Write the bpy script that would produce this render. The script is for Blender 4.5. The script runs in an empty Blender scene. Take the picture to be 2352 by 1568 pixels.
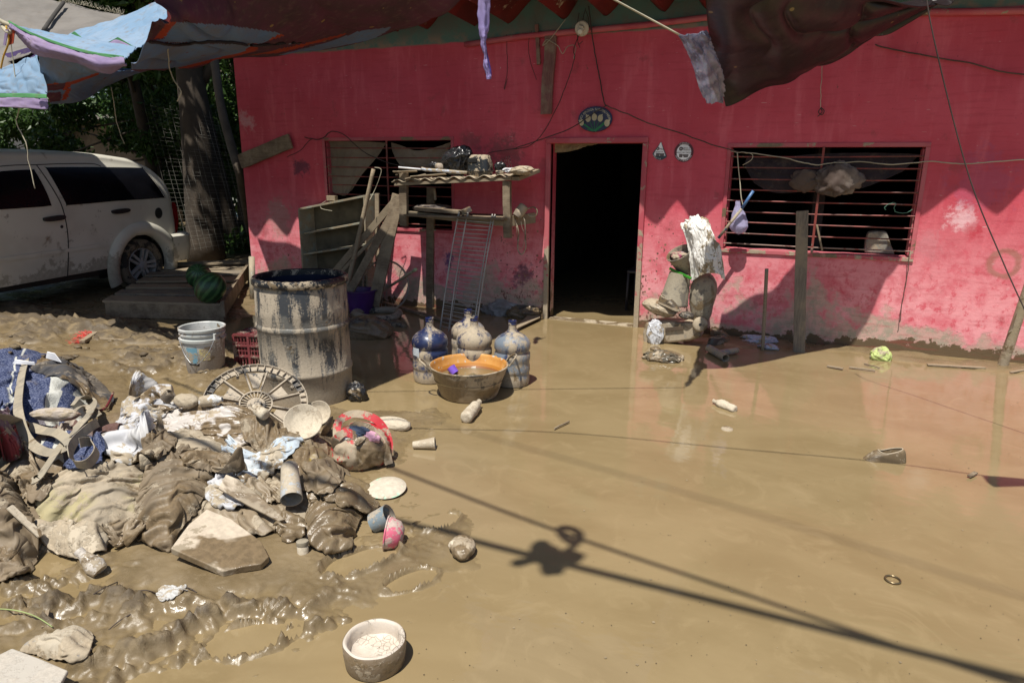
import bpy, math, random
import numpy as np
from mathutils import Vector, Matrix
random.seed(7); rng = np.random.default_rng(7)
SC = bpy.context.scene
COL = SC.collection
# ---------------------------------------------------------------- camera
FPX, PIT, YAW, ROL, CD, CH = 1560.0, math.radians(14.65), math.radians(22.2), math.radians(.38), 6.556, 1.562
CF = np.array([-math.sin(YAW)*math.cos(PIT), math.cos(YAW)*math.cos(PIT), -math.sin(PIT)])
_r = np.array([math.cos(YAW), math.sin(YAW), 0.0]); _u = np.cross(_r, CF)
CR = math.cos(ROL)*_r+math.sin(ROL)*_u; CU = -math.sin(ROL)*_r+math.cos(ROL)*_u
CC = np.array([0, -CD, CH])
cam = bpy.data.cameras.new('camera'); co = bpy.data.objects.new('camera', cam); COL.objects.link(co)
m3 = Matrix((CR, CU, -CF)).transposed()
co.matrix_world = Matrix.Translation(CC.tolist()) @ m3.to_4x4()
cam.sensor_width = 36; cam.lens = 36*FPX/2352; cam.clip_end = 500; cam.clip_start = .02
SC.camera = co
# ---------------------------------------------------------------- light
SE, SA = math.radians(67), math.radians(3)
SUN = np.array([-math.sin(SA)*math.cos(SE), -math.cos(SA)*math.cos(SE), math.sin(SE)])
w = bpy.data.worlds.new('World'); SC.world = w; w.use_nodes = True
wn = w.node_tree; sky = wn.nodes.new('ShaderNodeTexSky'); sky.sky_type = 'NISHITA'; sky.sun_disc = False
sky.sun_elevation = SE; sky.sun_rotation = math.pi+SA
bg = wn.nodes['Background']; wn.links.new(sky.outputs[0], bg.inputs[0]); bg.inputs[1].default_value = .076
sl = bpy.data.lights.new('sun', 'SUN'); sl.energy = 5.0; sl.angle = math.radians(.5); sl.color = (1, .955, .87)
so = bpy.data.objects.new('sun', sl); COL.objects.link(so); so.rotation_euler = Vector(SUN).to_track_quat('Z', 'Y').to_euler(); so.location = (0, -4, 12)
vs = SC.view_settings; vs.view_transform = 'Standard'; vs.look = 'None'; vs.exposure = 0.22; vs.gamma = 1
SC.cycles.use_denoising = True
SC.cycles.max_bounces = 8; SC.cycles.diffuse_bounces = 4; SC.cycles.glossy_bounces = 4; SC.cycles.transparent_max_bounces = 12
SC.cycles.sample_clamp_indirect = 6
# ---------------------------------------------------------------- survey helpers (a bearing in the photo + a known plane = a point)
def ray(px, py): return CF+(px-1176)/FPX*CR-(py-784)/FPX*CU
def G(px, py, z=0.0):
    d = ray(px, py); return CC+(z-CC[2])/d[2]*d
def W(px, py, y=0.0):
    d = ray(px, py); return CC+(y-CC[1])/d[1]*d
def PL(px, py, p0, n):
    d = ray(px, py); n = np.array(n, float); return CC+((np.array(p0)-CC)@n)/(d@n)*d
def DZ(px, py, dist):
    return CC+dist*ray(px, py)
def Y1(x, y): return (x*.25, 679+y*.25)
def Y2(x, y): return (588+x*.25, 574+y*.25)
def Y3(x, y): return (861+x*.1831, 660+y*.1831)
def Y4(x, y): return (x*.25, 976+y*.25)
def Y5(x, y): return (459+x*.25, 919+y*.25)
def Y6(x, y): return (x*.3418, 1206+y*.3418)
def Y7(x, y): return (689+x*.3174, 1091+y*.3174)
def Y8(x, y): return (1378+x*.5241, 746+y*.5241)
def Z2(x, y): return (588+x*.25, y*.25)
def Z3(x, y): return (1176+x*.25, y*.25)
def Z5(x, y): return (x*.25, 287+y*.25)
def Z6(x, y): return (588+x*.25, 287+y*.25)
def Z7(x, y): return (1176+x*.25, 344.5+y*.25)
def Z8(x, y): return (1764+x*.3296, 344.5+y*.3296)
# ---------------------------------------------------------------- numpy noise
def _h(xi, yi, s):
    h = (xi.astype(np.int64)*374761393+yi.astype(np.int64)*668265263+s*1442695041) & 0xffffffff
    h = ((h ^ (h >> 13))*1274126177) & 0xffffffff
    return (h ^ (h >> 16))/4294967296.0
def vn(x, y, s=0):
    x = np.asarray(x, float); y = np.asarray(y, float)
    xi, yi = np.floor(x), np.floor(y); fx, fy = x-xi, y-yi
    fx = fx*fx*fx*(fx*(fx*6-15)+10); fy = fy*fy*fy*(fy*(fy*6-15)+10)
    a, b, c, d = _h(xi, yi, s), _h(xi+1, yi, s), _h(xi, yi+1, s), _h(xi+1, yi+1, s)
    return (a*(1-fx)+b*fx)*(1-fy)+(c*(1-fx)+d*fx)*fy
def fbm(x, y, s=0, o=4, g=.5):
    t = 0; a = 1; n = 0
    for k in range(o):
        t = t+a*(vn(x*2**k+k*7.3, y*2**k-k*3.1, s+k)-.5); n += a; a *= g
    return t/n*2
def ridged(x, y, s=0, o=3, p=2.0):
    t = 0; a = 1; n = 0
    for k in range(o):
        t = t+a*(1-np.abs(2*vn(x*2**k+k*5.7, y*2**k+k*9.1, s+k)-1))**p; n += a; a *= .5
    return t/n
def sstep(a, b, x):
    t = np.clip((x-a)/(b-a), 0, 1); return t*t*(3-2*t)
# ---------------------------------------------------------------- scene-object helpers
def tag(o, label=None, cat=None, group=None, kind=None):
    if label: o['label'] = label
    if cat: o['category'] = cat
    if group: o['group'] = group
    if kind: o['kind'] = kind
    return o
def thing(name, loc, label, cat, group=None):
    o = bpy.data.objects.new(name, None); COL.objects.link(o); o.location = [float(v) for v in loc]; o.empty_display_size = .05
    o['_l'] = 0; del o['_l']
    return tag(o, label, cat, group)
class MB:
    def __init__(s): s.v = []; s.f = []; s.m = []; s.uv = None
    def add(s, v, f, mi=0):
        b = len(s.v); s.v += [tuple(map(float, p)) for p in v]; s.f += [tuple(int(i)+b for i in q) for q in f]; s.m += [mi]*len(f); return s
    def build(s, name, mats, parent=None, smooth=False, label=None, bevel=0, auto=None):
        me = bpy.data.meshes.new(name); off = (0, 0, 0)
        v = s.v
        pp = parent
        while pp is not None: off = tuple(a+b for a, b in zip(off, pp.location)); pp = pp.parent
        if off != (0, 0, 0): v = [(a-off[0], b-off[1], c-off[2]) for a, b, c in v]
        me.from_pydata(v, [], s.f); 
        if not isinstance(mats, (list, tuple)): mats = [mats]
        for m in mats: me.materials.append(m)
        if len(mats) > 1: me.polygons.foreach_set('material_index', s.m)
        if smooth: me.polygons.foreach_set('use_smooth', [True]*len(me.polygons))
        if s.uv is not None:
            ul = me.uv_layers.new(name='UVMap'); vi = np.empty(len(me.loops), int); me.loops.foreach_get('vertex_index', vi)
            ul.data.foreach_set('uv', np.asarray(s.uv, float)[vi].ravel())
        me.update(); me.validate()
        o = bpy.data.objects.new(name, me); COL.objects.link(o)
        if auto is not None and smooth:
            me.set_sharp_from_angle(angle=math.radians(auto))
        if bevel:
            b = o.modifiers.new('bevel', 'BEVEL'); b.width = bevel; b.segments = 2; b.limit_method = 'ANGLE'; b.angle_limit = math.radians(40)
        if parent is not None:
            o.parent = parent
        if label: o['label'] = label
        return o
def nrm(a):
    a = np.asarray(a, float); return a/(np.linalg.norm(a)+1e-12)
def frame(d, up=(0, 0, 1)):
    d = nrm(d); up = np.asarray(up, float)
    if abs(d@nrm(up)) > .98: up = np.array([1, 0, 0]) if abs(d[0]) < .9 else np.array([0, 1, 0])
    a = nrm(np.cross(up, d)); b = np.cross(d, a); return a, b, d
BF = [(0, 3, 2, 1), (4, 5, 6, 7), (0, 1, 5, 4), (1, 2, 6, 5), (2, 3, 7, 6), (3, 0, 4, 7)]
def beam(p, q, w_, h_, up=(0, 0, 1), mb=None, mi=0, jag=0, seg=1):
    """rectangular bar from p to q; w_ across, h_ along 'up'; seg>1 gives a worn, slightly bent board"""
    mb = mb or MB(); p, q = np.array(p, float), np.array(q, float); a, b, d = frame(q-p, up)
    R = []
    for k in range(seg+1):
        t = k/seg; c = p+(q-p)*t
        if jag and seg > 1: c = c+a*random.uniform(-jag, jag)*.5+b*random.uniform(-jag, jag)*.5
        e = random.uniform(1-jag*4, 1+jag*4) if jag else 1
        for sx, sy in ((-1, -1), (1, -1), (1, 1), (-1, 1)):
            R.append(c+a*sx*w_/2*e+b*sy*h_/2+((d*random.uniform(-jag, jag)) if k in (0, seg) and jag else 0))
    F = [(3, 2, 1, 0), tuple(4*seg+i for i in (0, 1, 2, 3))]
    for k in range(seg):
        for i in range(4): j = (i+1) % 4; F.append((4*k+i, 4*k+j, 4*k+4+j, 4*k+4+i))
    return mb.add(R, F, mi)
def box(c, s, mb=None, mi=0, rz=0):
    mb = mb or MB(); c = np.array(c, float); x, y, z = [v/2 for v in s]; cs, sn = math.cos(rz), math.sin(rz)
    V = [(-x, -y, -z), (x, -y, -z), (x, y, -z), (-x, y, -z), (-x, -y, z), (x, -y, z), (x, y, z), (-x, y, z)]
    return mb.add([(c[0]+a*cs-b*sn, c[1]+a*sn+b*cs, c[2]+e) for a, b, e in V], BF, mi)
def catmull(P, n, closed=False):
    P = np.array(P, float); N = len(P); out = []
    segs = N if closed else N-1
    for t in np.linspace(0, segs, n, endpoint=not closed):
        i = min(int(t), segs-1); u = t-i
        g = (lambda k: P[k % N]) if closed else (lambda k: P[max(0, min(N-1, k))])
        a, b, c, d = g(i-1), g(i), g(i+1), g(i+2)
        out.append(.5*((2*b)+(c-a)*u+(2*a-5*b+4*c-d)*u*u+(3*b-a-3*c+d)*u**3))
    return np.array(out)
def tube(P, r, n=8, mb=None, mi=0, closed=False, cap=True):
    mb = mb or MB(); P = np.array(P, float); N = len(P)
    r = np.full(N, r) if np.isscalar(r) else np.array(r); V = []; a0 = None
    for i in range(N):
        d = (P[(i+1) % N]-P[i-1]) if closed else P[min(i+1, N-1)]-P[max(i-1, 0)]
        if a0 is None: a, b, d = frame(d)
        else:
            d = nrm(d); a = nrm(a0-d*(a0@d)); b = np.cross(d, a)
        a0 = a
        for k in range(n):
            t = 2*math.pi*k/n; V.append(P[i]+r[i]*(a*math.cos(t)+b*math.sin(t)))
    F = []
    for i in range(N if closed else N-1):
        j = (i+1) % N
        for k in range(n): l = (k+1) % n; F.append((i*n+k, i*n+l, j*n+l, j*n+k))
    if not closed and cap: F += [tuple(range(n))[::-1], tuple((N-1)*n+k for k in range(n))]
    return mb.add(V, F, mi)
def lathe(prof, c=(0, 0, 0), axis=(0, 0, 1), n=48, mb=None, mi=0, seam=0, dent=None, up=None):
    """prof: list of (radius, height along axis)"""
    mb = mb or MB(); a, b, d = frame(axis, up or (0, 1, 0)); c = np.array(c, float); V = []
    for i, (r, h) in enumerate(prof):
        for k in range(n):
            t = 2*math.pi*k/n; rr = r*(1+(dent(t, h) if dent else 0)); V.append(c+d*h+rr*(a*math.cos(t)+b*math.sin(t)))
    F = []
    for i in range(len(prof)-1):
        for k in range(n): l = (k+1) % n; F.append((i*n+k, i*n+l, (i+1)*n+l, (i+1)*n+k))
    mb.add(V, F, mi)
    for i, fl in ((0, True), (len(prof)-1, False)):
        if prof[i][0] > 1e-4 and prof[i][0] < 9 and getattr(mb, 'caps', True):
            pass
    return mb
def disc(c, r, axis=(0, 0, 1), n=48, mb=None, mi=0):
    mb = mb or MB(); a, b, d = frame(axis, (0, 1, 0)); c = np.array(c, float)
    return mb.add([c+r*(a*math.cos(2*math.pi*k/n)+b*math.sin(2*math.pi*k/n)) for k in range(n)], [tuple(range(n))], mi)
def prism(pts, ex, mb=None, mi=0, smooth=False):
    """planar outline pts (3D) extruded by vector ex"""
    mb = mb or MB(); pts = [np.array(p, float) for p in pts]; ex = np.array(ex, float); n = len(pts)
    V = pts+[p+ex for p in pts]; F = [tuple(range(n))[::-1], tuple(range(n, 2*n))]+[(i, (i+1) % n, n+(i+1) % n, n+i) for i in range(n)]
    return mb.add(V, F, mi)
def gridmesh(P, mb=None, mi=0, uv=True, close=False):
    """P: array (nu, nv, 3)"""
    mb = mb or MB(); nu, nv = P.shape[:2]; b = len(mb.v)
    F = [(i*nv+j, (i+1)*nv+j, (i+1)*nv+j+1, i*nv+j+1) for i in range(nu-1) for j in range(nv-1)]
    mb.add(P.reshape(-1, 3), F, mi)
    if uv:
        U, V = np.meshgrid(np.linspace(0, 1, nu), np.linspace(0, 1, nv), indexing='ij')
        q = np.stack([U.ravel(), V.ravel()], 1).tolist(); mb.uv = (mb.uv or [])+q
    return mb
def ellip(c, r, mb=None, mi=0, n=20, ax=None, lump=0, seed=0):
    mb = mb or MB(); A = np.eye(3) if ax is None else np.array(ax); V = []; m = n//2
    for i in range(m+1):
        th = math.pi*i/m
        for k in range(n):
            ph = 2*math.pi*k/n; d = np.array([math.sin(th)*math.cos(ph), math.sin(th)*math.sin(ph), math.cos(th)])
            s = 1+lump*float(fbm(d[0]*2+seed, d[1]*2+d[2]*3, seed)) if lump else 1
            V.append(np.array(c)+A.T@(d*np.array(r)*s))
    F = [(i*n+k, (i+1)*n+k, (i+1)*n+(k+1) % n, i*n+(k+1) % n) for i in range(m) for k in range(n)]
    return mb.add(V, F, mi)
# ---------------------------------------------------------------- materials
class NT:
    def __init__(s, name):
        s.mat = bpy.data.materials.new(name); s.mat.use_nodes = True; s.t = s.mat.node_tree; s.b = s.t.nodes['Principled BSDF']
        s.tc = s.n('ShaderNodeTexCoord'); s.geo = s.n('ShaderNodeNewGeometry'); s.pos = s.geo.outputs['Position']
    def n(s, ty): return s.t.nodes.new(ty)
    def l(s, a, b): s.t.links.new(a, b)
    def set(s, sock, v):
        if hasattr(v, 'is_output'): s.l(v, sock)
        elif isinstance(v, (tuple, list)) and len(v) == 3 and sock.type == 'RGBA': sock.default_value = (*v, 1)
        else: sock.default_value = v
    def noise(s, sc, det=4, ro=.55, vec=None, dist=0, stretch=None, off=0):
        n = s.n('ShaderNodeTexNoise'); n.inputs['Scale'].default_value = sc; n.inputs['Detail'].default_value = det
        n.inputs['Roughness'].default_value = ro; n.inputs['Distortion'].default_value = dist
        v = vec or s.pos
        if stretch or off:
            mp = s.n('ShaderNodeMapping'); s.l(v, mp.inputs[0]); mp.inputs['Scale'].default_value = stretch or (1, 1, 1); mp.inputs['Location'].default_value = (off, off*1.3, off*.7); v = mp.outputs[0]
        s.l(v, n.inputs['Vector']); return n.outputs['Fac']
    def ramp(s, fac, a, b, va=0., vb=1.):
        r = s.n('ShaderNodeMapRange'); r.interpolation_type = 'SMOOTHSTEP'; s.set(r.inputs[0], fac)
        r.inputs[1].default_value = a; r.inputs[2].default_value = b; r.inputs[3].default_value = va; r.inputs[4].default_value = vb
        return r.outputs[0]
    def mix(s, fac, a, b):
        m = s.n('ShaderNodeMix'); m.data_type = 'RGBA'; s.set(m.inputs[0], fac); s.set(m.inputs[6], a); s.set(m.inputs[7], b); return m.outputs[2]
    def math(s, op, a, b=0., c=0.):
        m = s.n('ShaderNodeMath'); m.operation = op; s.set(m.inputs[0], a); s.set(m.inputs[1], b); s.set(m.inputs[2], c); return m.outputs[0]
    def sep(s, v=None):
        x = s.n('ShaderNodeSeparateXYZ'); s.l(v or s.pos, x.inputs[0]); return x.outputs
    def bump(s, h, st=.5, d=.01, nrm_=None):
        b = s.n('ShaderNodeBump'); b.inputs['Strength'].default_value = st; b.inputs['Distance'].default_value = d; s.set(b.inputs['Height'], h)
        if nrm_ is not None: s.l(nrm_, b.inputs['Normal'])
        return b.outputs[0]
    def out(s, col, rough=.6, nor=None, spec=None, metal=None, trans=None, alpha=None, sub=None):
        s.set(s.b.inputs['Base Color'], col); s.set(s.b.inputs['Roughness'], rough)
        if nor is not None: s.l(nor, s.b.inputs['Normal'])
        if spec is not None: s.set(s.b.inputs['Specular IOR Level'], spec)
        if metal is not None: s.set(s.b.inputs['Metallic'], metal)
        if trans is not None: s.set(s.b.inputs['Transmission Weight'], trans)
        if alpha is not None: s.set(s.b.inputs['Alpha'], alpha)
        return s.mat
MUDD = (.42, .345, .245); MUDW = (.15, .108, .062); MUDM = (.26, .20, .13)
_dc = {}
def dirty(name, base, amt=.5, wet=.2, rough=.45, sc=9, spec=.5, metal=0, base2=None, bump=.5, stretch=None, low=None, vec=None, dry=MUDD, wr=.32, soft=.035):
    """a coloured surface with dried pale mud (share amt) and dark wet mud (share wet); low=(z0,z1): more mud below z1"""
    key = (name,)
    if key in _dc: return _dc[key]
    t = NT(name); n1 = t.noise(sc, 6, .62, stretch=stretch, dist=.4); n2 = t.noise(sc*.6, 5, .6, off=11, dist=.6); n3 = t.noise(sc*9, 4, .6, off=3)
    a = .5+(.5-amt)*.36
    n4 = t.noise(sc*3.2, 5, .7, off=17, stretch=stretch)
    f = t.math('ADD', n1, t.math('ADD', t.math('MULTIPLY', t.math('SUBTRACT', n3, .5), .30), t.math('MULTIPLY', t.math('SUBTRACT', n4, .5), .45)))
    if low:
        z = t.sep()[2]; f = t.math('ADD', f, t.ramp(z, low[0], low[1], .3, -.04))
    fd = t.ramp(f, a-soft, a+soft)
    b_ = base if base2 is None else t.mix(t.ramp(t.noise(sc*.5, 3, off=21), .45, .55), base, base2)
    dcol = t.mix(t.ramp(n3, .3, .7), dry, tuple(c*.8 for c in dry))
    c1 = t.mix(fd, b_, dcol)
    aw = .5+(.5-wet)*.36; fw = t.ramp(n2, aw-.03, aw+.03); c2 = t.mix(fw, c1, t.mix(t.ramp(n3, .35, .65), MUDW, tuple(c*1.35 for c in MUDW)))
    r = t.math('ADD', t.math('MULTIPLY', fd, .8-rough), rough)
    r2 = t.math("ADD", t.math("MULTIPLY", r, t.math("SUBTRACT", 1., fw)), t.math("MULTIPLY", fw, wr))
    hgt = t.math('ADD', t.math('MULTIPLY', fd, .5), t.math('ADD', t.math('MULTIPLY', n3, .4), t.math('MULTIPLY', n4, .3)))
    _dc[key] = t.out(c2, r2, t.bump(hgt, bump, .004), spec, metal); return _dc[key]
def wood(name, col=(.30, .23, .16), col2=(.16, .12, .085), mud=.45, axis=(1, 14, 14), paint=None):
    if name in _dc: return _dc[name]
    t = NT(name); g = t.noise(7, 6, .7, stretch=axis, dist=.3); n = t.noise(6, 5, .6, off=5); nf = t.noise(70, 3, off=2)
    c = t.mix(t.ramp(g, .3, .7), col, col2)
    if paint: c = t.mix(t.ramp(t.noise(9, 5, .65, off=9), .46, .54), c, paint)
    m = .5+(.5-mud)*.36
    c = t.mix(t.math('MULTIPLY', t.ramp(n, m-.13, m+.13), .8), c, t.mix(nf, tuple(x*.8 for x in MUDD), MUDM))
    _dc[name] = t.out(c, .75, t.bump(t.math('ADD', g, t.math('MULTIPLY', nf, .4)), .6, .004), .3); return _dc[name]
def plain(name, col, rough=.6, metal=0, spec=.5, bump=.2, sc=60, var=.25):
    if name in _dc: return _dc[name]
    t = NT(name); n = t.noise(sc, 4); n2 = t.noise(4, 4, off=4)
    c = t.mix(t.ramp(n2, .3, .7), tuple(x*(1-var) for x in col), tuple(min(1, x*(1+var)) for x in col))
    _dc[name] = t.out(c, rough, t.bump(n, bump, .003), spec, metal); return _dc[name]
# ================================================================ GROUND + WATER
def polyd(X, Y, P, closed=True):
    """signed distance (positive inside) of points to a polygon, or distance to an open polyline with the parameter along it"""
    P = np.array(P, float); n = len(P); D = np.full(X.shape, 1e9); T = np.zeros(X.shape); ins = np.zeros(X.shape, bool)
    for i in range(n if closed else n-1):
        a, b = P[i], P[(i+1) % n]; d = b-a; L = d@d+1e-12
        t = np.clip(((X-a[0])*d[0]+(Y-a[1])*d[1])/L, 0, 1); q = np.hypot(X-a[0]-t*d[0], Y-a[1]-t*d[1])
        T = np.where(q < D, i+t, T); D = np.minimum(D, q)
        if closed:
            c = ((a[1] > Y) != (b[1] > Y)) & (X < (b[0]-a[0])*(Y-a[1])/(b[1]-a[1]+1e-12)+a[0]); ins ^= c
    return (np.where(ins, D, -D) if closed else D), T
def GP(L): return [G(*p)[:2] for p in L]
MUDPOLY = GP([(-300, 706), (0, 706), (240, 738), (420, 765), (580, 800), (700, 850), (830, 935), (930, 945), (1010, 930), (1060, 958), (1000, 985), (952, 1010), (930, 1060), (985, 1110), (1060, 1185), (1105, 1240), (1090, 1320), (980, 1380), (850, 1430), (770, 1470), (600, 1520), (500, 1600), (300, 1900), (-700, 1800), (-1200, 1000)])
WALLMUD = GP([(1560, 778), (1700, 800), (1900, 812), (2352, 858), (2500, 880), (2400, 835), (1980, 798), (1750, 770)])
RUTS = [([(30, 1400), (130, 1398), (230, 1378), (325, 1388), (310, 1420)], .035, .05), ([(95, 1445), (200, 1425), (330, 1402), (420, 1385), (540, 1395)], .02, .03), ([(200, 1530), (330, 1500), (440, 1440), (520, 1405), (600, 1400), (650, 1412)], .04, .045),
        ([(280, 1560), (400, 1515), (490, 1490), (560, 1500), (640, 1488), (668, 1450)], .03, .035), ([(668, 1450), (620, 1438), (540, 1440)], .022, .03), ([(690, 1450), (760, 1432), (800, 1425)], .022, .03), ([(520, 1568), (620, 1540), (700, 1480), (730, 1440)], .014, .03),
        ([(690, 1410), (740, 1380), (770, 1350)], .018, .03), ([(60, 1340), (130, 1345), (190, 1320), (220, 1290)], .035, .06), ([(0, 1330), (60, 1380), (100, 1450)], .03, .06),
        ([(250, 800), (330, 790), (420, 800), (480, 830)], .03, .05), ([(0, 800), (90, 790), (150, 765), (230, 770)], .035, .05), ([(150, 830), (250, 840), (330, 870)], .025, .05), ([(1105, 1480), (1110, 1520), (1130, 1530)], .018, .03), ([(1170, 1470), (1135, 1510)], .012, .02)]
FEET = [((735, 1325), (915, 1262), 27, .02), ((885, 1357), (1003, 1312), 20, .018), ((955, 1222), (1055, 1182), 17, .014), ((470, 1495), (660, 1448), 36, .0), ((1085, 1528), (1165, 1486), 26, .012), ((1010, 1370), (1060, 1350), 14, .01), ((640, 1470), (700, 1440), 12, .01)]
def gz(X, Y):
    X = np.asarray(X, float); Y = np.asarray(Y, float)
    wx = X+.12*fbm(X*1.7, Y*1.7, 3); wy = Y+.12*fbm(X*1.7, Y*1.7, 9)
    sd, _ = polyd(wx, wy, MUDPOLY); sw, _ = polyd(X+.15*fbm(X*3, Y*3, 5), Y+.15*fbm(X*3, Y*3, 6), WALLMUD)
    far = sstep(-1.7, -2.8, Y)  # 0 near wall side, 1 in front
    m = sstep(-.22, .25, sd)
    z = -.035+m*.054
    # clumpiness: strong on the upper left and lower left, quiet between
    fl = sstep(-3.3, -2.6, Y)*sstep(-2.5, -3.4, X); nl = sstep(-4.55, -5.0, Y)
    cc_ = G(470, 1325); calm = 1-.8*np.exp(-(((X-cc_[0])/.55)**2+((Y-cc_[1])/.26)**2)**2)
    A = m*(.006+.036*fl+.006*nl)*calm
    z = z+.018*m*fl
    ang = .45; U = X*math.cos(ang)+Y*math.sin(ang); V = -X*math.sin(ang)+Y*math.cos(ang)
    q = ridged(U*2.2+.6*fbm(X*4, Y*4, 1), V*6.5+1.1*fbm(X*5, Y*5, 2), 4, 5, 2.4)-.36
    z = z+A*q*1.9+m*.010*fbm(X*9, Y*9, 8, 4, .6)+m*.004*fl*fbm(X*40, Y*40, 18, 2)
    lump = np.clip(vn(X*16+2*fbm(X*5, Y*5, 31), Y*16, 44)-.62, 0, 1)*sstep(.45, .62, vn(X*2.3, Y*2.3, 45))
    z = z+m*lump*(.004+.10*fl)*calm
    # torn, trampled patches: crisp small ridges where the mud has been churned
    ch = calm*sstep(.50, .62, vn(X*1.3+3, Y*2.2, 61)+.16*fl+.10*nl); z = z+m*ch*((.015+.024*fl)*(ridged(X*11+1.5*fbm(X*9, Y*9, 62), Y*17+1.5*fbm(X*9, Y*9, 63), 64, 4, 3)-.3)+.006*fbm(X*60, Y*60, 65, 2))
    z = z-m*.022*sstep(.72, .80, vn(X*1.9+9, Y*3.4, 66))
    for pts, hh, wd in RUTS:
        hh, wd = hh*.8, wd*.8
        d, T = polyd(X+.03*fbm(X*9, Y*9, 21), Y+.03*fbm(X*9, Y*9, 22), GP(pts), False)
        w_ = wd*(.6+.8*vn(T*5, T*0, 23)); z = z+hh*np.exp(-(d/w_)**2)*(.45+.9*vn(T*7, T*0, 24)+.75*fbm(X*34, Y*34, 25, 3)+1.2*(ridged(X*13+1.2*fbm(X*9, Y*9, 72), Y*24+1.2*fbm(X*9, Y*9, 73), 71, 4, 3)-.3))-hh*.45*np.exp(-((d-2*w_)/w_)**2)*m
    for a, b, wpx, hh in FEET:
        a_, b_ = G(*a)[:2], G(*b)[:2]; mid = ((a[0]+b[0])/2, (a[1]+b[1])/2); wd = np.linalg.norm(G(mid[0], mid[1]-wpx)[:2]-G(mid[0], mid[1]+wpx)[:2])/2
        c = (a_+b_)/2; L = np.linalg.norm(b_-a_)/2; ax = (b_-a_)/(2*L)
        u = ((X-c[0])*ax[0]+(Y-c[1])*ax[1])/L; v = (-(X-c[0])*ax[1]+(Y-c[1])*ax[0])/wd
        r = np.sqrt(u*u+v*v)*(1+.12*fbm(X*14, Y*14, 27)); rim = np.exp(-((r-1.02)/.13)**2)*(.25+1.1*vn(X*22, Y*22, 28))
        z = np.where(r < 1, np.minimum(z, -.012+.006*fbm(X*20, Y*20, 29)), z)+rim*(hh+.004)
    z = np.maximum(z, -.04+sstep(-.06, .1, sw)*(.05+.018*fbm(X*8, Y*8, 33)+.01*ridged(X*22, Y*22, 34)))
    bank = sstep(-2.7, -2.0, Y)*sstep(-4.9, -5.5, X); z = z+bank*(.05+.05*fbm(X*2, Y*2, 35))
    dm = sstep(-2.45, -2.1, Y)*sstep(-3.6, -4.2, X)*sstep(.6, .1, Y); z = z+dm*(.01+.012*fbm(X*12, Y*12, 36))
    # shallow silt film beneath the water keeps far fields low
    z = np.where((X > 2.2) | (Y > 4), np.minimum(z, .02), z)
    return z
def spaced(stops):
    out = []
    for (a, b, d) in stops: out += list(np.arange(a, b-1e-6, d))
    return np.array(out+[stops[-1][1]])
gx = spaced([(-60, -14, 4), (-14, -8, .25), (-8, -5, .04), (-5, -3.1, .015), (-3.1, -.7, .0085), (-.7, 0, .018), (0, 2, .03), (2, 6, .25), (6, 40, 4)])
gy = spaced([(-12, -6.3, .25), (-6.3, -4.2, .0085), (-4.2, -2.9, .0135), (-2.9, -1.9, .02), (-1.9, .2, .035), (.2, 4, .15), (4, 10, 1), (10, 60, 5)])
GX, GY = np.meshgrid(gx, gy, indexing='ij'); GZ = gz(GX, GY)
def mat_mud():
    t = NT('wet_mud'); z = t.sep()[2]
    a = t.noise(3.2, 6, .6); b = t.noise(26, 6, .65); c = t.noise(140, 3, .6, off=4); d = t.noise(8, 4, off=9)
    base = t.mix(t.ramp(a, .35, .68), (.155, .113, .060), (.205, .152, .084))
    base = t.mix(t.ramp(b, .54, .72), base, (.215, .162, .096))
    base = t.mix(t.ramp(z, .0, .014, .9, 0), base, (.205, .150, .076))
    dk = t.math('MULTIPLY', t.ramp(z, .024, .06), t.ramp(d, .38, .55)); base = t.mix(dk, base, (.10, .074, .045))
    wet = t.ramp(z, .012, .05, 0, 1)
    h = t.math('ADD', t.math('MULTIPLY', b, .6), t.math('ADD', t.math('MULTIPLY', c, .10), t.math('MULTIPLY', t.noise(15, 5, .6, off=19, dist=1.2, stretch=(1, 1.7, 1)), .9)))
    h = t.math('MULTIPLY', h, t.math('ADD', .35, t.math('MULTIPLY', wet, .8)))
    r = t.ramp(t.noise(5, 4, off=14), .35, .65, .22, .52); r = t.math('ADD', r, t.math('MULTIPLY', t.ramp(z, .022, .06), .32))
    return t.out(base, r, t.bump(h, .6, .011), .45)
M_mud = mat_mud()
mb = MB(); gridmesh(np.stack([GX, GY, GZ], -1), mb, uv=False)
tag(mb.build('ground', M_mud, smooth=True), kind='structure')
def mat_water():
    t = NT('muddy_water')
    a = t.noise(.9, 5, .55, dist=1.2, stretch=(1, 1.6, 1)); b = t.noise(3.5, 6, .65, dist=2.5, off=5); c = t.noise(.35, 2, off=8)
    base = t.mix(t.ramp(a, .3, .7), (.228, .166, .083), (.276, .206, .108))
    base = t.mix(t.math('MULTIPLY', t.ramp(b, .5, .72), .55), base, (.30, .225, .12))
    base = t.mix(t.math('MULTIPLY', t.ramp(c, .5, .7), .45), base, (.27, .207, .125))
    w1 = t.noise(5, 3, .5, stretch=(1, 2, 1)); w2 = t.noise(38, 3, .6, off=3)
    h = t.math('ADD', w1, t.math('MULTIPLY', w2, .10))
    t.b.inputs['IOR'].default_value = 1.5
    return t.out(base, t.ramp(t.noise(2.2, 4, off=31), .35, .7, .02, .08), t.bump(h, .12, .012), .5)
M_water = mat_water()
wy_ = np.linspace(-12, 60, 60); wx_ = np.linspace(-60, 40, 60); A, B = np.meshgrid(wx_, wy_, indexing='ij')
mb = MB(); gridmesh(np.stack([A, B, A*0], -1), mb, uv=False); tag(mb.build('water', M_water), kind='structure')

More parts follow.
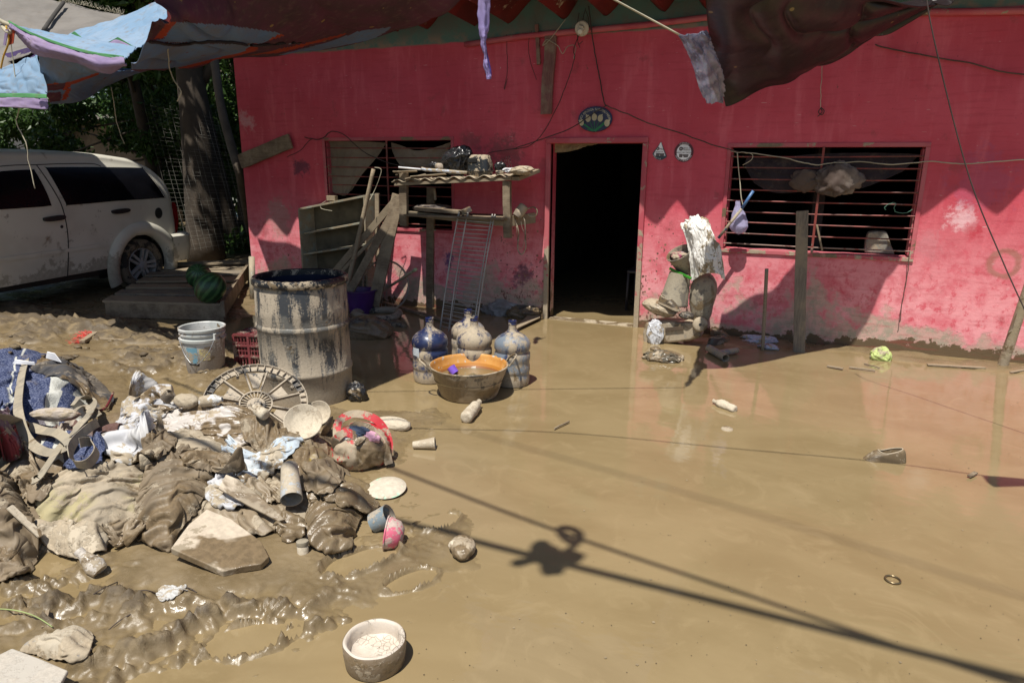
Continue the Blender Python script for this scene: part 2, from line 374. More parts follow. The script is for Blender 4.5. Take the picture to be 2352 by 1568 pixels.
# ================================================================ HOUSE
XL = float(W(560, 400)[0]); XR = 5.2
DL, DR = W(1263, 528)[0], W(1467, 528)[0]; DT = W(1370, 329)[2]
RL, RR, RB, RT = W(1671, 450)[0], W(2109, 450)[0], W(1880, 581)[2], W(1900, 338)[2]
LL, LR, LB, LT = W(751, 400)[0], W(1037, 400)[0], W(1000, 527)[2], W(880, 323)[2]
tips = sorted([float(W(p[0], p[1])[0]) for p in ((979, 65), (1091, 57), (1167, 54), (1296, 42), (1390, 39), (1526, 32))])
while tips[0] > XL-1.2: tips.insert(0, tips[0]-(.49 if len(tips) % 2 else .34))
tips += [tips[-1]+.36]
while tips[-1] < XR+.6: tips.append(tips[-1]+(.52 if len(tips) % 2 else .36))
_k = min(range(len(tips)), key=lambda i: abs(tips[i]-1.46)); _s = 1.46-tips[_k]
tips = [x if x < 0 else x+_s*min(1, x/1.4) for x in tips]
def zig(x):
    i = int(np.clip(np.searchsorted(tips, x)-1, 0, len(tips)-2)); u = np.clip((x-tips[i])/(tips[i+1]-tips[i]), 0, 1)
    tri = 1-abs(2*u-1); return .22*(.5*tri+.5*(1-math.cos(2*math.pi*u))/2)
def roofz(x, y): return 2.865-.0375*y+zig(x)
xs_r = np.arange(XL-.35, XR, .035)
def mat_wall():
    t = NT('pink_wall'); x, y, z = t.sep()
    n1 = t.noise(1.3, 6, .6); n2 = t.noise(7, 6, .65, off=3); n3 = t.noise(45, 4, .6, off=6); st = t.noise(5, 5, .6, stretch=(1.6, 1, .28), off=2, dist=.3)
    c = t.mix(t.ramp(n1, .35, .65), (.54, .064, .094), (.64, .092, .13))
    c = t.mix(t.math('MULTIPLY', t.ramp(st, .47, .72), .42), c, (.78, .18, .22))  # pale upright streaks painted in for the dapples off the water
    c = t.mix(t.math('MULTIPLY', t.ramp(n2, .5, .8), .45), c, (.62, .05, .08))
    low = t.ramp(z, .25, 1.45, 1, 0)   # lower wall painted paler where the sun falls below the eave
    c = t.mix(t.math('MULTIPLY', low, t.ramp(n2, .32, .60, .35, .95)), c, (.86, .37, .40)); n5 = t.noise(16, 6, .7, off=41, stretch=(1, 1, .8)); c = t.mix(t.math('MULTIPLY', t.ramp(n5, .52, .66), t.math('MULTIPLY', low, .75)), c, (.60, .05, .085)); c = t.mix(t.math('MULTIPLY', t.ramp(n5, .36, .28), t.math('MULTIPLY', low, .6)), c, (.80, .48, .48))
    # a chalky patch and a scrubbed ring on the right, a pale blotch on the left corner
    def blot(cx, cz, r, s=1.0, nz=.35):
        d = t.math('SQRT', t.math('ADD', t.math('POWER', t.math('SUBTRACT', x, cx), 2.), t.math('MULTIPLY', t.math('POWER', t.math('SUBTRACT', z, cz), 2.), s)))
        return t.ramp(t.math('ADD', d, t.math('ADD', t.math('MULTIPLY', t.math('SUBTRACT', n2, .5), r*nz*7), t.math('MULTIPLY', t.math('SUBTRACT', t.noise(22, 5, .7, off=29), .5), r*2.2))), r*.35, r*1.15, 1, 0)
    def bl(px, py, r, col, k=.7, s=1.):
        nonlocal c
        p = W(px, py); c = t.mix(t.math('MULTIPLY', blot(float(p[0]), float(p[2]), r, s), k), c, col)
    bl(2205, 505, .13, (.85, .55, .58), .8); bl(565, 278, .12, (.62, .42, .42), .55); bl(2240, 530, .1, (.5, .02, .04), .6, 2); bl(2130, 560, .14, (.6, .28, .30), .4)
    bl(1160, 345, .2, (.13, .07, .065), .6, 1.6); bl(1080, 325, .14, (.16, .07, .07), .5, 2); bl(690, 385, .12, (.07, .035, .06), .75, 1.2); bl(640, 500, .2, (.40, .33, .28), .5, .5); bl(1205, 640, .14, (.10, .06, .09), .8, .5); bl(1030, 600, .07, (.012, .03, .16), .85, .35)
    bl(2260, 420, .25, (.33, .10, .2), .3); bl(1660, 560, .1, (.75, .06, .10), .5)
    # scrubbed ring
    p = W(2307, 605); d = t.math('SQRT', t.math('ADD', t.math('POWER', t.math('SUBTRACT', x, float(p[0])), 2.), t.math('POWER', t.math('SUBTRACT', z, float(p[2])), 2.)))
    d = t.math('ABSOLUTE', t.math('SUBTRACT', t.math('ADD', d, t.math('MULTIPLY', t.math('SUBTRACT', n2, .5), .08)), .10)); c = t.mix(t.math('MULTIPLY', t.ramp(d, .008, .035, 1, 0), .6), c, (.28, .16, .10))
    # bare plaster and damp at the foot
    f = t.math('ADD', t.math('MULTIPLY', n2, .55), t.math('MULTIPLY', n1, .65)); f = t.math('ADD', f, t.math('MULTIPLY', t.math('SUBTRACT', t.noise(2.1, 3, .5, off=51), .5), .55)); f = t.math('ADD', f, t.math('MULTIPLY', t.math('SUBTRACT', n5, .5), .35)); zk = t.math('MULTIPLY', z, t.ramp(x, .75, 1.3, .62, 1.45)); f = t.math('SUBTRACT', f, zk)
    wpl = t.ramp(f, .33, .47); c = t.mix(wpl, c, t.mix(t.ramp(n5, .4, .6), (.38, .325, .25), (.58, .36, .31)))
    f2 = t.math('SUBTRACT', t.math('ADD', n2, t.math('MULTIPLY', n1, .5)), t.math('MULTIPLY', z, 3.0)); wet = t.ramp(f2, .50, .54); c = t.mix(wet, c, (.13, .09, .05))
    # flaked chips
    ch = t.noise(14, 5, .7, off=17); c = t.mix(t.ramp(ch, .735, .75), c, (.55, .62, .58)); 
    # mud spatter, heaviest beside the door and low down
    vo = t.n('ShaderNodeTexVoronoi'); vo.inputs['Scale'].default_value = 30; t.l(t.pos, vo.inputs[0]); vo.inputs['Randomness'].default_value = 1
    cl = t.n('ShaderNodeSeparateColor'); t.l(vo.outputs['Color'], cl.inputs[0])
    xd = t.ramp(t.math('ABSOLUTE', t.math('SUBTRACT', x, float(DR)+.25)), .15, .75, 1, 0); xd = t.math('MAXIMUM', xd, t.math('MULTIPLY', t.ramp(t.math('ABSOLUTE', t.math('SUBTRACT', x, -5.3)), .3, 1.1, 1, 0), .6)); xd = t.math('MAXIMUM', xd, t.math('MULTIPLY', t.ramp(t.math('ABSOLUTE', t.math('SUBTRACT', x, float(DL)-.25)), .1, 1., 1, 0), .8))
    dens = t.math('MULTIPLY', xd, t.ramp(z, .9, 1.5, 1, 0)); dens = t.math('ADD', dens, t.ramp(z, .5, .9, .12, 0))
    rad = t.math('MULTIPLY', t.math('MULTIPLY', cl.outputs[0], dens), .46)
    sp = t.math('MULTIPLY', t.ramp(t.math('SUBTRACT', rad, t.math('ADD', vo.outputs['Distance'], .06)), 0, .02), t.ramp(cl.outputs[1], .35, .4))
    c = t.mix(sp, c, t.mix(cl.outputs[2], (.11, .05, .04), (.3, .2, .12)))
    sm = t.noise(11, 5, .7, stretch=(1, 1, .5), off=23); c = t.mix(t.math('MULTIPLY', t.ramp(t.math('ADD', sm, t.math('MULTIPLY', xd, t.ramp(z, .2, 1.25, .15, .0))), .70, .73), .9), c, (.16, .075, .055))
    sc1 = t.noise(70, 3, .6, stretch=(1, 1, .5), off=61); c = t.mix(t.ramp(sc1, .70, .72), c, (.12, .03, .035)); sc2 = t.noise(38, 2, .5, stretch=(.25, 1, 3), off=63); c = t.mix(t.math('MULTIPLY', t.ramp(sc2, .745, .76), .6), c, (.75, .6, .58))
    lv = t.noise(10, 4, .6, stretch=(.35, 1, 3), off=67); c = t.mix(t.math('MULTIPLY', t.ramp(lv, .5, .7), .28), c, (.40, .035, .05)); dk = t.noise(3.5, 5, .65, off=71); c = t.mix(t.math('MULTIPLY', t.ramp(dk, .60, .70), .4), c, (.25, .06, .06))
    # green-grey painted band under the roof
    zz = t.math('ADD', z, t.math('MULTIPLY', t.math('SUBTRACT', n2, .5), .05)); gb = t.ramp(zz, 2.715, 2.735)
    c = t.mix(gb, c, t.mix(t.ramp(n2, .4, .62), (.10, .19, .165), t.mix(t.ramp(zz, 2.74, 2.85), (.27, .20, .15), (.13, .16, .14))))
    h = t.math('ADD', t.math('ADD', t.math('MULTIPLY', n2, .6), t.math('MULTIPLY', n3, .35)), t.math('MULTIPLY', wpl, -.3))
    return t.out(c, .62, t.bump(h, .5, .012), .3)
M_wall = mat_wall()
M_dark = plain('unlit_room_plaster', (.035, .03, .028), .9)  # near-black: the darkness of the rooms is put into the wall colour
M_trim = dirty('pink_trim', (.46, .075, .10), .16, .08, .7, 5, low=(.15, 1.25), base2=(.5, .12, .14))
M_rust = dirty('rusty_red_bar', (.26, .055, .045), .12, .05, .6, 14, low=(.8, 1.0), base2=(.14, .045, .035), dry=(.35, .24, .2))
house = thing('house', (-2.3, 0, 0), 'pink rendered house with an open doorway, two barred windows and a red corrugated roof', 'house')
T = .16
mb = MB()
zc = 2.6
def slab(x0, x1, z0, z1): box(((x0+x1)/2, T/2, (z0+z1)/2), (x1-x0, T, z1-z0), mb)
zb = -.3
slab(XL, LL, zb, zc); slab(LL, LR, zb, LB); slab(LL, LR, LT, zc); slab(LR, DL, zb, zc); slab(DL, DR, DT, zc); slab(DL, DR, zb, -.045)
slab(DR, RL, zb, zc); slab(RL, RR, zb, RB); slab(RL, RR, RT, zc); slab(RR, XR, zb, zc)
P = np.array([[(x, 0, zc), (x, 0, roofz(x, 0)-.004), (x, T, roofz(x, T)-.004), (x, T, zc)] for x in np.clip(xs_r, XL, XR)]); gridmesh(P, mb, uv=False)
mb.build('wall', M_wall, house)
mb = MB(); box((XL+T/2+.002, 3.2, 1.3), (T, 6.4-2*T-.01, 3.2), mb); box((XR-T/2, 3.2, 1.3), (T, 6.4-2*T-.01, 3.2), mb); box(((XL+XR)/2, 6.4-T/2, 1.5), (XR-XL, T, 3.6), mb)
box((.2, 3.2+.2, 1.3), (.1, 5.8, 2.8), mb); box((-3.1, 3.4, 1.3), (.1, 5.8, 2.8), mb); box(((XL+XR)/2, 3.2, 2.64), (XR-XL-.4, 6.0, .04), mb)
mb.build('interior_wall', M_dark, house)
# roof: corrugated sheet over a front overhang
def ov(x): return .80-.03*(x+1.19)
mb = MB(); P = []
for x in xs_r:
    P.append([(x, -ov(x)+(ov(x)+6.6)*t, roofz(x, -ov(x)+(ov(x)+6.6)*t)) for t in (0, .06, .11, .3, .6, 1)])
P = np.array(P); gridmesh(P, mb, uv=False); P2 = P+np.array([0, 0, .014]); gridmesh(P2[:, ::-1], mb, uv=False)
for i in range(len(xs_r)-1):
    a, b = P[i, 0], P[i+1, 0]; mb.add([a, b, b+[0, 0, .014], a+[0, 0, .014]], [(0, 1, 2, 3)])
M_roof = dirty('red_roof_sheet', (.15, .012, .009), .06, .12, .6, 4, base2=(.10, .010, .008))
mb.build('roof', M_roof, house, smooth=True, auto=50)
# ledge pipe along the front
tube([W(1068, 103, -.03), W(1200, 84, -.03), W(1340, 71, -.03), W(1480, 58, -.03), W(1620, 41, -.03), W(1900, 30, -.03), W(2190, 28, -.03), W(2420, 24, -.03)], .026, 10, mb := MB()).build('ledge_pipe', M_trim, house, smooth=True)
# door frame
df = MB(); e = .05
for x0, x1 in ((DL-e, DL), (DR, DR+e)): box(((x0+x1)/2, .015, DT/2-.05), (x1-x0, .09, DT+.1), df)
box(((DL+DR)/2, .015, DT+e/2+.001), (DR-DL+2*e, .092, e), df)
df.build('door_frame', M_trim, house, bevel=.006)
thr = MB(); box(((DL+DR)/2, .05, -.005), (DR-DL-.01, .12, .03), thr); thr.build('threshold', dirty('mud_step', (.2, .15, .1), .6, .5), house, bevel=.01)
# windows
def window(x0, x1, z0, z1, nb, mull, step):
    fr = MB(); e = .035
    box(((x0+x1)/2, .004, z1+e/2), (x1-x0+2*e, .03, e), fr); box(((x0+x1)/2, .002, z0-e/2), (x1-x0+2*e, .034, e), fr)
    for x in (x0-e/2, x1+e/2): box((x, .003, (z0+z1)/2), (e, .028, z1-z0-.002), fr)
    for x in (x0+.006, x1-.006): box((x, .085, (z0+z1)/2), (.012, .13, z1-z0-.03), fr)
    f = fr.build('window', M_trim, house, bevel=.004)
    b = MB(); z = z0+.05
    for k in range(nb):
        s = random.uniform(-.004, .004); tube([(x0-.01, .0, z+s), ((x0+x1)/2, -.004+s, z-.003+s), (x1+.01, .0, z-s)], .0065, 6, b); z += step
    tube([(mull, -.014, z0), (mull, -.014, z1)], .011, 6, b)
    b.build('window_bars', M_rust, f)
    return f
wr_ = window(RL, RR, RB, RT, 9, float(W(1878, 460)[0]), (RT-RB-.03)/9)
wl_ = window(LL, LR, LB, LT, 9, float(W(892, 400)[0]), (LT-LB-.03)/9)
# pale blocks in place of daylight through the back-room lattice, seen through the door
for k in range(5): box((-3.02, 1.95, 1.25+.12*k), (.03, .16, .075)).build('vent_daylight', plain('pale_daylight', (.5, .5, .48), .9), house)

# specks of litter riding on the still water
t_sp = MB(); r9 = np.random.default_rng(9)
for k in range(420):
    px, py = r9.uniform(880, 2380), r9.uniform(830, 1568)**1; p = G(px, py, .002); r = r9.uniform(.0008, .0028)*(1 if k % 9 else 2.2); a = r9.uniform(0, 6.28); e = r9.uniform(.3, 1)
    if polyd(p[0:1], p[1:2], MUDPOLY)[0][0] > -.05: continue
    t_sp.add([p+[r*math.cos(a+q)*(1 if i % 2 else e), r*math.sin(a+q), .0008] for i, q in enumerate(np.linspace(0, 6.28, 7)[:-1])]+[p], [tuple(range(6))], 0 if k % 3 else 1)
tag(t_sp.build('floating_specks', [plain('dark_speck', (.05, .035, .02), .8), plain('pale_speck', (.26, .2, .12), .6)]), 'tiny dark and pale specks of litter floating on the open water', 'floating litter', kind='stuff')

# plastic chair standing in the dark room
M_chr = plain('dark_chair_plastic', (.05, .045, .05), .4)
chr_ = thing('plastic_chair', (-1.5, 1.2, 0), 'dark plastic chair standing in the unlit room inside the doorway', 'chair')
cx, cy = -1.62, .75
for sx in (0, .42):
    for sy in (0, .4): tube([(cx+sx, cy+sy, -.03), (cx+sx*.96+.01, cy+sy*.95, .42)], .016, 6).build('leg', M_chr, chr_, smooth=True)
box((cx+.21, cy+.2, .43), (.44, .42, .03)).build('seat', M_chr, chr_, bevel=.01)
bk_ = MB(); tube(catmull([(cx+.01, cy+.4, .42), (cx+.02, cy+.43, .75), (cx+.21, cy+.46, .86), (cx+.4, cy+.43, .75), (cx+.41, cy+.4, .42)], 24), .02, 8, bk_)
for k in range(3): tube([(cx+.11+.1*k, cy+.42, .45), (cx+.11+.1*k, cy+.45, .83)], .012, 6, bk_)
bk_.build('backrest', M_chr, chr_, smooth=True)
# ================================================================ SHEETS, ROPES, CABLES
def pr(P):
    d = np.asarray(P, float)-CC; z = d@CF; return 1176+FPX*(d@CR)/z, 784-FPX*(d@CU)/z
def sheet(rows, nu, nv, amp=.0, sc=3., seed=0, st=(1, 1), oc=4):
    """rows: control rows of 3D points; returns (nu, nv, 3): u along a row, v across rows"""
    R = [catmull(r, nu) for r in rows]; R = np.array(R)
    P = np.stack([catmull(R[:, i], nv) for i in range(nu)])
    if amp:
        U, V = np.meshgrid(np.linspace(0, 1, nu)*sc*st[0], np.linspace(0, 1, nv)*sc*st[1], indexing='ij')
        du = np.gradient(P, axis=0); dv = np.gradient(P, axis=1); N = np.cross(du, dv); N /= np.linalg.norm(N, axis=-1, keepdims=True)+1e-9
        P = P+N*(amp*(fbm(U, V, seed, oc)+.7*(ridged(U*1.7+fbm(U, V, seed+5, oc), V*1.7, seed+2, max(1, oc-1), 3)-.4)))[..., None]
    return P
def cloth_mat(name, col, rough=.8, trans=.15, col2=None, spots=None, dirt=.25, spec=.2, sc=3.):
    if name in _dc: return _dc[name]
    t = NT(name); n = t.noise(sc, 6, .6); n2 = t.noise(sc*6, 5, .6, off=3)
    c = t.mix(t.ramp(n, .35, .7), col, col2 or tuple(x*.65 for x in col)); c = t.mix(t.math('MULTIPLY', t.ramp(n2, .5, .75), dirt), c, (.22, .17, .12))
    if spots:
        v = t.n('ShaderNodeTexVoronoi'); v.inputs['Scale'].default_value = 9; t.l(t.pos, v.inputs[0]); cl = t.n('ShaderNodeSeparateColor'); t.l(v.outputs['Color'], cl.inputs[0])
        s = t.math('MULTIPLY', t.ramp(t.math('SUBTRACT', t.math('MULTIPLY', cl.outputs[0], .22), v.outputs['Distance']), 0, .03), t.ramp(t.math('ADD', cl.outputs[1], n), 1.05, 1.1)); c = t.mix(s, c, spots)
    wv = t.noise(5, 4, .6, stretch=(1, 2.5, 1), off=7, dist=.8); fine = t.noise(300, 2)
    nor = t.bump(t.math('ADD', t.noise(4, 3, .5, stretch=(1, 1.6, 1), off=7), t.math('MULTIPLY', fine, .03)), .4, .03); t.out(c, rough, nor, spec)
    if trans:
        tr = t.n('ShaderNodeBsdfTranslucent'); t.set(tr.inputs[0], c); mx = t.n('ShaderNodeMixShader'); mx.inputs[0].default_value = trans
        o = t.t.nodes['Material Output']; t.l(t.b.outputs[0], mx.inputs[1]); t.l(tr.outputs[0], mx.inputs[2]); t.l(mx.outputs[0], o.inputs[0])
    _dc[name] = t.mat; return t.mat
C_mar = cloth_mat('maroon_tarp', (.13, .045, .075), .8, .10, (.075, .045, .05), (.30, .20, .08), .3)
C_mbl = cloth_mat('grey_blue_tarp', (.14, .23, .38), .8, .14, (.17, .19, .24), (.2, .04, .03), .5)
C_red = cloth_mat('orange_red_tarp', (.42, .07, .03), .8, .12, (.3, .05, .03))
C_blu = cloth_mat('sky_blue_tarp', (.19, .30, .43), .8, .10, (.26, .35, .46), None, .6)
C_grn = cloth_mat('green_hem', (.10, .30, .12), .7, .1)
C_lil = cloth_mat('lilac_border', (.25, .19, .34), .8, .15, (.36, .28, .42), None, .35)
C_pur = cloth_mat('violet_strip', (.36, .30, .62), .7, .3, (.45, .38, .66), None, .05)
C_gry = cloth_mat('grey_tarp', (.26, .24, .22), .85, .22, (.20, .185, .17), None, .3)
C_blk = cloth_mat('black_plastic', (.007, .006, .007), .40, .0, (.016, .011, .012), (.2, .15, .06), .08, .5)
C_sil = cloth_mat('silver_plastic', (.50, .55, .68), .12, .4, (.20, .22, .32), None, .05, 1.)
def thick(P, t=.003):
    return P
def solid(o, th=.004):
    m = o.modifiers.new('thickness', 'SOLIDIFY'); m.thickness = th; m.offset = 0; return o
def inpoly(x, y, P):
    c = False; n = len(P)
    for i in range(n):
        a, b = P[i], P[i-1]
        if (a[1] > y) != (b[1] > y) and x < (b[0]-a[0])*(y-a[1])/(b[1]-a[1]+1e-9)+a[0]: c = not c
    return c
# --- striped canopy over the left half of the yard
w0 = lambda px, py, y: W(px, py, y)
can = thing('canopy_tarp', (-4, -2.2, 2.6), 'large sagging maroon canopy with grey-blue and orange stripes over the left yard', 'tarp')
near = [w0(292, 148, -3.2), w0(345, 90, -3.4), w0(382, 8, -3.55), (-3.6, -3.9, 2.95), (-2.75, -4.1, 3.2)]
far = [w0(424, 153, -.79), w0(520, 143, -.84), w0(713, 115, -1.07), w0(980, 60, -1.2), (-2.38, -1.3, 3.1)]
mid = [(np.array(a)+np.array(b))/2+[0, 0, d] for a, b, d in zip(near, far, (-.03, .0, -.02, -.05, -.02))]
P = sheet([near, mid, far], 180, 90, .06, 3.2, 3, (1.3, .8), 2)
mb = MB(); gridmesh(P, mb)
polys = [((352, 90), (375, 88), (405, 50), (385, 50), 2), ((395, 50), (520, 58), (645, 76), (600, 100), (340, 96), (376, 88), 1), ((590, 96), (608, 97), (655, 80), (636, 76), 2),
         ((588, 98), (602, 103), (585, 118), (500, 140), (430, 156), (400, 158), (470, 140), (560, 118), 2), ((330, 97), (590, 103), (560, 118), (470, 142), (400, 157), (280, 160), 1),
         ((560, 128), (640, 122), (740, 95), (790, 82), (800, 75), (770, 82), (700, 100), (588, 124), 2), ((640, 126), (750, 98), (830, 70), (870, 66), (900, 62), (860, 90), (700, 122), (660, 128), 1)]
mi = []
for f in mb.f:
    c = np.mean([mb.v[i] for i in f], 0); x, y = pr(c); m = 0
    for p in polys:
        if inpoly(x, y, p[:-1]): m = p[-1]; break
    mi.append(m)
mb.m = mi
solid(mb.build('canopy_cloth', [C_mar, C_mbl, C_red], can, smooth=True))
C_sm = plain('canopy_seam', (.03, .022, .025), .9)  # dark seam line across the canopy
for sp_, n_ in (([(345, 92), (372, 96), (395, 100), (430, 96), (500, 92), (560, 98), (590, 101), (640, 97), (690, 94)], 40),):
    q_ = []
    Pc = P.reshape(-1, 3); xs_, ys_ = np.array([pr(v) for v in Pc]).T
    for a_ in catmull([(*p, 0) for p in sp_], n_): k_ = int(np.argmin((xs_-a_[0])**2+(ys_-a_[1])**2)); q_.append(Pc[k_]+[0, 0, -.012])
    tube(q_, .010, 6).build('stitched_seam', C_sm, can, smooth=True)
# seam and rope hem along the canopy
def line(px, y, r, name, mat, parent=None, n=30, wob=.004, **k):
    pts = catmull([w0(p[0], p[1], (y if np.isscalar(y) else y[i])) for i, p in enumerate(px)], n); pts = pts+rng.normal(0, wob, pts.shape)*.5
    return tube(pts, r, 6).build(name, mat, parent, smooth=True, **k)
M_cord = plain('pale_cord', (.42, .38, .28), .9); M_dkcord = plain('dark_cord', (.05, .035, .03), .8); M_wire = plain('brown_wire', (.10, .06, .045), .8)
blu = thing('sunlit_blue_tarp', (-5.2, -3, 2.4), 'sky-blue tarp with green hem and lilac border hanging in the sun at top left', 'tarp')
hem = [(22, 54), (55, 72), (90, 88), (160, 112), (225, 128), (286, 136)]
yy = -3.25
up1 = [(70, 68), (95, 71), (130, 79), (190, 89), (250, 99), (312, 109)]
P = sheet([[w0(*p, -3.02) for p in up1], [w0((a[0]+b[0])/2, (a[1]+b[1])/2+2, -3.16) for a, b in zip(up1, hem)], [w0(*p, yy) for p in hem]], 90, 24, .012, 6, 11)
solid(gridmesh(P).build('blue_band', C_blu, blu, smooth=True))
gh = [(a[0]-3, a[1]-7) for a in hem]; P = sheet([[w0(*p, yy-.015) for p in gh], [w0(*p, yy-.02) for p in hem]], 90, 6, .006, 9, 12); solid(gridmesh(P).build('green_hem', C_grn, blu, smooth=True))
lo = [(24, 60), (50, 90), (86, 124), (165, 141), (243, 168), (292, 150)]
P = sheet([[w0(*p, yy-.01) for p in hem], [w0((a[0]+b[0])/2, (a[1]+b[1])/2+1, yy-.05) for a, b in zip(hem, lo)], [w0(*p, yy+.05) for p in lo]], 90, 20, .02, 5, 13)
solid(gridmesh(P).build('lilac_border', C_lil, blu, smooth=True))
P = sheet([[w0(*p, -2.25) for p in ((158, 83), (250, 46), (346, 9), (384, -2))], [w0(*p, -2.6) for p in ((160, 85), (240, 72), (330, 58), (381, 40))], [w0(*p, -3.0) for p in ((165, 86), (236, 99), (312, 112), (345, 92))]], 60, 40, .03, 3, 14)
solid(gridmesh(P).build('blue_panel', C_blu, blu, smooth=True))
for q in (((165, 78), (190, 88), (172, 73)), ((250, 98), (272, 86), (312, 110), (268, 92))):
    gp = [w0(*p, -2.98) for p in q]; prism(gp, (0, -.006, 0)).build('green_gusset', C_grn, blu)
solid(gridmesh(sheet([[w0(*p, -2.99) for p in ((252, 99), (270, 92), (308, 110))], [w0(*p, -3.0) for p in ((252, 100), (280, 104), (308, 111))]], 12, 5)).build('lilac_gusset', C_lil, blu, smooth=True))
# lower left fall of the same cloth
low = thing('lower_blue_tarp', (-6, -3, 2.2), 'blue tarp end with a green stripe and lilac hem hanging above the white car', 'tarp')
tp = [(-60, 178), (0, 160), (50, 141), (87, 126)]; bt = [(-60, 214), (0, 215), (55, 215), (106, 217)]; b2 = [(-60, 224), (0, 224), (55, 225), (108, 227)]; b3 = [(-60, 245), (0, 246), (55, 248), (112, 252)]
P = sheet([[w0(*p, -2.9) for p in tp], [w0((a[0]+b[0])/2, (a[1]+b[1])/2, -3.0) for a, b in zip(tp, bt)], [w0(*p, -3.05) for p in bt]], 50, 30, .02, 2.5, 15, (2, 1), 2); solid(gridmesh(P).build('blue_panel', C_blu, low, smooth=True))
solid(gridmesh(sheet([[w0(*p, -3.05) for p in bt], [w0(*p, -3.06) for p in b2]], 40, 5, .004, 5, 3)).build('green_stripe', C_grn, low, smooth=True))
solid(gridmesh(sheet([[w0(*p, -3.06) for p in b2], [w0(*p, -3.08) for p in b3]], 40, 8, .012, 5, 4)).build('lilac_hem', C_lil, low, smooth=True))
# shaded underside joining both
ud = thing('sagging_striped_tarp', (-6, -2, 2.3), 'shaded grey-blue tarp with orange-red stripes sagging below the lilac border', 'tarp')
t0 = [(87, 124), (165, 140), (245, 166), (345, 158)]; t1 = [(96, 194), (160, 188), (225, 168), (300, 160)]; t2 = [(104, 212), (160, 206), (230, 184), (320, 163)]; t3 = [(114, 237), (195, 229), (252, 196), (342, 158)]
P = sheet([[w0(*p, y) for p, y in zip(t0, (-3.1, -3.1, -3.1, -2.6))], [w0(*p, y) for p, y in zip(t1, (-2.9, -2.9, -2.6, -1.8))], [w0(*p, y) for p, y in zip(t2, (-2.8, -2.6, -2.2, -1.5))], [w0(*p, y) for p, y in zip(t3, (-2.7, -2.3, -1.8, -1.3))]], 70, 40, .02, 4, 16)
mb = MB(); gridmesh(P, mb)
mi = []
for f in mb.f:
    x, y = pr(np.mean([mb.v[i] for i in f], 0)); k = 1
    if inpoly(x, y, [(95, 193), (160, 188), (225, 166), (228, 171), (165, 194), (150, 208), (140, 230), (152, 229), (165, 200), (145, 207), (152, 190), (97, 197)]): k = 2
    elif inpoly(x, y, [(97, 195), (150, 190), (160, 205), (104, 209)]) or inpoly(x, y, [(106, 212), (140, 212), (140, 231), (112, 236)]): k = 0
    mi.append(k)
mb.m = mi; solid(mb.build('tarp_cloth', [C_mar, C_mbl, C_red], ud, smooth=True))
# grey canvas further back, shading the car
gt = thing('grey_canvas', (-8, -1.5, 2.8), 'frayed grey canvas with a dark seam behind the blue tarp at top left', 'tarp')
r0 = [(-12.5, -3.6, 2.75), (-9.5, -3.5, 2.6), w0(-60, 170, -3.0), w0(20, 140, -2.8), w0(88, 118, -2.7)]
r1 = [(-12.5, -1.8, 2.9), (-9.5, -2.0, 2.8), w0(-40, 90, -2.2), w0(90, 92, -2.2), w0(200, 80, -2.2)]
r2 = [(-12.5, .6, 3.2), (-9.8, .2, 3.3), w0(-60, -40, -1.4), w0(110, -2, -1.3), w0(283, 36, -1.2)]
P = sheet([r0, r1, r2], 110, 50, .03, 6, 17); solid(gridmesh(P).build('canvas', C_gry, gt, smooth=True))
sm = [w0(146, 6, -1.42), w0(122, 38, -1.75), w0(100, 70, -2.1)]; tube(catmull(sm, 10), .018, 6).build('seam', plain('dark_seam', (.05, .045, .04), .9), gt, smooth=True)
fr = MB()
ed = catmull([w0(140, 4, -1.33), w0(200, 14, -1.28), w0(283, 34, -1.22)], 120)
for p in ed:
    q = p+rng.normal(0, .02, 3)+[0, 0, .03]; tube([p, (p+q)/2+rng.normal(0, .006, 3), q], .0022, 3, fr)
fr.build('frayed_edge', M_cord, gt)
pv = thing('violet_shade_tarp', (-6.6, -2.4, 2.4), 'strip of dark violet tarp below the grey canvas at the left edge', 'tarp')
P = sheet([[w0(-60, 150, -2.5), w0(0, 128, -2.5), w0(92, 104, -2.5)], [w0(-60, 190, -2.75), w0(0, 166, -2.75), w0(90, 128, -2.75)]], 30, 10, .01, 3, 18); solid(gridmesh(P).build('tarp_cloth', cloth_mat('violet_tarp', (.07, .045, .13), .8, .15), pv, smooth=True))
# hanging violet strip
vs_ = thing('torn_violet_strip', (-2.2, -1.6, 2.6), 'torn violet cloth strip hanging from the canopy in front of the pink wall', 'cloth strip')
a = [Z2(2035, -40), Z2(2048, 240), Z2(2075, 430), Z2(2092, 590), Z2(2114, 732)]; b = [Z2(2152, -40), Z2(2142, 250), Z2(2118, 400), Z2(2140, 600), Z2(2160, 728)]
P = sheet([[w0(*p, -1.9) for p in a], [w0((p[0]+q[0])/2, (p[1]+q[1])/2, -1.93) for p, q in zip(a, b)], [w0(*q, -1.88) for q in b]], 60, 12, .012, 4, 19, (2, 1)); solid(gridmesh(P).build('cloth', C_pur, vs_, smooth=True), .002)
P = sheet([[w0(*Z2(*p), -1.895) for p in ((2098, 300), (2093, 480), (2112, 640), (2125, 700))], [w0(*Z2(*p), -1.885) for p in ((2104, 300), (2125, 480), (2160, 640), (2163, 700))]], 30, 5, .006, 4, 20); solid(gridmesh(P).build('torn_flap', cloth_mat('indigo_cloth', (.06, .04, .22), .7, .1), vs_, smooth=True), .002)
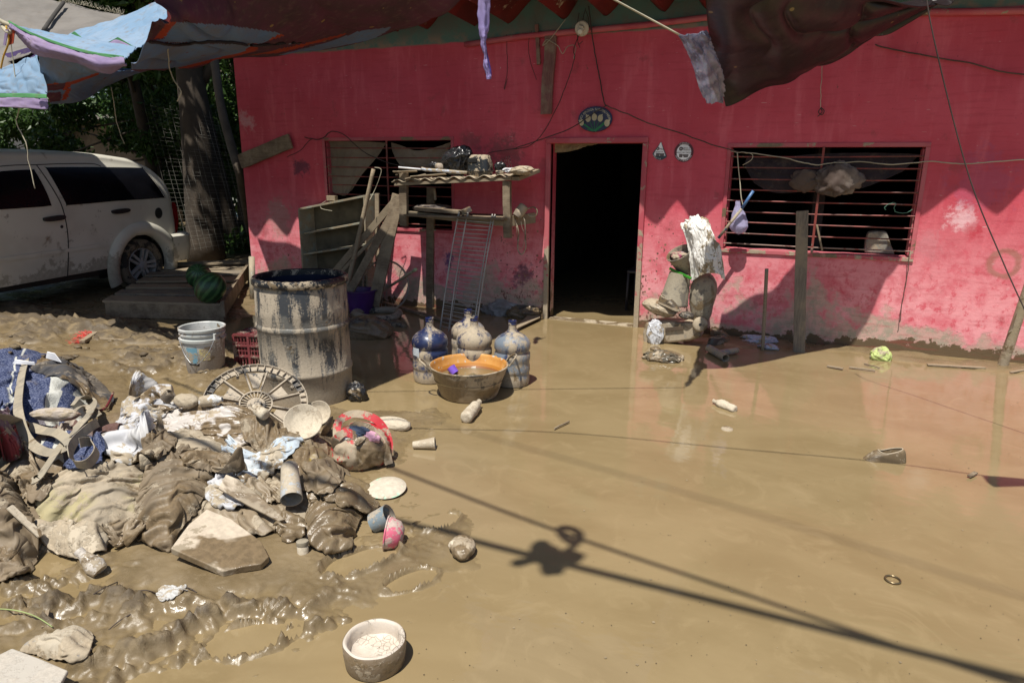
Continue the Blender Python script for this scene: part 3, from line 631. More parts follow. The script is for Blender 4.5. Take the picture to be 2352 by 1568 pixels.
# --- black plastic sheet on the right
bt_ = thing('black_tarp', (.2, -1.4, 2.3), 'black plastic tarp hung in front of the pink wall at top right', 'tarp')
rn = [w0(1617, -60, -2.3), w0(1790, -28, -1.95), w0(1980, -10, -1.35), w0(2170, -4, -.72)]
rm = [w0(1632, 105, -1.5), w0(1800, 95, -1.35), w0(1960, 66, -1.05), w0(2180, -2, -.68)]
rf = [w0(1665, 236, -.75), w0(1786, 197, -.73), w0(1940, 143, -.64), w0(2191, 0, -.63)]
P = sheet([rn, rm, rf], 160, 100, .075, 2.2, 23, (1.5, .8), 2); solid(gridmesh(P).build('plastic_sheet', C_blk, bt_, smooth=True))
A_ = w0(1560, 80, -2.68)
P = sheet([[A_, w0(1592, 77, -2.4), w0(1628, 72, -2.1)], [w0(1590, 148, -1.95), w0(1622, 140, -1.85), w0(1650, 132, -1.6)], [w0(1607, 205, -1.35), w0(1640, 200, -1.25), w0(1662, 198, -1.1)], [w0(1622, 231, -1.05), w0(1642, 236, -1.0), w0(1664, 234, -.85)]], 30, 60, .03, 5, 24, (1, 2)); solid(gridmesh(P).build('silver_flap', C_sil, bt_, smooth=True))
def rope(name, pts, r, mat, label, cat='rope', group=None, n=40, wob=.0, sag=0):
    p = catmull(pts, n); 
    if wob: p = p+np.stack([fbm(np.linspace(0, n/3, n), np.zeros(n)+k, 60+k) for k in range(3)], 1)*wob
    if sag: p[:, 2] -= sag*np.sin(np.linspace(0, math.pi, n))
    return tag(tube(p, r, 6).build(name, mat, smooth=True), label, cat, group)
rope('white_rope', [A_, (A_+np.array([-2.75, -4.1, 3.2]))/2+[0, 0, .02], (-2.75, -4.1, 3.2)], .005, M_cord, 'white rope tied to the silver corner of the black tarp')
# overhead lines (out of the picture above; their shadows cross the water)
def shp(px, py, z): return G(px, py)+SUN*(z/SUN[2])
M_cable = plain('black_cable', (.02, .02, .02), .6)
rope('overhead_cable', [shp(*p, 4.6) for p in ((300, 1035), (930, 1200), (1200, 1270), (1700, 1395), (2352, 1560), (3000, 1725))], .022, M_cable, 'thick black cable overhead whose shadow crosses the muddy water', 'cable')
rope('overhead_wire', [shp(*p, 4.4) for p in ((380, 870), (940, 1090), (1290, 1222), (1700, 1360), (2100, 1495), (2700, 1690))], .0125, M_cable, 'thinner black overhead wire meeting the thick cable to the right', 'cable')
rope('high_cable', [shp(*p, 9.0) for p in ((1000, 970), (1500, 1110), (1900, 1230), (2352, 1370), (2900, 1530))], .0065, M_cable, 'highest overhead cable throwing a faint blurred shadow', 'cable')
rope('clothes_line', [shp(*p, 2.3) for p in ((700, 985), (980, 985), (1300, 994), (1700, 1031), (2000, 1058), (2262, 1092), (2700, 1150))], .0045, M_cord, 'thin clothes line whose shadow runs past the stranded shoe', 'rope')
fl = [shp(*p, 2.29) for p in ((2255, 1091), (2300, 1094), (2352, 1099), (2500, 1110), (2500, 1135), (2352, 1116), (2282, 1118), (2266, 1106))]
tag(prism(fl, (0, 0, -.004)).build('drying_cloth', cloth_mat('grey_rag', (.2, .2, .2))), 'small dark cloth on the clothes line shading the water at the right edge', 'cloth')
bun = thing('cable_bundle', shp(1250, 1290, 4.5), 'ragged dark bundle tangled on the overhead cables, seen as a shadow', 'bundle')
sil = [(1665, 515), (1700, 500), (1760, 500), (1800, 535), (1850, 555), (1870, 580), (1930, 568), (1960, 575), (2050, 607), (2035, 622), (1990, 645), (1940, 655), (1905, 680), (1895, 718), (1840, 722), (1765, 730), (1738, 690), (1730, 640), (1690, 632), (1640, 650), (1570, 667), (1515, 643), (1600, 630), (1655, 600)]
prism([shp(*Y7(*p), 4.4) for p in sil], (0, 0, .09)).build('rag', M_cable, bun)
lp = [(1890, 385), (1940, 380), (2005, 405), (2025, 445), (1990, 490), (1940, 470), (1895, 430)]
tube([shp(*Y7(*p), 4.45) for p in catmull(lp, 30, True)], .022, 6, closed=True).build('loop', M_cable, bun, smooth=True)
tube([shp(*Y7(*p), 4.43) for p in ((2005, 470), (1975, 520), (1930, 545), (1960, 600))], .018, 6).build('strand', M_cable, bun, smooth=True)

# ================================================================ BACKGROUND: trees, fence, poles
def leafmat(name, c1, c2):
    t = NT(name); n = t.noise(1.5, 3); n2 = t.noise(13, 2, off=4); c = t.mix(t.ramp(n2, .3, .7), c1, c2)
    t.out(c, .45, None, .35); tr = t.n('ShaderNodeBsdfTranslucent'); t.set(tr.inputs[0], c); mx = t.n('ShaderNodeMixShader'); mx.inputs[0].default_value = .25
    o = t.t.nodes['Material Output']; t.l(t.b.outputs[0], mx.inputs[1]); t.l(tr.outputs[0], mx.inputs[2]); t.l(mx.outputs[0], o.inputs[0]); return t.mat
L_dk = leafmat('dark_leaf', (.03, .07, .014), (.08, .15, .03)); L_br = leafmat('bright_leaf', (.07, .16, .03), (.13, .24, .05))
M_bark = plain('grey_bark', (.06, .045, .032), .9, bump=1, sc=25); M_bark2 = plain('pole_wood', (.10, .08, .06), .85, bump=.8, sc=30)
def leaves(cl, n, size, r_=rng):
    """leaf faces scattered in ellipsoid clumps cl=[(centre, radii)]"""
    mb = MB(); wts = np.array([np.prod(c[1])**.6 for c in cl]); wts /= wts.sum(); V = []
    for (c, rd), k in zip(cl, r_.multinomial(n, wts)):
        d = r_.normal(size=(k, 3)); d /= np.linalg.norm(d, axis=1, keepdims=True); p = np.array(c)+d*np.array(rd)*(r_.random((k, 1))**.45)
        a = r_.normal(size=(k, 3)); a[:, 2] -= .5; a /= np.linalg.norm(a, axis=1, keepdims=True); b = np.cross(a, r_.normal(size=(k, 3))); b /= np.linalg.norm(b, axis=1, keepdims=True)
        s = size*(.6+.8*r_.random((k, 1))); h = np.cross(a, b)*s*.12
        V.append(np.stack([p, p+a*s*.45+b*s*.24+h, p+a*s, p+a*s*.45-b*s*.24+h], 1))
    V = np.concatenate(V); N = len(V); mb.v = V.reshape(-1, 3).tolist(); mb.f = (np.arange(N)[:, None]*4+np.arange(4)).tolist(); mb.m = [0]*N
    return mb
def tree(name, base, h, cl, n, size, lm, label, rt=.15, lean=(0, 0), group=None):
    t = thing(name, base, label, 'tree', group); b = np.array(base, float); tp = b+[lean[0], lean[1], h]
    k = [b+(tp-b)*s+rng.normal(0, .03, 3)*[1, 1, 0] for s in (0, .3, .6, 1)]; mb = tube(catmull(k, 10), np.linspace(rt*1.15, rt*.55, 10), 12)
    for c, rd in cl[:5]: s = b+(tp-b)*random.uniform(.5, .95); tube([s, (s+np.array(c))/2+[0, 0, .1], np.array(c)], [rt*.35, rt*.22, rt*.08], 6, mb)
    mb.build('trunk', M_bark, t, smooth=True)
    leaves(cl, n, size).build('crown', lm, t); return t
gb = G(478, 598)
def rc(x0, x1, y0, y1, z0, z1, n, r): return [((random.uniform(x0, x1), random.uniform(y0, y1), random.uniform(z0, z1)), tuple(random.uniform(*r)*f for f in (1, 1, .8))) for _ in range(n)]
tree('shade_tree', (gb[0], gb[1], -.1), 5.2, rc(gb[0]-1.6, gb[0]+1.4, gb[1]-.4, gb[1]+1.4, 3.4, 5.6, 14, (.5, .9)), 9000, .17, L_dk, 'thick-trunked tree behind the rear of the car, bark in deep shade', .27, (-.35, .3))
tree('leafy_tree', (-10.2, 4.2, -.1), 4.0, rc(-11.4, -8.8, 3.4, 5.2, 1.5, 4.2, 16, (.45, .8)), 12000, .13, L_dk, 'dense small-leaved tree beyond the middle of the car roof', .12)
tree('leafy_tree', (-12.8, 4.4, -.1), 4.0, rc(-14, -11.5, 3.6, 5.4, 2.1, 4.4, 14, (.5, .8)), 9000, .15, L_dk, 'dark tree with forked trunk above the front of the car', .14, (.4, 0))
tree('leafy_tree', (-7.4, 4.6, -.1), 4.4, rc(-8.6, -6.7, 3.8, 5.6, .6, 4.4, 16, (.45, .8)), 10000, .13, L_dk, 'dark bushy tree close to the corner of the pink house', .12)
tree('leafy_tree', (-11.2, 3.2, -.1), 2.6, rc(-15.5, -9.6, 2.6, 3.8, .9, 2.6, 26, (.3, .5)), 13000, .13, L_dk, 'low leafy tree in front of the beige neighbour wall above the car roof', .07)
tree('added_shade_tree', (-9.4, 3.0, -.1), 6.0, rc(-14.5, -6.9, -1.4, 3.2, 4.6, 6.4, 34, (.8, 1.2)), 15000, .30, L_dk, 'tall spreading tree with a crown added above the view to shade the car', .2, (0, -1))  # crown added overhead, out of view, to shade the car and trees
tree('broad_leaf_tree', (-11.5, 3.4, -.1), 5.2, rc(-11.6, -7.8, 1.0, 2.6, 4.0, 5.4, 14, (.35, .6)), 3000, .26, L_br, 'bright broad-leaved tree showing above the grey canvas', .12, (.6, -1.0))
tag(leaves([((x, 8+random.uniform(-.5, 1.5), random.uniform(.5, 7)), (1.3, .8, 1.2)) for x in np.linspace(-27, -3, 34) for _ in (0, 1)], 30000, .3).build('far_wood', L_dk), 'dark mass of trees closing the view behind the yard', 'wood', kind='stuff')
tag(leaves([((x, 3.0+random.uniform(-.5, .8), random.uniform(.1, .45)), (.5, .4, .3)) for x in np.linspace(-16, -6.5, 26)], 9000, .12).build('undergrowth', L_dk), 'low dark weeds under the trees', 'undergrowth', kind='stuff')
wallb = thing('neighbour_house', (-16, 6.4, 0), 'pale beige neighbour building glimpsed through the trees at left', 'building')
box((-17.2, 6.8, 1.2), (4.6, .3, 2.6)).build('wall', plain('beige_wall', (.15, .115, .075), .9), wallb); box((-19.2, 6.3, 1.4), (2.2, .3, 2.9)).build('white_wall', plain('white_wall', (.085, .085, .085), .9), wallb); box((-17.5, 6.6, 2.62), (6, 1.2, .1)).build('roof', plain('dull_roof', (.2, .18, .16), .9), wallb)
tag(tube(catmull([w0(483, 60, 1.3), w0(505, 230, 1.2), w0(530, 330, 1.05), w0(556, 420, .85), G(578, 560)], 16), np.linspace(.055, .07, 16), 10).build('leaning_pole', M_bark2, smooth=True), 'grey wooden pole leaning beside the corner of the pink house', 'pole')
fm = MB(); o0, ex, ez = w0(330, 470, 1.8), np.array([1, 0, 0.]), None
for k in range(13):
    a = w0(330+k*15, 235+k*2, 1.9); b = w0(420+k*14, 575-max(0, k-7)*3, 1.3); tube(catmull([a, (a+b)/2+rng.normal(0, .015, 3), b], 6), .0016, 4, fm)
for k in range(34):
    t_ = k/33; a = w0(330+90*t_, 240+335*t_, 1.9-.6*t_); b = w0(520+85*t_, 278+275*t_, 1.9-.6*t_); tube(catmull([a, (a+b)/2+rng.normal(0, .012, 3), b], 6), .0011, 4, fm)
tag(fm.build('wire_mesh_fence', plain('galvanised_wire', (.25, .24, .21), .5, .5)), 'slanting galvanised wire mesh fence in front of the shaded trunk', 'fence')
# twigs / vines hanging over the car
for i, (pts, y, lb) in enumerate([(((20, 60), (30, 140), (44, 240), (38, 280), (60, 330), (66, 370), (80, 433)), -3.0, 'thin vine hanging past the blue tarp end over the car window'), (((385, 80), (388, 150), (400, 185), (416, 210), (407, 232)), -2.9, 'short pale string hanging below the striped canopy'), (((255, 200), (262, 240), (268, 280), (285, 330)), -1.9, 'frayed string hanging in front of the dark trees')]):
    line(pts, y, .004, 'hanging_string', M_cord, n=30, wob=.003); tag(bpy.context.scene.collection.objects[-1], lb, 'string')
tg = thing('tarp_knot', w0(10, 60, -3.3), 'knotted end of the tarp with red ribbon and yellow cord at top left', 'knot')
tube(catmull([w0(-20, 35, -3.3), w0(8, 52, -3.28), w0(30, 62, -3.26), w0(20, 75, -3.3), w0(5, 60, -3.27)], 20), .014, 8).build('knot', M_cord, tg, smooth=True)
tube(catmull([w0(14, 60, -3.3), w0(20, 95, -3.3), w0(8, 130, -3.3), w0(2, 158, -3.3)], 20), .006, 6).build('yellow_cord', plain('yellow_cord', (.55, .32, .04), .8), tg, smooth=True)
prism([w0(*p, -3.29) for p in ((20, 66), (34, 68), (30, 100), (20, 104))], (0, .004, 0)).build('red_ribbon', C_red, tg); prism([w0(*p, -3.31) for p in ((12, 68), (19, 68), (12, 105), (7, 104))], (0, .004, 0)).build('pale_ribbon', C_lil, tg)

# ================================================================ CAR
cp0 = np.array([-7.46, -.59, 0]); cd = nrm([-.07, 1, 0]); cn = np.array([cd[1], -cd[0], 0])
def SV(px, py):
    p = PL(px, py, cp0, cn); return float((p-cp0)@cd), float(p[2])
roofl = [SV(*p) for p in ((-700, 420), (-420, 360), (-100, 345), (0, 346), (100, 347.5), (200, 350), (270, 354), (330, 364), (365, 383), (390, 412), (406, 445), (413, 480), (414, 540))]
rs = np.array([p[0] for p in roofl]); rz = np.array([p[1] for p in roofl]); s_end = rs[-1]; ztop = rz[3]
sil_s, sil_z = zip(*[SV(*p) for p in ((-700, 790), (0, 662), (234, 620), (400, 588))])
def topz(s): return float(np.interp(s, rs, np.minimum.accumulate(rz[::-1])[::-1] if False else rz))
def botz(s): return float(np.interp(s, sil_s, sil_z))
zbel = SV(200, 468)[1]
def lat(s, z):
    b = -.02*((z-.75)/.4)**2
    if z > zbel: b -= .16*((z-zbel)/(ztop-zbel))**1.35
    e = (s-(s_end-.2))/.2
    if e > 0: b -= .07*min(1, e)**2.6
    return b
def sp(s, z, off=0.): return cp0+cd*s+cn*(lat(s, z)+off)+np.array([0, 0, z])
wc_s, wc_z = SV(335, 609); WR = .325; AR = WR+.085
car = thing('parked_suv', (-7.6, -1.5, 0), 'dusty white SUV parked in shade beside the pink house', 'car')
M_car = dirty('dusty_white_paint', (.66, .63, .54), .12, .0, .35, 2.6, base2=(.60, .565, .48), bump=.05, low=(.1, .75), dry=(.45, .41, .33)); M_glass = plain('dark_window_glass', (.006, .006, .008), .18, spec=.22, bump=0); M_blk = plain('black_plastic_part', (.02, .02, .02), .5); M_seam = plain('dark_seam_gap', (.015, .013, .012), .9)
body = MB(); S = np.linspace(-4.3, s_end, 130); rows = []
for s in S:
    tz, bz = topz(s), botz(s); hs = np.linspace(0, 1, 30); col = [sp(s, bz+(tz-.07-bz)*h) for h in hs]
    a = sp(s, tz-.07); wid = 1.72+2*lat(s, tz-.07)
    for t in np.linspace(.12, 1, 9): th = t*math.pi/2; col.append(a-cn*(.10*(1-math.cos(th)))+np.array([0, 0, .07*math.sin(th)]))
    for t in np.linspace(.08, 1, 10): col.append(a-cn*(.10+(wid-.2)*t)+np.array([0, 0, .07+.03*math.sin(math.pi*t)]))
    b_ = col[-1]
    for zz_ in np.linspace(tz-.1, bz, 6): col.append(np.array([b_[0]-cn[0]*.08, b_[1]-cn[1]*.08, zz_]))
    rows.append(col)
P = np.array(rows); nu, nv = P.shape[:2]; F = []
for i in range(nu-1):
    for j in range(nv-1):
        c = (P[i, j]+P[i+1, j+1])/2; s = (c-cp0)@cd
        if j < 29 and math.hypot(s-wc_s, c[2]-wc_z) < AR-.015: continue
        F.append((i*nv+j, (i+1)*nv+j, (i+1)*nv+j+1, i*nv+j+1))
F.append(tuple((nu-1)*nv+j for j in range(nv)))
body.add(P.reshape(-1, 3), F); body.build('body', M_car, car, smooth=True, auto=35)
box(tuple(cp0+cd*-1.7-cn*.86+np.array([0, 0, .36])), (1.5, 4.6, .22), rz=math.atan2(-cd[0], cd[1])).build('underbody', M_blk, car)
box(tuple(cp0+cd*wc_s-cn*.55+np.array([0, 0, .55])), (.5, .84, .75), rz=math.atan2(-cd[0], cd[1])).build('wheel_well', M_blk, car)
def patch(px, off, name, mat, parent=car, hole=None, th=.01, **k):
    pts = catmull([SV(*p) for p in px], len(px)*6, True); V = [sp(s, z, off) for s, z in pts]; n = len(V)
    c = np.mean(pts, 0); V2 = [sp(c[0]+(s-c[0])*.6, c[1]+(z-c[1])*.6, off) for s, z in pts]; V3 = [sp(s, z, off-th) for s, z in pts]; Vc = [sp(c[0], c[1], off)]
    mb = MB(); mb.add(V3+V+V2+Vc, [(i, (i+1) % n, n+(i+1) % n, n+i) for i in range(n)]+[(n+i, n+(i+1) % n, 2*n+(i+1) % n, 2*n+i) for i in range(n)]+[(2*n+i, 2*n+(i+1) % n, 3*n) for i in range(n)])
    return mb.build(name, mat, parent, smooth=True, auto=30, **k)
def rp(P_, k=.12):  # sharpen corners for catmull by doubling near each corner
    out = []
    for i, p in enumerate(P_):
        a, b = P_[i-1], P_[(i+1) % len(P_)]
        out += [(p[0]+(a[0]-p[0])*k, p[1]+(a[1]-p[1])*k), (p[0]+(b[0]-p[0])*k, p[1]+(b[1]-p[1])*k)]
    return out
patch(rp([Z5(525, 392), Z5(940, 388), Z5(1400, 395), Z5(1520, 668), Z5(1060, 700), Z5(620, 738)], .07), .008, 'rear_side_window', M_glass)
patch(rp([Z5(-40, 560), Z5(60, 430), Z5(410, 410), Z5(480, 742), Z5(160, 768), Z5(-60, 780)], .09), .008, 'front_side_window', M_glass)
patch(rp([Z5(-50, 560), Z5(-10, 780), Z5(-420, 800), Z5(-300, 600)], .09), .008, 'windshield_side_window', M_glass)
def seam(px, name='door_seam', r=.005, mat=None):
    pts = catmull([SV(*p) for p in px], len(px)*6); tube([sp(s, z, .001) for s, z in pts], r, 5).build(name, mat or M_seam, car, smooth=True)
seam([Z5(450, 368), Z5(520, 570), Z5(590, 800), Z5(625, 1050), Z5(634, 1390)]); seam([Z5(0, 420), Z5(60, 390), Z5(250, 372), Z5(450, 368), Z5(700, 358), Z5(960, 358), Z5(1030, 382)])
seam([Z5(1410, 395), Z5(1470, 520), Z5(1530, 660)], r=.003)
for q in (((0, 1222), (320, 1178), (634, 1134), (940, 1088), (955, 1120), (634, 1166), (0, 1255)),): 
    mo = [Z5(*p) for p in q]; patch(mo, .012, 'side_moulding', M_car)
for q in ([(395, 862), (420, 848), (560, 828), (590, 845), (560, 872), (420, 888)], [(1025, 795), (1050, 780), (1160, 766), (1185, 785), (1150, 805), (1050, 818)]): patch([Z5(*p) for p in q], .035, 'door_handle', M_blk, th=.04)
fc = SV(*Z5(1458, 810)); patch([Z5(1458+33*math.cos(a), 810+50*math.sin(a)) for a in np.linspace(0, 6.28, 9)[:-1]], .006, 'fuel_cap', M_blk)
kc = [Z5(568+13*math.cos(a), 935+15*math.sin(a)) for a in np.linspace(0, 6.28, 7)[:-1]]; patch(kc, .005, 'door_lock', M_blk)
patch([Z5(*p) for p in ((1610, 725), (1648, 722), (1664, 800), (1672, 900), (1660, 985), (1640, 985), (1630, 860))], .012, 'tail_light', plain('red_lens', (.22, .008, .01), .2), th=.06)
# rear bumper, wraps round the back
bz0, bz1 = SV(400, 600)[1]+.0, SV(395, 537)[1]; bs0 = SV(389, 560)[0]; bs1 = SV(434, 545)[0]
pf = [(.04, bz1), (.07, bz1-.03), (.07, (bz0+bz1)/2), (.03, bz0), (-.1, bz0+.01), (-.1, bz1)]
rows = []
for t in np.linspace(0, 1, 14):
    ang = t*math.pi/2; R_ = bs1-bs0-.12
    if t < .5: base = cp0+cd*(bs0+t*2*(bs1-bs0-.14)); off = 0; nn = cn
    else:
        th = (t-.5)*2*math.pi/2; base = cp0+cd*(bs1-.14+.14*math.sin(th))-cn*(.14*(1-math.cos(th)))*1.0; nn = cn*math.cos(th)+cd*math.sin(th)
    rows.append([base+nn*o+np.array([0, 0, z]) for o, z in pf+[pf[0]]])
rows.append([p-cn*1.4 for p in rows[-1]]); gridmesh(np.array(rows), uv=False).build('rear_bumper', M_car, car, smooth=True, auto=40)
# wheel-arch flare
fl_ = []
for a in np.linspace(math.radians(-22), math.radians(203), 40):
    ca, sa = math.cos(a), math.sin(a)
    fl_.append([sp(wc_s+ca*r, wc_z+sa*r*1.0, o) for r, o in ((AR+.13, .002), (AR+.12, .035), (AR+.05, .055), (AR-.005, .05), (AR-.03, -.06))])
gridmesh(np.array(fl_), uv=False).build('wheel_arch_flare', M_car, car, smooth=True)
M_tyre = dirty('dusty_tyre', (.03, .028, .026), .55, .1, .85, 8, dry=(.20, .165, .12)); M_rim = dirty('dull_alloy', (.30, .30, .31), .3, .05, .4, 9, metal=.0, dry=(.24, .2, .15))
def wheel(s):
    c = cp0+cd*s-cn*.03+np.array([0, 0, wc_z]); ax = cn
    ty = lathe([(WR*.66, -.18), (WR*.9, -.2), (WR, -.16), (WR, -.04), (WR*.985, -.02), (WR*.92, .0), (WR*.75, .005), (WR*.655, -.015), (WR*.65, -.03)], c, ax, 48)
    w_ = ty.build('wheel', M_tyre, car, smooth=True)
    rm_ = lathe([(WR*.655, -.02), (WR*.62, -.012), (WR*.59, -.03), (WR*.56, -.12), (.0, -.13)], c, ax, 48)
    a, b, d = frame(ax, (0, 1, 0))
    for k in range(5):
        th = 2*math.pi*k/5+.3; e = a*math.cos(th)+b*math.sin(th); t_ = np.cross(d, e)
        for sg in (-1, 1): beam(c+e*.04+t_*sg*.022-d*.03, c+e*WR*.61+t_*sg*.035-d*.022, .034, .03, d, rm_)
    lathe([(.055, -.05), (.055, -.012), (.035, -.002), (0, 0)], c, ax, 20, rm_)
    rm_.build('rim', M_rim, w_, smooth=True, auto=35)
    bl_ = disc(c-d*.11, WR*.6, ax); bl_.build('brake_shadow', M_blk, w_)
wheel(wc_s); wheel(wc_s-2.75)
# ================================================================ THINGS AGAINST THE WALL
Wd_g = wood('muddy_wood', (.34, .27, .185), (.17, .13, .085), .6); Wd_d = wood('dark_muddy_wood', (.22, .165, .11), (.11, .08, .055), .4); Wd_p = wood('pinkish_board', (.26, .12, .10), (.15, .07, .06), .3, (14, 14, 1)); Wd_v = wood('grey_post_wood', (.24, .2, .155), (.13, .11, .09), .4, (14, 14, 1))
def mbuild(mb, name, mat, label=None, cat=None, group=None, parent=None, **k):
    o = mb.build(name, mat, parent, **k); return tag(o, label, cat, group)
# hanging board and stub over the door area
mbuild(beam(W(1266, 76, -.035), W(1254, 262, -.035), .115, .03, (0, 1, 0), jag=.01, seg=6), 'hanging_board', Wd_p, 'long weathered pinkish board hanging on the wall left of the oval plaque', 'board', bevel=.004)
mbuild(beam(W(1233, 58, -.03), W(1238, 148, -.03), .035, .02, (0, 1, 0), jag=.006, seg=3), 'hanging_strip', Wd_p, 'thin short slat hanging beside the long weathered board', 'slat')
mbuild(beam(W(552, 372, -.06), W(667, 324, -.05), .17, .03, (0, 1, 0), jag=.008, seg=5), 'nailed_plank', Wd_d, 'dark short plank nailed slantwise at the left corner of the pink wall', 'plank', bevel=.006)
# lamp holder
lh = thing('lamp_holder', W(1337, 70, -.1), 'round white lamp holder on wires under the roof edge', 'lamp')
c0 = W(1337, 66, -.12); ax = nrm([.05, -1, -.25])
lathe([(0, 0), (.062, 0), (.066, .008), (.06, .02), (.03, .026), (.028, .06), (0, .06)], c0, ax, 28).build('porcelain_plate', dirty('old_porcelain', (.55, .5, .4), .2, .1, .4, 20), lh, smooth=True, auto=40)
lathe([(.024, .055), (.026, .075), (.02, .085), (.0, .085)], c0-np.array([0, 0, .02]), ax, 20).build('socket', plain('cream_bakelite', (.6, .57, .48), .4), lh, smooth=True, auto=40)
for pts in ([(1345, 20), (1340, 40), (1337, 62)], [(1330, 30), (1326, 60), (1328, 100), (1338, 95)], [(1345, 25), (1352, 45), (1350, 75)], [(1328, 70), (1327, 95), (1332, 110)]):
    tube(catmull([W(*p, -.1) for p in pts], 16), .0035, 5).build('lead_wire', M_dkcord, lh, smooth=True)
# wires on the wall
def wire(pts, y, r, label, mat=None, name='wall_wire', cat='wire', n=None, wob=.006, grp=None):
    n = n or len(pts)*8; p = catmull([W(a, b, y if np.isscalar(y) else y[i]) for i, (a, b) in enumerate(pts)], n)
    i = np.arange(n); p = p+np.stack([fbm(i*.37, i*0+3, len(pts)), i*0, fbm(i*.31, i*0+9, len(pts)+1)], 1)*wob
    return mbuild(tube(p, r, 5), name, mat or M_wire, label, cat, grp, smooth=True)
wire([(1352, 15), (1362, 95), (1372, 150), (1380, 195), (1388, 237), (1392, 243)], (-.1, -.06, -.05, -.05, -.06, -.07), .006, 'dark twisted cable running from the roof down to the oval plaque', M_dkcord)
wire([(1392, 243), (1440, 262), (1500, 287), (1560, 305), (1620, 327), (1680, 345), (1710, 352)], -.07, .0055, 'brown cable sagging from the plaque to the right barred window')
wire([(1392, 243), (1360, 262), (1320, 290), (1260, 315), (1210, 332), (1180, 342)], -.075, .005, 'dark wire sagging from the plaque down to the left over the door', M_dkcord)
wire([(1340, 60), (1318, 110), (1319, 135), (1300, 195), (1280, 245), (1248, 305), (1215, 335), (1180, 342), (1120, 352)], (-.1, -.08, -.06, -.05, -.05, -.05, -.05, -.05, -.05), .004, 'thin cord hanging beside the pinkish board and looping left', M_dkcord)
wire([(1300, 45), (1262, 92), (1246, 105), (1256, 92), (1282, 106), (1292, 124), (1305, 106), (1322, 108), (1318, 135)], -.06, .0035, 'tangled pale twine hooked over the top of the hanging board', M_cord, 'twine', 'twine')
wire([(1222, 70), (1214, 95), (1216, 130), (1232, 184)], -.04, .003, 'thin dark string hanging left of the pinkish slat', M_dkcord)
wire([(1163, 80), (1165, 130), (1165, 170), (1158, 205), (1166, 182)], -.03, .003, 'thin black string with a loop hanging right of the violet strip', M_dkcord)
wire([(700, 316), (735, 320), (760, 303), (790, 310), (830, 345), (880, 370), (940, 386)], -.05, .0055, 'frayed cable crossing the top of the curtained window', M_dkcord)
wire([(660, 360), (690, 345), (712, 322), (735, 320)], -.04, .004, 'thin wire from the nailed plank toward the curtained window', M_dkcord)
wire([(1905, 143), (1990, 112), (2010, 103), (2060, 115), (2140, 130), (2230, 146), (2300, 165), (2400, 178)][2:], -.03, .006, 'brown root-like cable crossing the wall at upper right')
wire([(1707, 350), (1800, 363), (1850, 375), (1880, 379), (1915, 374), (1985, 372), (2050, 378), (2130, 371), (2180, 374), (2230, 376), (2300, 370), (2400, 366)], -.05, .005, 'pale crooked cord running across the right window and beyond', M_cord)
wire([(1888, 150), (1886, 200), (1885, 247)], -.05, .003, 'thin wire hanging on the wall over the right window', M_cord)
wire([(1885, 247), (1893, 255), (1888, 264), (1880, 258), (1885, 250), (1888, 258), (1878, 268)], -.05, .004, 'small coil of wire hanging over the right window', M_dkcord, 'wire_coil', 'wire', wob=0)
mbuild(tube(catmull([W(2120, -80, -1.97), W(2142, 76, -1.98), W(2222, 393, -1.93)+[.0, 0, 0], W(2301, 595, -1.96), (1.39, -2.01, .53), (1.63, -2.03, .0)], 30), .004, 6), 'tie_rope', M_dkcord, 'dark taut rope slanting down from the black tarp across the right side', 'rope')
wire([(2088, 585), (2085, 620), (2075, 680), (2066, 740)], -.04, .004, 'thin wire hanging from the right window sill corner', M_wire)
# ---- oval plaque with lettering
def text_mesh(s, size, ox, oz, y, rot=0, flip=False):
    cu = bpy.data.curves.new('lettering', 'FONT'); cu.body = s; cu.size = size; cu.align_x = 'CENTER'; cu.align_y = 'CENTER'; cu.extrude = .0006; cu.resolution_u = 3
    o = bpy.data.objects.new('tmp', cu); COL.objects.link(o); dg = bpy.context.evaluated_depsgraph_get(); me = bpy.data.meshes.new_from_object(o.evaluated_get(dg)); bpy.data.objects.remove(o)
    c, s_ = math.cos(rot), math.sin(rot); V = [(ox+v.co.x*c-v.co.y*s_, y-v.co.z, oz+v.co.x*s_+v.co.y*c) for v in me.vertices]; F = [tuple(p.vertices) for p in me.polygons]; bpy.data.meshes.remove(me); return V, F
def arc_text(mb, s, cx, cz, rx, rz, a0, a1, size, y, inward=False):
    n = len(s)
    for i, ch in enumerate(s):
        if ch == ' ': continue
        a = math.radians(a0+(a1-a0)*i/(n-1)); x, z = cx+rx*math.cos(a), cz+rz*math.sin(a)
        tx, tz = -rx*math.sin(a), rz*math.cos(a); rot = math.atan2(tz, tx)+(math.pi if not inward else 0)
        mb.add(*text_mesh(ch, size, x, z, y, rot))
pc = W(1366.5, 274, -.03); hw = (W(1405.5, 274, -.03)[0]-W(1327, 274, -.03)[0])/2; hh = (W(1366, 244, -.03)[2]-W(1366, 303, -.03)[2])/2
pq = thing('oval_plaque', pc, 'dark blue oval clay plaque with painted white lilies and a blessing over the door', 'plaque')
def oval(rx, rz, y0, y1, n=48): return [(pc[0]+rx*math.cos(2*math.pi*k/n), y0, pc[2]+rz*math.sin(2*math.pi*k/n)) for k in range(n)], (0, y1-y0, 0)
o_, e_ = oval(hw, hh, -.012, -.03); prism(o_, e_).build('clay_base', plain('dark_blue_glaze', (.012, .014, .07), .25), pq, bevel=.004)
tm = MB(); arc_text(tm, 'DIOS BENDIGA NUESTRO HOGAR', pc[0], pc[2]-.012, hw*.84, hh*.86, 174, 6, .030, -.031); tm.build('lettering', plain('cream_letter', (.62, .58, .45), .7), pq)
M_lil = plain('cream_petal', (.62, .55, .36), .6); M_stem = plain('green_stem', (.02, .22, .09), .5)
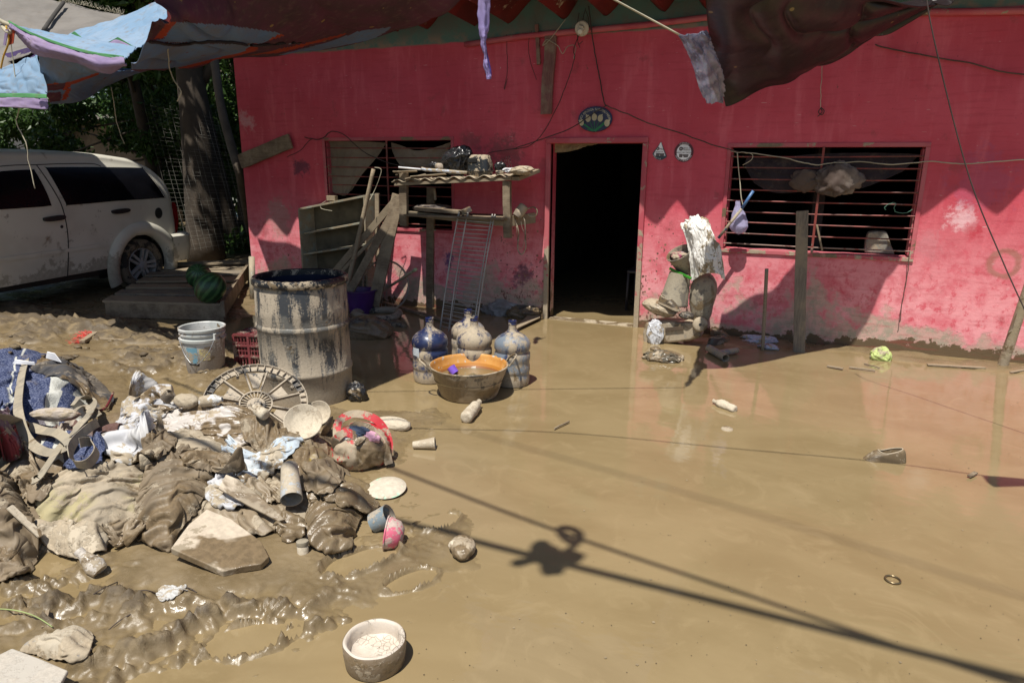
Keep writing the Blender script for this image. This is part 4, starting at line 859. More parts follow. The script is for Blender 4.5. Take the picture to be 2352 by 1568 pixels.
def hx(px, py): q = W(*Z3(px, py), -.031); return q[0], q[2]
for k, (fx, fy, ex_, ey, sc) in enumerate([(700, 1090, 678, 1048, 1), (757, 1078, 750, 1030, 1), (812, 1088, 836, 1050, 1), (640, 1128, 612, 1105, .9), (873, 1132, 905, 1098, 1)]):
    f = MB(); cx, cz = hx(fx, fy); r = 24*.25*hw/39*sc
    pts = [(cx+r*math.cos(a)*1.0, -.032-.0004*k, cz+r*1.25*math.sin(a)) for a in np.linspace(0, 2*math.pi, 18)[:-1]]; tx, tz = hx(ex_, ey); j = int(np.argmin([math.hypot(p[0]-tx, p[2]-tz) for p in pts])); pts[j] = (tx, pts[j][1], tz)
    prism(pts, (0, -.002, 0), f).build('lily', M_lil, pq)
for k, (a, b, wdt) in enumerate([((756, 1205), (757, 1108), .006), ((752, 1205), (715, 1115), .005), ((760, 1205), (800, 1120), .005), ((750, 1205), (655, 1140), .016), ((762, 1205), (850, 1130), .022), ((748, 1208), (690, 1190), .006)]):
    p, q = hx(*a), hx(*b); beam((p[0], -.0315-.0003*k, p[1]), (q[0], -.0315-.0003*k, q[1]), wdt, .0012, (0, 1, 0)).build('stem', M_stem, pq)
# ---- round census stickers
def sticker(px, py, r_px, torn, label):
    c = W(px, py, 0); r = (W(px+r_px, py, 0)[0]-W(px-r_px, py, 0)[0])/2; t = thing('round_sticker', c, label, 'sticker', 'round stickers right of the door')
    n = 56; ring = [(math.cos(2*math.pi*k/n), math.sin(2*math.pi*k/n)) for k in range(n)]
    if torn: ring = [q for q in ring if not (q[1] > .12 and abs(q[0]) > .1+.9*(1-q[1])*.75) and not (q[0] > .55 and q[1] > -.62)]+[]; ring.sort(key=lambda q: math.atan2(q[1]+.1, q[0])); ring = [(x, z) for x, z in ring]; ring.insert(len(ring)//2+6, (.05, 1.12))
    if torn: ring = [(-.95, -.28), (-.75, .05), (-.42, .45), (-.1, .95), (.02, 1.1), (.12, .9), (.5, .1), (.82, -.55), (.72, -.72), (.3, -.95), (0, -1), (-.4, -.9), (-.75, -.62)]
    prism([(c[0]+x*r, -.003, c[2]+z*r*1.03) for x, z in ring], (0, -.002, 0)).build('rim', plain('sticker_maroon' if not torn else 'sticker_slate', (.10, .02, .03) if not torn else (.05, .07, .09), .5), t)
    sc = .76; inn = [(x*sc, z*sc+(.06 if torn else 0)) for x, z in ring]
    if torn: inn = [(x*.8, max(z, -.52)*.95) for x, z in ring]
    prism([(c[0]+x*r, -.0055, c[2]+z*r*1.03) for x, z in inn], (0, -.001, 0)).build('face', plain('sticker_white', (.85, .85, .88), .5), t)
    w_ = MB()
    if not torn: arc_text(w_, 'CENSO', c[0], c[2], r*.87, r*.89, 116, 64, .026, -.0075)
    arc_text(w_, 'SALUD Y BIENESTAR' if not torn else 'SALUD Y B', c[0], c[2], r*.87, r*.89, 205 if not torn else 208, 335 if not torn else 272, .019, -.0075, True)
    w_.build('rim_lettering', plain('white_letter', (.7, .7, .7), .6), t)
    w2 = MB()
    for s_, sz, ox, oz in ((('Gobierno de', .014, .2, .42), ('México', .026, .22, .26), ('BIENESTAR | SALUD', .015, 0, -.06)) if not torn else (('Méx', .024, .16, .26), ('BIENESTAR', .014, -.1, -.06))): w2.add(*text_mesh(s_, sz, c[0]+ox*r, c[2]+oz*r, -.0075))
    beam((c[0]-.1*r, -.0072, c[2]-.32*r), (c[0]+.5*r, -.0072, c[2]-.32*r), .014, .001, (0, 1, 0), w2); beam((c[0]-.3*r, -.0072, c[2]-.2*r), (c[0]-.3*r, -.0072, c[2]-.55*r), .03, .001, (0, 1, 0), w2); beam((c[0]+.0*r, -.0072, c[2]-.48*r), (c[0]+.45*r, -.0072, c[2]-.48*r), .012, .001, (0, 1, 0), w2)
    lathe([(r*.05, 0), (r*.2, 0)], (c[0]-.32*r, -.0073, c[2]+.33*r), (0, -1, 0), 20, w2); w2.build('print', plain('print_grey', (.12, .10, .10), .6), t)
sticker(1571, 349.5, 22, False, 'intact round sticker with maroon rim reading CENSO, right of the torn one')
sticker(1517, 348, 19, True, 'torn three-cornered sticker fragment nearest the door')
# ---- curtains
def drape_v(rows, y, amp, seed, name, mat, label, nu=60, nv=50, st=(3, 1), parent=None, cat='curtain'):
    P = sheet([[W(*p, y+(.015 if k % 2 else 0)) for k, p in enumerate(r)] for r in rows], nu, nv, amp, 3, seed, st); o = gridmesh(P).build(name, mat, parent, smooth=True); tag(o, label, cat); solid(o, .002); return o
C_cur = cloth_mat('dirty_curtain', (.30, .25, .19), .85, .1, (.22, .18, .13), None, .3); C_drk = cloth_mat('dark_cloth', (.045, .035, .04), .8, .0)
drape_v([[Z6(665, 148), Z6(850, 150), Z6(1050, 155), Z6(1195, 165)], [Z6(662, 300), Z6(800, 310), Z6(960, 320), Z6(1110, 300)], [Z6(664, 480), Z6(760, 490), Z6(880, 480), Z6(980, 450)], [Z6(700, 610), Z6(760, 640), Z6(820, 650), Z6(880, 600)]], .07, .016, 31, 'curtain', C_cur, 'dirty beige curtain gathered to the left in the left window')
drape_v([[Z6(1240, 160), Z6(1340, 190), Z6(1460, 235), Z6(1620, 215), Z6(1795, 155)], [Z6(1250, 230), Z6(1350, 280), Z6(1480, 300), Z6(1620, 280), Z6(1770, 230)], [Z6(1290, 320), Z6(1370, 350), Z6(1480, 370), Z6(1620, 350), Z6(1740, 310)], [Z6(1330, 380), Z6(1400, 395), Z6(1500, 400), Z6(1620, 400), Z6(1700, 380)]], .08, .016, 33, 'curtain', C_cur, 'dirty curtain swagged low across the right half of the left window')
drape_v([[Z7(375, 1310/1.0-1020), Z7(500, 290), Z7(650, 290), Z7(830, 290)], [Z7(375, 330), Z7(480, 340), Z7(620, 320), Z7(810, 292)], [Z7(375, 385), Z7(440, 388), Z7(560, 360), Z7(700, 310)]] if False else [[(1270, 328), (1300, 328), (1340, 328), (1385, 329)], [(1270, 337), (1300, 338), (1335, 334), (1372, 330)], [(1270, 351), (1300, 349), (1328, 343), (1350, 333)]], .1, .012, 35, 'door_curtain', cloth_mat('tan_curtain', (.42, .33, .2), .8, .2), 'tan ruffled cloth tucked up at the top of the doorway', 60, 20, (5, 1))
drape_v([[Z8(-140, 40), Z8(60, 60), Z8(300, 30), Z8(700, 20), Z8(1060, 30)], [Z8(-160, 110), Z8(60, 180), Z8(380, 160), Z8(700, 120), Z8(1000, 90)], [Z8(-100, 230), Z8(60, 300), Z8(380, 280), Z8(640, 270), Z8(940, 150)]], .10, .02, 36, 'dark_cloth', C_drk, 'dark cloth sagging inside the right barred window', cat='cloth')
def rag(c, r, name, mat, label, cat='cloth', seed=0, amp=.35, res=34, flat=1., group=None, parent=None, ax=None):
    """crumpled cloth lump"""
    res = int(res*1.5); n = res; D_ = []; m = n//2; c = np.array(c, float); r = np.array(r, float)*np.ones(3)
    for i in range(m+1):
        th = math.pi*i/m; k = np.arange(n); ph = 2*math.pi*k/n
        d = np.stack([math.sin(th)*np.cos(ph), math.sin(th)*np.sin(ph), np.full(n, math.cos(th))], 1)
        D_.append(d)
    d = np.concatenate(D_); rg = np.random.default_rng(seed+500); dw = d+.22*np.stack([fbm(d[:, 0]*2+seed, d[:, 1]*2+d[:, 2]*1.7+k*9, seed+k, 3) for k in range(3)], 1); f = np.full(len(d), -.2)
    for k in range(26):
        nk = rg.normal(size=3); nk /= np.linalg.norm(nk); ok = rg.uniform(-.8, .8); w_ = rg.uniform(.10, .34); A_ = rg.uniform(.4, 1); tk = nrm(np.cross(nk, rg.normal(size=3))); f = np.maximum(f, A_*(1-np.abs((dw@nk-ok)/w_)**1.4)*sstep(-.75, .1, dw@tk+rg.uniform(-.2, .5)))
    f = f-.35+.45*fbm(d[:, 0]*1.2+seed, d[:, 1]*1.2+d[:, 2], seed+7, 2); V = list(c+(d*r if ax is None else (d*r)@np.array(ax))*(1+amp*.8*f)[:, None])
    F = [(i*n+k, (i+1)*n+k, (i+1)*n+(k+1) % n, i*n+(k+1) % n) for i in range(m) for k in range(n)]
    return mbuild(MB().add(V, F), name, mat, label, cat, group, parent, smooth=True)
D_rag = dirty('muddy_rag', (.10, .08, .07), .04, .4, .75, 14); D_wht = dirty('white_muddy_cloth', (.6, .6, .62), .28, .12, .6, 9); D_blkp = plain('crumpled_black_plastic', (.02, .02, .022), .25, bump=1, sc=20)
rag(W(*Z8(265, 215), -.03), (.11, .035, .075), 'wadded_cloth', cloth_mat('brown_wad', (.085, .06, .05), .85, .0, (.13, .095, .075)), 'brown muddy cloth wad stuffed behind bars left of the window post', seed=3, amp=.7)
rag(W(*Z8(490, 215), -.04), (.14, .05, .11), 'wadded_cloth', cloth_mat('brown_white_wad', (.09, .065, .055), .85, .0, (.30, .26, .23)), 'brown and white cloth wad hung on bars right of the window post', seed=5, amp=.8)
mbuild(prism([W(*Z8(*p), .14) for p in ((672, 718), (680, 640), (700, 575), (760, 566), (830, 572), (850, 640), (885, 728))], (0, .12, 0)), 'concrete_block', dirty('rough_concrete', (.26, .24, .2), .3, .2, .9, 10), 'rough tapered concrete block standing inside the right window', 'block', bevel=.012)
mbuild(beam(W(*Z8(340, 520), -.03), W(*Z8(378, 702), -.03), .016, .016), 'short_stick', Wd_g, 'short pale stick leaning on the bars beside the window post', 'stick', bevel=.003)
wire([Z8(820, 420), Z8(815, 400), Z8(850, 375), Z8(890, 370), Z8(880, 410), Z8(900, 435), Z8(960, 437), Z8(1005, 415)], -.04, .003, 'thin green wire dangling from the bars at right of the window', plain('green_wire', (.08, .2, .14), .5))
# ---- violet carrier bag with string, blue pipe stick
bg_ = thing('hanging_bag', W(1700, 500, -.12), 'translucent lilac plastic bag hanging from the right window bars', 'bag')
Pb = [Z7(2045, 430), Z7(2005, 480), Z7(2010, 600), Z7(2015, 720), Z7(2065, 775), Z7(2130, 755), Z7(2185, 690), Z7(2170, 600), Z7(2130, 520), Z7(2100, 520), Z7(2080, 560), Z7(2060, 500)]
cb = W(*Z7(2095, 660), -.13); rb = .078
V = []; n, m = 40, 26
for i in range(m+1):
    v = i/m; z = cb[2]+.19*(1-v)-.10*v*1.0-.01; rr = rb*(np.interp(v, [0, .15, .4, .75, .93, 1], [.25, .3, .75, 1.05, .7, 0])); k = np.arange(n); a = 2*np.pi*k/n
    f = 1+.22*(ridged(a*1.6/1.57, a*0+v*2, 40, 3, 3)-.4)*(1.2-v*.5)+.08*np.cos(a*7)*(1-v)
    cx = cb[0]-.035*(1-v); V += list(np.stack([cx+rr*f*np.cos(a), cb[1]+rr*.6*f*np.sin(a), np.full(n, z)+.01*fbm(a*2, a*0+v*5, 41)], 1))
t_ = NT('lilac_film'); t_.out((.50, .46, .68), .25, t_.bump(t_.noise(30, 4), .6, .01), .6, trans=.25, alpha=.86)
MB().add(V, [(i*n+k, (i+1)*n+k, (i+1)*n+(k+1) % n, i*n+(k+1) % n) for i in range(m) for k in range(n)]).build('plastic_film', t_.mat, bg_, smooth=True)
tube(catmull([W(*Z7(*p), -.10) for p in ((2070, 25), (2080, 160), (2095, 300), (2105, 430), (2125, 520))], 24), .005, 6).build('cord', M_cord, bg_, smooth=True)
tube(catmull([W(*Z7(*p), -.09) for p in ((2120, 140), (2200, 90), (2205, 40), (2120, 20), (2080, 25), (2010, 10))], 24), .003, 5).build('loose_cord', M_cord, bg_, smooth=True)
mbuild(tube([W(*Z7(1895, 810), -.22), W(*Z7(2110, 540), -.2)], .013, 10), 'broomstick', dirty('muddy_blue_pipe', (.10, .17, .28), .75, .1, .6, 12), 'muddy broom handle with blue end leaning on the right window bars', 'handle', smooth=True)
o = bpy.context.scene.collection.objects[-1]; tube([W(*Z7(2110, 540), -.2), W(*Z7(2217, 375), -.19)], .013, 10).build('blue_end', plain('blue_plastic_pipe', (.06, .14, .3), .4), o, smooth=True)
# ---- vertical board, thin stake, bamboo
def ontop(px, py): return G(px, py)
b0 = G(1836, 808); mbuild(beam(b0+[0, 0, -.05], W(1843, 484, b0[1]+.03), .095, .035, (0, 1, 0), jag=.003, seg=8), 'upright_board', Wd_v, 'tall grey weathered board standing upright before the right window', 'board', bevel=.004)
b0 = G(1752, 803); mbuild(tube(catmull([b0+[0, 0, -.04], W(1757, 700, b0[1]), W(1761, 617, b0[1]+.02)], 8), .015, 8), 'thin_stake', Wd_g, 'thin mud-caked stake standing in the water left of the tall grey board', 'stake', smooth=True)
bb = thing('bamboo_pole', G(2302, 843), 'muddy thick bamboo pole leaning at the right edge of the picture', 'bamboo pole')
p0, p1 = G(2302, 842), W(2362, 660, -.28); d_ = nrm(p1-p0); L_ = np.linalg.norm(p1-p0)*1.6; prof = []
for k in range(60):
    h = L_*k/59; nd = min(abs(h-x) for x in (.16, .34, .54, .76, .99)); prof.append((.038-.006*h+.006*math.exp(-(nd/.008)**2)-.003*math.exp(-((nd-.014)/.006)**2), h))
lathe([(0, -.05)]+[(.038, -.05)]+prof, p0, d_, 24).build('culm', dirty('muddy_bamboo', (.36, .30, .2), .5, .15, .6, 7), bb, smooth=True, auto=60)
prism([p0+d_*.3+np.array(q) for q in ((-.045, -.03, 0), (-.02, -.05, .16), (.02, -.05, .2), (.03, -.04, .05))], (0, .012, 0)).build('sheath_leaf', dirty('dry_sheath', (.2, .15, .11), .3), bb)
# ================================================================ SHELF TABLE
tb = thing('makeshift_table', (-3.2, -.45, 0), 'rough two-tier wooden bench under the left window, caked in mud, with a corrugated top', 'table')
yf, ybk = -.50, -.08
tl, tr_ = W(*Z6(1275, 545), yf), W(*Z6(2345, 495), yf); zt_ = (tl[2]+tr_[2])/2
def leg(p, q, w_, h_, nm='leg', mat=None): return beam(p, q, w_, h_, (0, 1, 0), jag=.005, seg=5).build(nm, mat or Wd_d, tb, bevel=.004)
leg(W(*Z6(1355, 440), yf+.04), W(*Z6(1362, 930), yf+.04), .085, .05); leg(W(*Z6(2305, 520), yf+.03), W(*Z6(2315, 1040), yf+.03), .075, .05)
q = G(988, 706); leg(np.array([q[0], q[1], -.05]), W(990, 430, q[1]), .09, .045); q = G(1221, 716); leg(np.array([q[0], q[1], -.05]), W(1224, 395, q[1]), .085, .05, mat=Wd_g)
beam(tl, tr_, .035, .03, (0, 0, 1), jag=.003, seg=6).build('front_rail', Wd_g, tb, bevel=.003)
beam(tr_+[.03, .0, .0], W(1230, 392, -.15), .11, .035, (0, 0, 1), seg=1).build('side_rail', Wd_g, tb, bevel=.003)
sl_, sr_ = W(*Z6(1410, 815), yf+.02), W(*Z6(2275, 905), yf+.02); beam(sl_, sr_, .04, .05, (0, 0, 1), jag=.003, seg=6).build('lower_rail', Wd_g, tb, bevel=.003)
beam(sr_+[.04, 0, .02], W(1228, 500, -.15), .03, .10, (0, 0, 1)).build('lower_side_rail', Wd_g, tb, bevel=.003)
lf = (sl_+sr_)/2; box((lf[0]+.02, -.36, lf[2]+.02), (abs(sr_[0]-sl_[0])+.05, .46, .02)).build('lower_shelf', Wd_d, tb, bevel=.003)
beam(W(*Z6(1640, 590), -.3), W(*Z6(1650, 690), -.3), .02, .02).build('brace', Wd_g, tb)
P = []
for i, x in enumerate(np.linspace(tl[0]-.02, tr_[0]+.06, 90)):
    zz_ = np.interp(x, [tl[0], tr_[0]], [tl[2], tr_[2]])+.03+.014*math.sin((x-tl[0])*2*math.pi/.16)
    P.append([(x, y, zz_+.004*float(fbm(x*9, y*9, 51))) for y in np.linspace(yf-.03, ybk, 12)])
solid(gridmesh(np.array(P)).build('corrugated_top', dirty('muddy_corrugated', (.25, .22, .18), .85, .1, .8, 8), tb, smooth=True), .006)
# mud crust on the top
P = []
X_, Y_ = np.meshgrid(np.linspace(tl[0]+.05, tr_[0]+.02, 110), np.linspace(yf-.01, ybk, 36), indexing='ij')
Zc = np.interp(X_, [tl[0], tr_[0]], [tl[2], tr_[2]])+.028+.045*np.clip(ridged(X_*5, Y_*7, 52, 4, 1.5)-.38, -.3, 1)*sstep(-.0, .08, Y_-yf)
gridmesh(np.stack([X_, Y_, Zc], -1)).build('mud_crust', dirty('mud_crust', (.4, .33, .23), .8, .15, .9, 9), tb, smooth=True)
ztp = lambda px: float(np.interp(px, [907, 1175], [tl[2], tr_[2]])+.05)
def T_(px, py, y=None):  # point on the table top seen at px,py
    p = G(px, py, ztp(px)); return p
# things on the table
def onplane(px, py, z): return G(px, py, z)
mbuild(tube([W(*Z6(1310, 390), -.5), W(*Z6(1515, 408), -.45)], .009, 8), 'white_tube', plain('white_tube', (.75, .75, .78), .4), 'pair end of white plastic tubing on the left of the table top', 'tube')
mbuild(tube([W(*Z6(1520, 400), -.45), W(*Z6(1560, 412), -.44), W(*Z6(1760, 425), -.42), W(*Z6(1940, 440), -.4)], .016, 8), 'wrapped_tube', dirty('blue_white_wrap', (.5, .55, .65), .6, .1, .6, 16), 'mud-caked blue and white wrapped tube lying along the table top', 'tube', smooth=True)
for a, b, w_ in (((1260, 432), (1480, 425), .05), ((1370, 500), (1560, 455), .05), ((1420, 478), (1745, 452), .045), ((1290, 460), (1310, 425), .02)):
    mbuild(beam(W(*Z6(*a), -.55), W(*Z6(*b), -.45), w_, .008, (0, .3, 1), jag=.003, seg=3), 'broken_lath', Wd_g, 'broken pale slat lying on the left end of the table top', 'slat', 'broken slats on the table')
cn_ = thing('spray_can', W(*Z6(1700, 385), -.38), 'small rusty white tin lying beside the black bag on the table', 'can'); p = W(*Z6(1672, 380), -.34); ax = nrm(W(*Z6(1715, 385), -.5)-p)
lathe([(0, 0), (.032, 0), (.032, .1), (.026, .112), (.010, .115), (.01, .125), (0, .125)], p, ax, 24).build('tin', dirty('rusty_tin', (.5, .42, .34), .4, .1, .5, 20), cn_, smooth=True, auto=40)
rag(W(*Z6(1850, 330), -.3), (.14, .09, .12), 'black_bag', D_blkp, 'shiny crumpled black plastic bag on the table behind the black carrier', 'bag', 61, .8, 60)
rag(W(*Z6(1640, 380), -.25), (.05, .04, .04), 'small_black_bag', D_blkp, 'small black plastic scrap left of the rusty tin', 'bag', 63, .7, 30)
pc_ = thing('pet_carrier', W(*Z6(2080, 400), -.38), 'black mud-splashed plastic case with a handle slot on the table', 'case')
cc = W(*Z6(2062, 440), -.38); M_case = dirty('splashed_black_plastic', (.022, .024, .026), .38, .05, .28, 12)
def rbox(c, secs, n=28, ex=4, mb=None):
    """rounded tapered box: secs = (hx, hy, z)"""
    mb = mb or MB(); V = []; c = np.array(c)
    for hx_, hy_, z in secs:
        for k in range(n):
            a = 2*math.pi*k/n+math.pi/n; ca, sa = math.cos(a), math.sin(a); s = (abs(ca)**ex+abs(sa)**ex)**(-1/ex); V.append(c+[hx_*ca*s, hy_*sa*s, z])
    F = [(i*n+k, i*n+(k+1) % n, (i+1)*n+(k+1) % n, (i+1)*n+k) for i in range(len(secs)-1) for k in range(n)]+[tuple(range(n))[::-1], tuple((len(secs)-1)*n+k for k in range(n))]
    return mb.add(V, F)
rbox(cc, [(.088, .07, -.05), (.10, .08, -.035), (.115, .09, .015)]).build('base_tray', M_case, pc_, smooth=True, auto=35)
rbox(cc, [(.125, .098, .012), (.127, .1, .022), (.122, .096, .026)]).build('rim', M_case, pc_, smooth=True, auto=35)
rbox(cc, [(.116, .09, .026), (.112, .086, .09), (.10, .075, .145), (.085, .06, .165), (.06, .04, .170)]).build('lid', M_case, pc_, smooth=True, auto=35)
box(cc+[-.045, -.083, .115], (.10, .018, .045)).build('handle_slot', plain('matt_black', (.008, .008, .008), .8), pc_, bevel=.006)
rl_ = thing('tape_reel', W(*Z6(2245, 440), -.42), 'small black reel beside the mud-splashed case', 'reel'); p = W(*Z6(2245, 445), -.42)
lathe([(0, -.02), (.045, -.02), (.045, -.012), (.036, -.01), (.036, .012), (.045, .014), (.045, .022), (0, .022)], p, nrm([.1, -.3, 1]), 24).build('spool', M_case, rl_, smooth=True, auto=40)
rag(W(*Z6(2240, 385), -.36), (.045, .03, .04), 'black_scrap', D_blkp, 'shiny black scrap on top of the reel', 'scrap', 65, .8, 24)
cm = MB(); 
for k in range(9): tube([W(2060/4+588+.0, 0, 0)*0+W(*Z6(2215+k*14, 330-k*6), -.2), W(*Z6(2190+k*20, 390), -.22)], .003, 4, cm)
mbuild(cm, 'wire_basket', M_case, 'black wire basket scrap leaning behind the reel', 'basket')
rag(W(*Z7(90, 190), -.5), (.10, .10, .035), 'muddy_cloth', dirty('caked_cloth', (.5, .45, .36), .8, .1, .8, 8), 'mud-caked pale cloth folded over the right end of the table', seed=66, amp=.5)
rag(W(*Z6(2330, 420), -.5), (.05, .05, .02), 'muddy_cloth', D_wht, 'white crumpled wrapper on the right end of the table', seed=67, amp=.8)
# on the lower shelf
rag(W(*Z6(1620, 760), -.35), (.17, .12, .035), 'muddy_bundle', D_rag, 'flat dark bundle lying on the lower shelf of the bench', 'bundle', seed=68, amp=.5)
mbuild(beam(W(*Z6(1480, 770), -.5), W(*Z6(1880, 800), -.45), .12, .035, (0, 0, 1), jag=.003, seg=3), 'shelf_box', Wd_d, 'flat wooden tray on the lower shelf of the bench', 'tray', bevel=.004)
mbuild(beam(W(*Z6(1885, 810), -.5), W(*Z6(1975, 770), -.45), .10, .05, (0, 0, 1)), 'carton', D_rag, 'dark square carton on the lower shelf right of the tray', 'carton', bevel=.006)
hb = thing('strap_bag', W(1195, 485, -.40), 'mud-caked pouch with a long dangling strap at the right end of the lower shelf', 'pouch'); D_cak = dirty('caked_leather', (.2, .16, .12), .5, .3, .7, 9)
ax_ = nrm(W(*Z7(115, 520), -.38)-W(*Z7(45, 620), -.42)); p = W(*Z7(45, 610), -.42); lathe([(0, -.01), (.03, -.01), (.045, .0), (.05, .06), (.048, .12), (.03, .13), (0, .13)], p, ax_, 24).build('pouch', D_cak, hb, smooth=True, auto=40)
tube(catmull([W(*Z7(*q), -.42) for q in ((25, 630), (62, 760), (52, 900), (88, 960), (125, 900), (125, 790), (118, 660), (105, 620))], 40), .006, 6).build('strap', D_cak, hb, smooth=True)
tube(catmull([W(*Z7(*q), -.42) for q in ((80, 640), (95, 720), (118, 780), (100, 890), (60, 880), (40, 700))], 40), .003, 5).build('thin_strap', D_cak, hb, smooth=True)
tube(catmull([W(*Z7(*q), -.40) for q in ((150, 540), (200, 525), (232, 560), (220, 600), (170, 610), (150, 590))], 30), .007, 6).build('ring_strap', D_cak, hb, smooth=True)
# ================================================================ BOOKCASE, PLANKS, WIRE RACK
bs = thing('bookcase', (-4.5, -.5, 0), 'tilted pale wooden bookcase with empty muddy shelves against the wall', 'bookcase')
M_bk = wood('painted_case', (.40, .33, .22), (.25, .20, .13), .45, (4, 4, 4), (.30, .31, .25)); M_bki = plain('case_inside_shade', (.10, .085, .055), .85, bump=.5, sc=30, var=.4)  # inside colour darkened to carry the shade between the shelves
ys = -.26; A1, B1, C1, D1 = W(*Z6(390, 775), ys), W(*Z6(990, 655), ys), W(*Z6(1010, 1330), ys), W(*Z6(432, 1385), ys); D1 = np.array([D1[0], ys, .0]); C1 = np.array([C1[0], ys, .06]); dp = np.array([.05, .20, .02])
def board(p, q, w_=.20, t_=.022, nm='side_panel', mat=None, up=None):
    p, q = np.array(p), np.array(q); u = nrm(np.cross(q-p, dp)); V = []
    return MB().add([p-u*t_/2, p+u*t_/2, p+u*t_/2+dp*w_/.2, p-u*t_/2+dp*w_/.2, q-u*t_/2, q+u*t_/2, q+u*t_/2+dp*w_/.2, q-u*t_/2+dp*w_/.2], BF).build(nm, mat or M_bk, bs, bevel=.002)
board(A1, D1); board(B1, C1); board(A1, B1, nm='top')
for a, b in ((Z6(440, 998), Z6(955, 903)), (Z6(438, 1190), Z6(985, 1105))): board(W(*a, ys+.01), W(*b, ys+.01), .19, .02, 'shelf')
board(D1+[0, 0, .05], C1, .19, nm='bottom_shelf')
MB().add([A1+dp*.98, B1+dp*.98, C1+dp*.98, D1+dp*.98], [(0, 1, 2, 3)]).build('back_panel', M_bki, bs)
p = W(*Z6(700, 672), ys+.08); box(p, (.10, .08, .055), rz=.2).build('wooden_block', Wd_g, bevel=.003); tag(COL.objects[-1], 'small pale wooden block on top of the bookcase', 'block')
mbuild(tube(catmull([W(*Z6(*q), ys-.02) for q in ((640, 700), (600, 730), (595, 760), (620, 775), (700, 790))], 20), .004, 5), 'loop_of_twine', M_cord, 'loop of twine tied round the bookcase top', 'twine')
PK = [((1080, 405), (835, 1490), .038, .03, -.50, 'r', 'round pale pole leaning across the bookcase'), ((1310, 660), (700, 1375), .07, .025, -.42, 'b', 'long plank slanting down to the left behind the drum'), ((1320, 700), (880, 1500), .085, .03, -.52, 'b', 'grooved dark beam slanting from the table to the purple tub'),
      ((1310, 640), (1100, 1568), .14, .022, -.47, 'b', 'widest plank leaning on the left corner of the table'), ((1115, 630), (1120, 1230), .05, .03, -.2, 'b', 'upright slat standing right of the bookcase'), ((1010, 760), (1085, 1290), .11, .02, -.16, 'b', 'pinkish board against the right side of the bookcase'), ((800, 1330), (1240, 880), .035, .03, -.82, 'b', 'thin batten lying under the long slanting plank')]
for a, b, w_, h_, y, kd, lb in PK:
    p = W(*Z6(*a), {'r': -.31}.get(kd, -.30 if 'upright' not in lb and 'pinkish' not in lb else -.14)); q = W(*Z6(*b), y)
    if lb.startswith('thin'): p, q = q, p; p = W(*Z6(*b), -.33); q = W(*Z6(*a), -.46)
    if kd == 'r': e = p+(q-p)*1.12; o = tube(catmull([p, (p+e)/2+[.004, 0, 0], e], 12), np.linspace(.021, .026, 12), 12); mbuild(o, 'leaning_pole', Wd_g, lb, 'pole', 'timbers leaning beside the table', smooth=True)
    else: e = p+(q-p)*(1.02 if 'upright' in lb or 'pinkish' in lb else 1.1); mbuild(beam(p, e, w_, h_, (0, 1, .3), jag=.003, seg=5), 'leaning_plank', Wd_p if 'pinkish' in lb else (Wd_d if 'dark' in lb or 'widest' in lb else Wd_g), lb, 'plank', 'timbers leaning beside the table', bevel=.003)
mbuild(tube(catmull([W(*Z6(1090, 390), -.42), W(*Z6(1150, 410), -.4), W(*Z6(1130, 500), -.4), W(*Z6(1090, 600), -.4), W(*Z6(1045, 690), -.45)], 24), .004, 5), 'hanging_twine', M_cord, 'twine hanging from the top of the leaning pole', 'twine')
# wire rack leaning
wr = thing('wire_rack', (-3.1, -.6, 0), 'tall bent wire shelf rack leaning on the table front', 'wire rack'); M_wr = plain('grey_wire', (.42, .40, .36), .6, .2)
f0, f1 = W(*Z6(1855, 845), yf-.04), W(*Z6(2185, 865), yf-.04); g0, g1 = W(1011, 752, -1.15), W(1092, 765, -1.15); g0 = G(1010, 757); g1 = G(1090, 775)
mm = MB()
for s in (0, .25, .93, 1): a = f0+(f1-f0)*s; b = g0+(g1-g0)*s; tube(catmull([a+[0, .04, .01], a, (a+b)/2+[0, -.02, 0], b+[0, 0, -.03]], 14), .0065, 6, mm)
mm.build('upright_wires', M_wr, wr, smooth=True); mm = MB()
for k in range(27):
    t_ = .03+k*.036; a = f0+(g0-f0)*t_; b = f1+(g1-f1)*t_; j = rng.normal(0, .003, 3); tube([a+j, (a+b)/2+[0, -.012, 0], b-j], .0042, 5, mm)
mm.build('cross_wires', M_wr, wr, smooth=True)
o2 = np.array([-.05, .10, 0]); mm = MB()
for s in (0, .3, 1): a = f0+(f1-f0)*s+(g0-f0)*.45+o2; b = g0+(g1-g0)*s+o2*1.6; tube([a, b], .004, 5, mm)
for k in range(12): t_ = .48+k*.043; a = f0+(g0-f0)*t_+o2; b = f1+(g1-f1)*t_+o2; tube([a, b], .0028, 4, mm)
mm.build('second_panel', M_wr, wr)
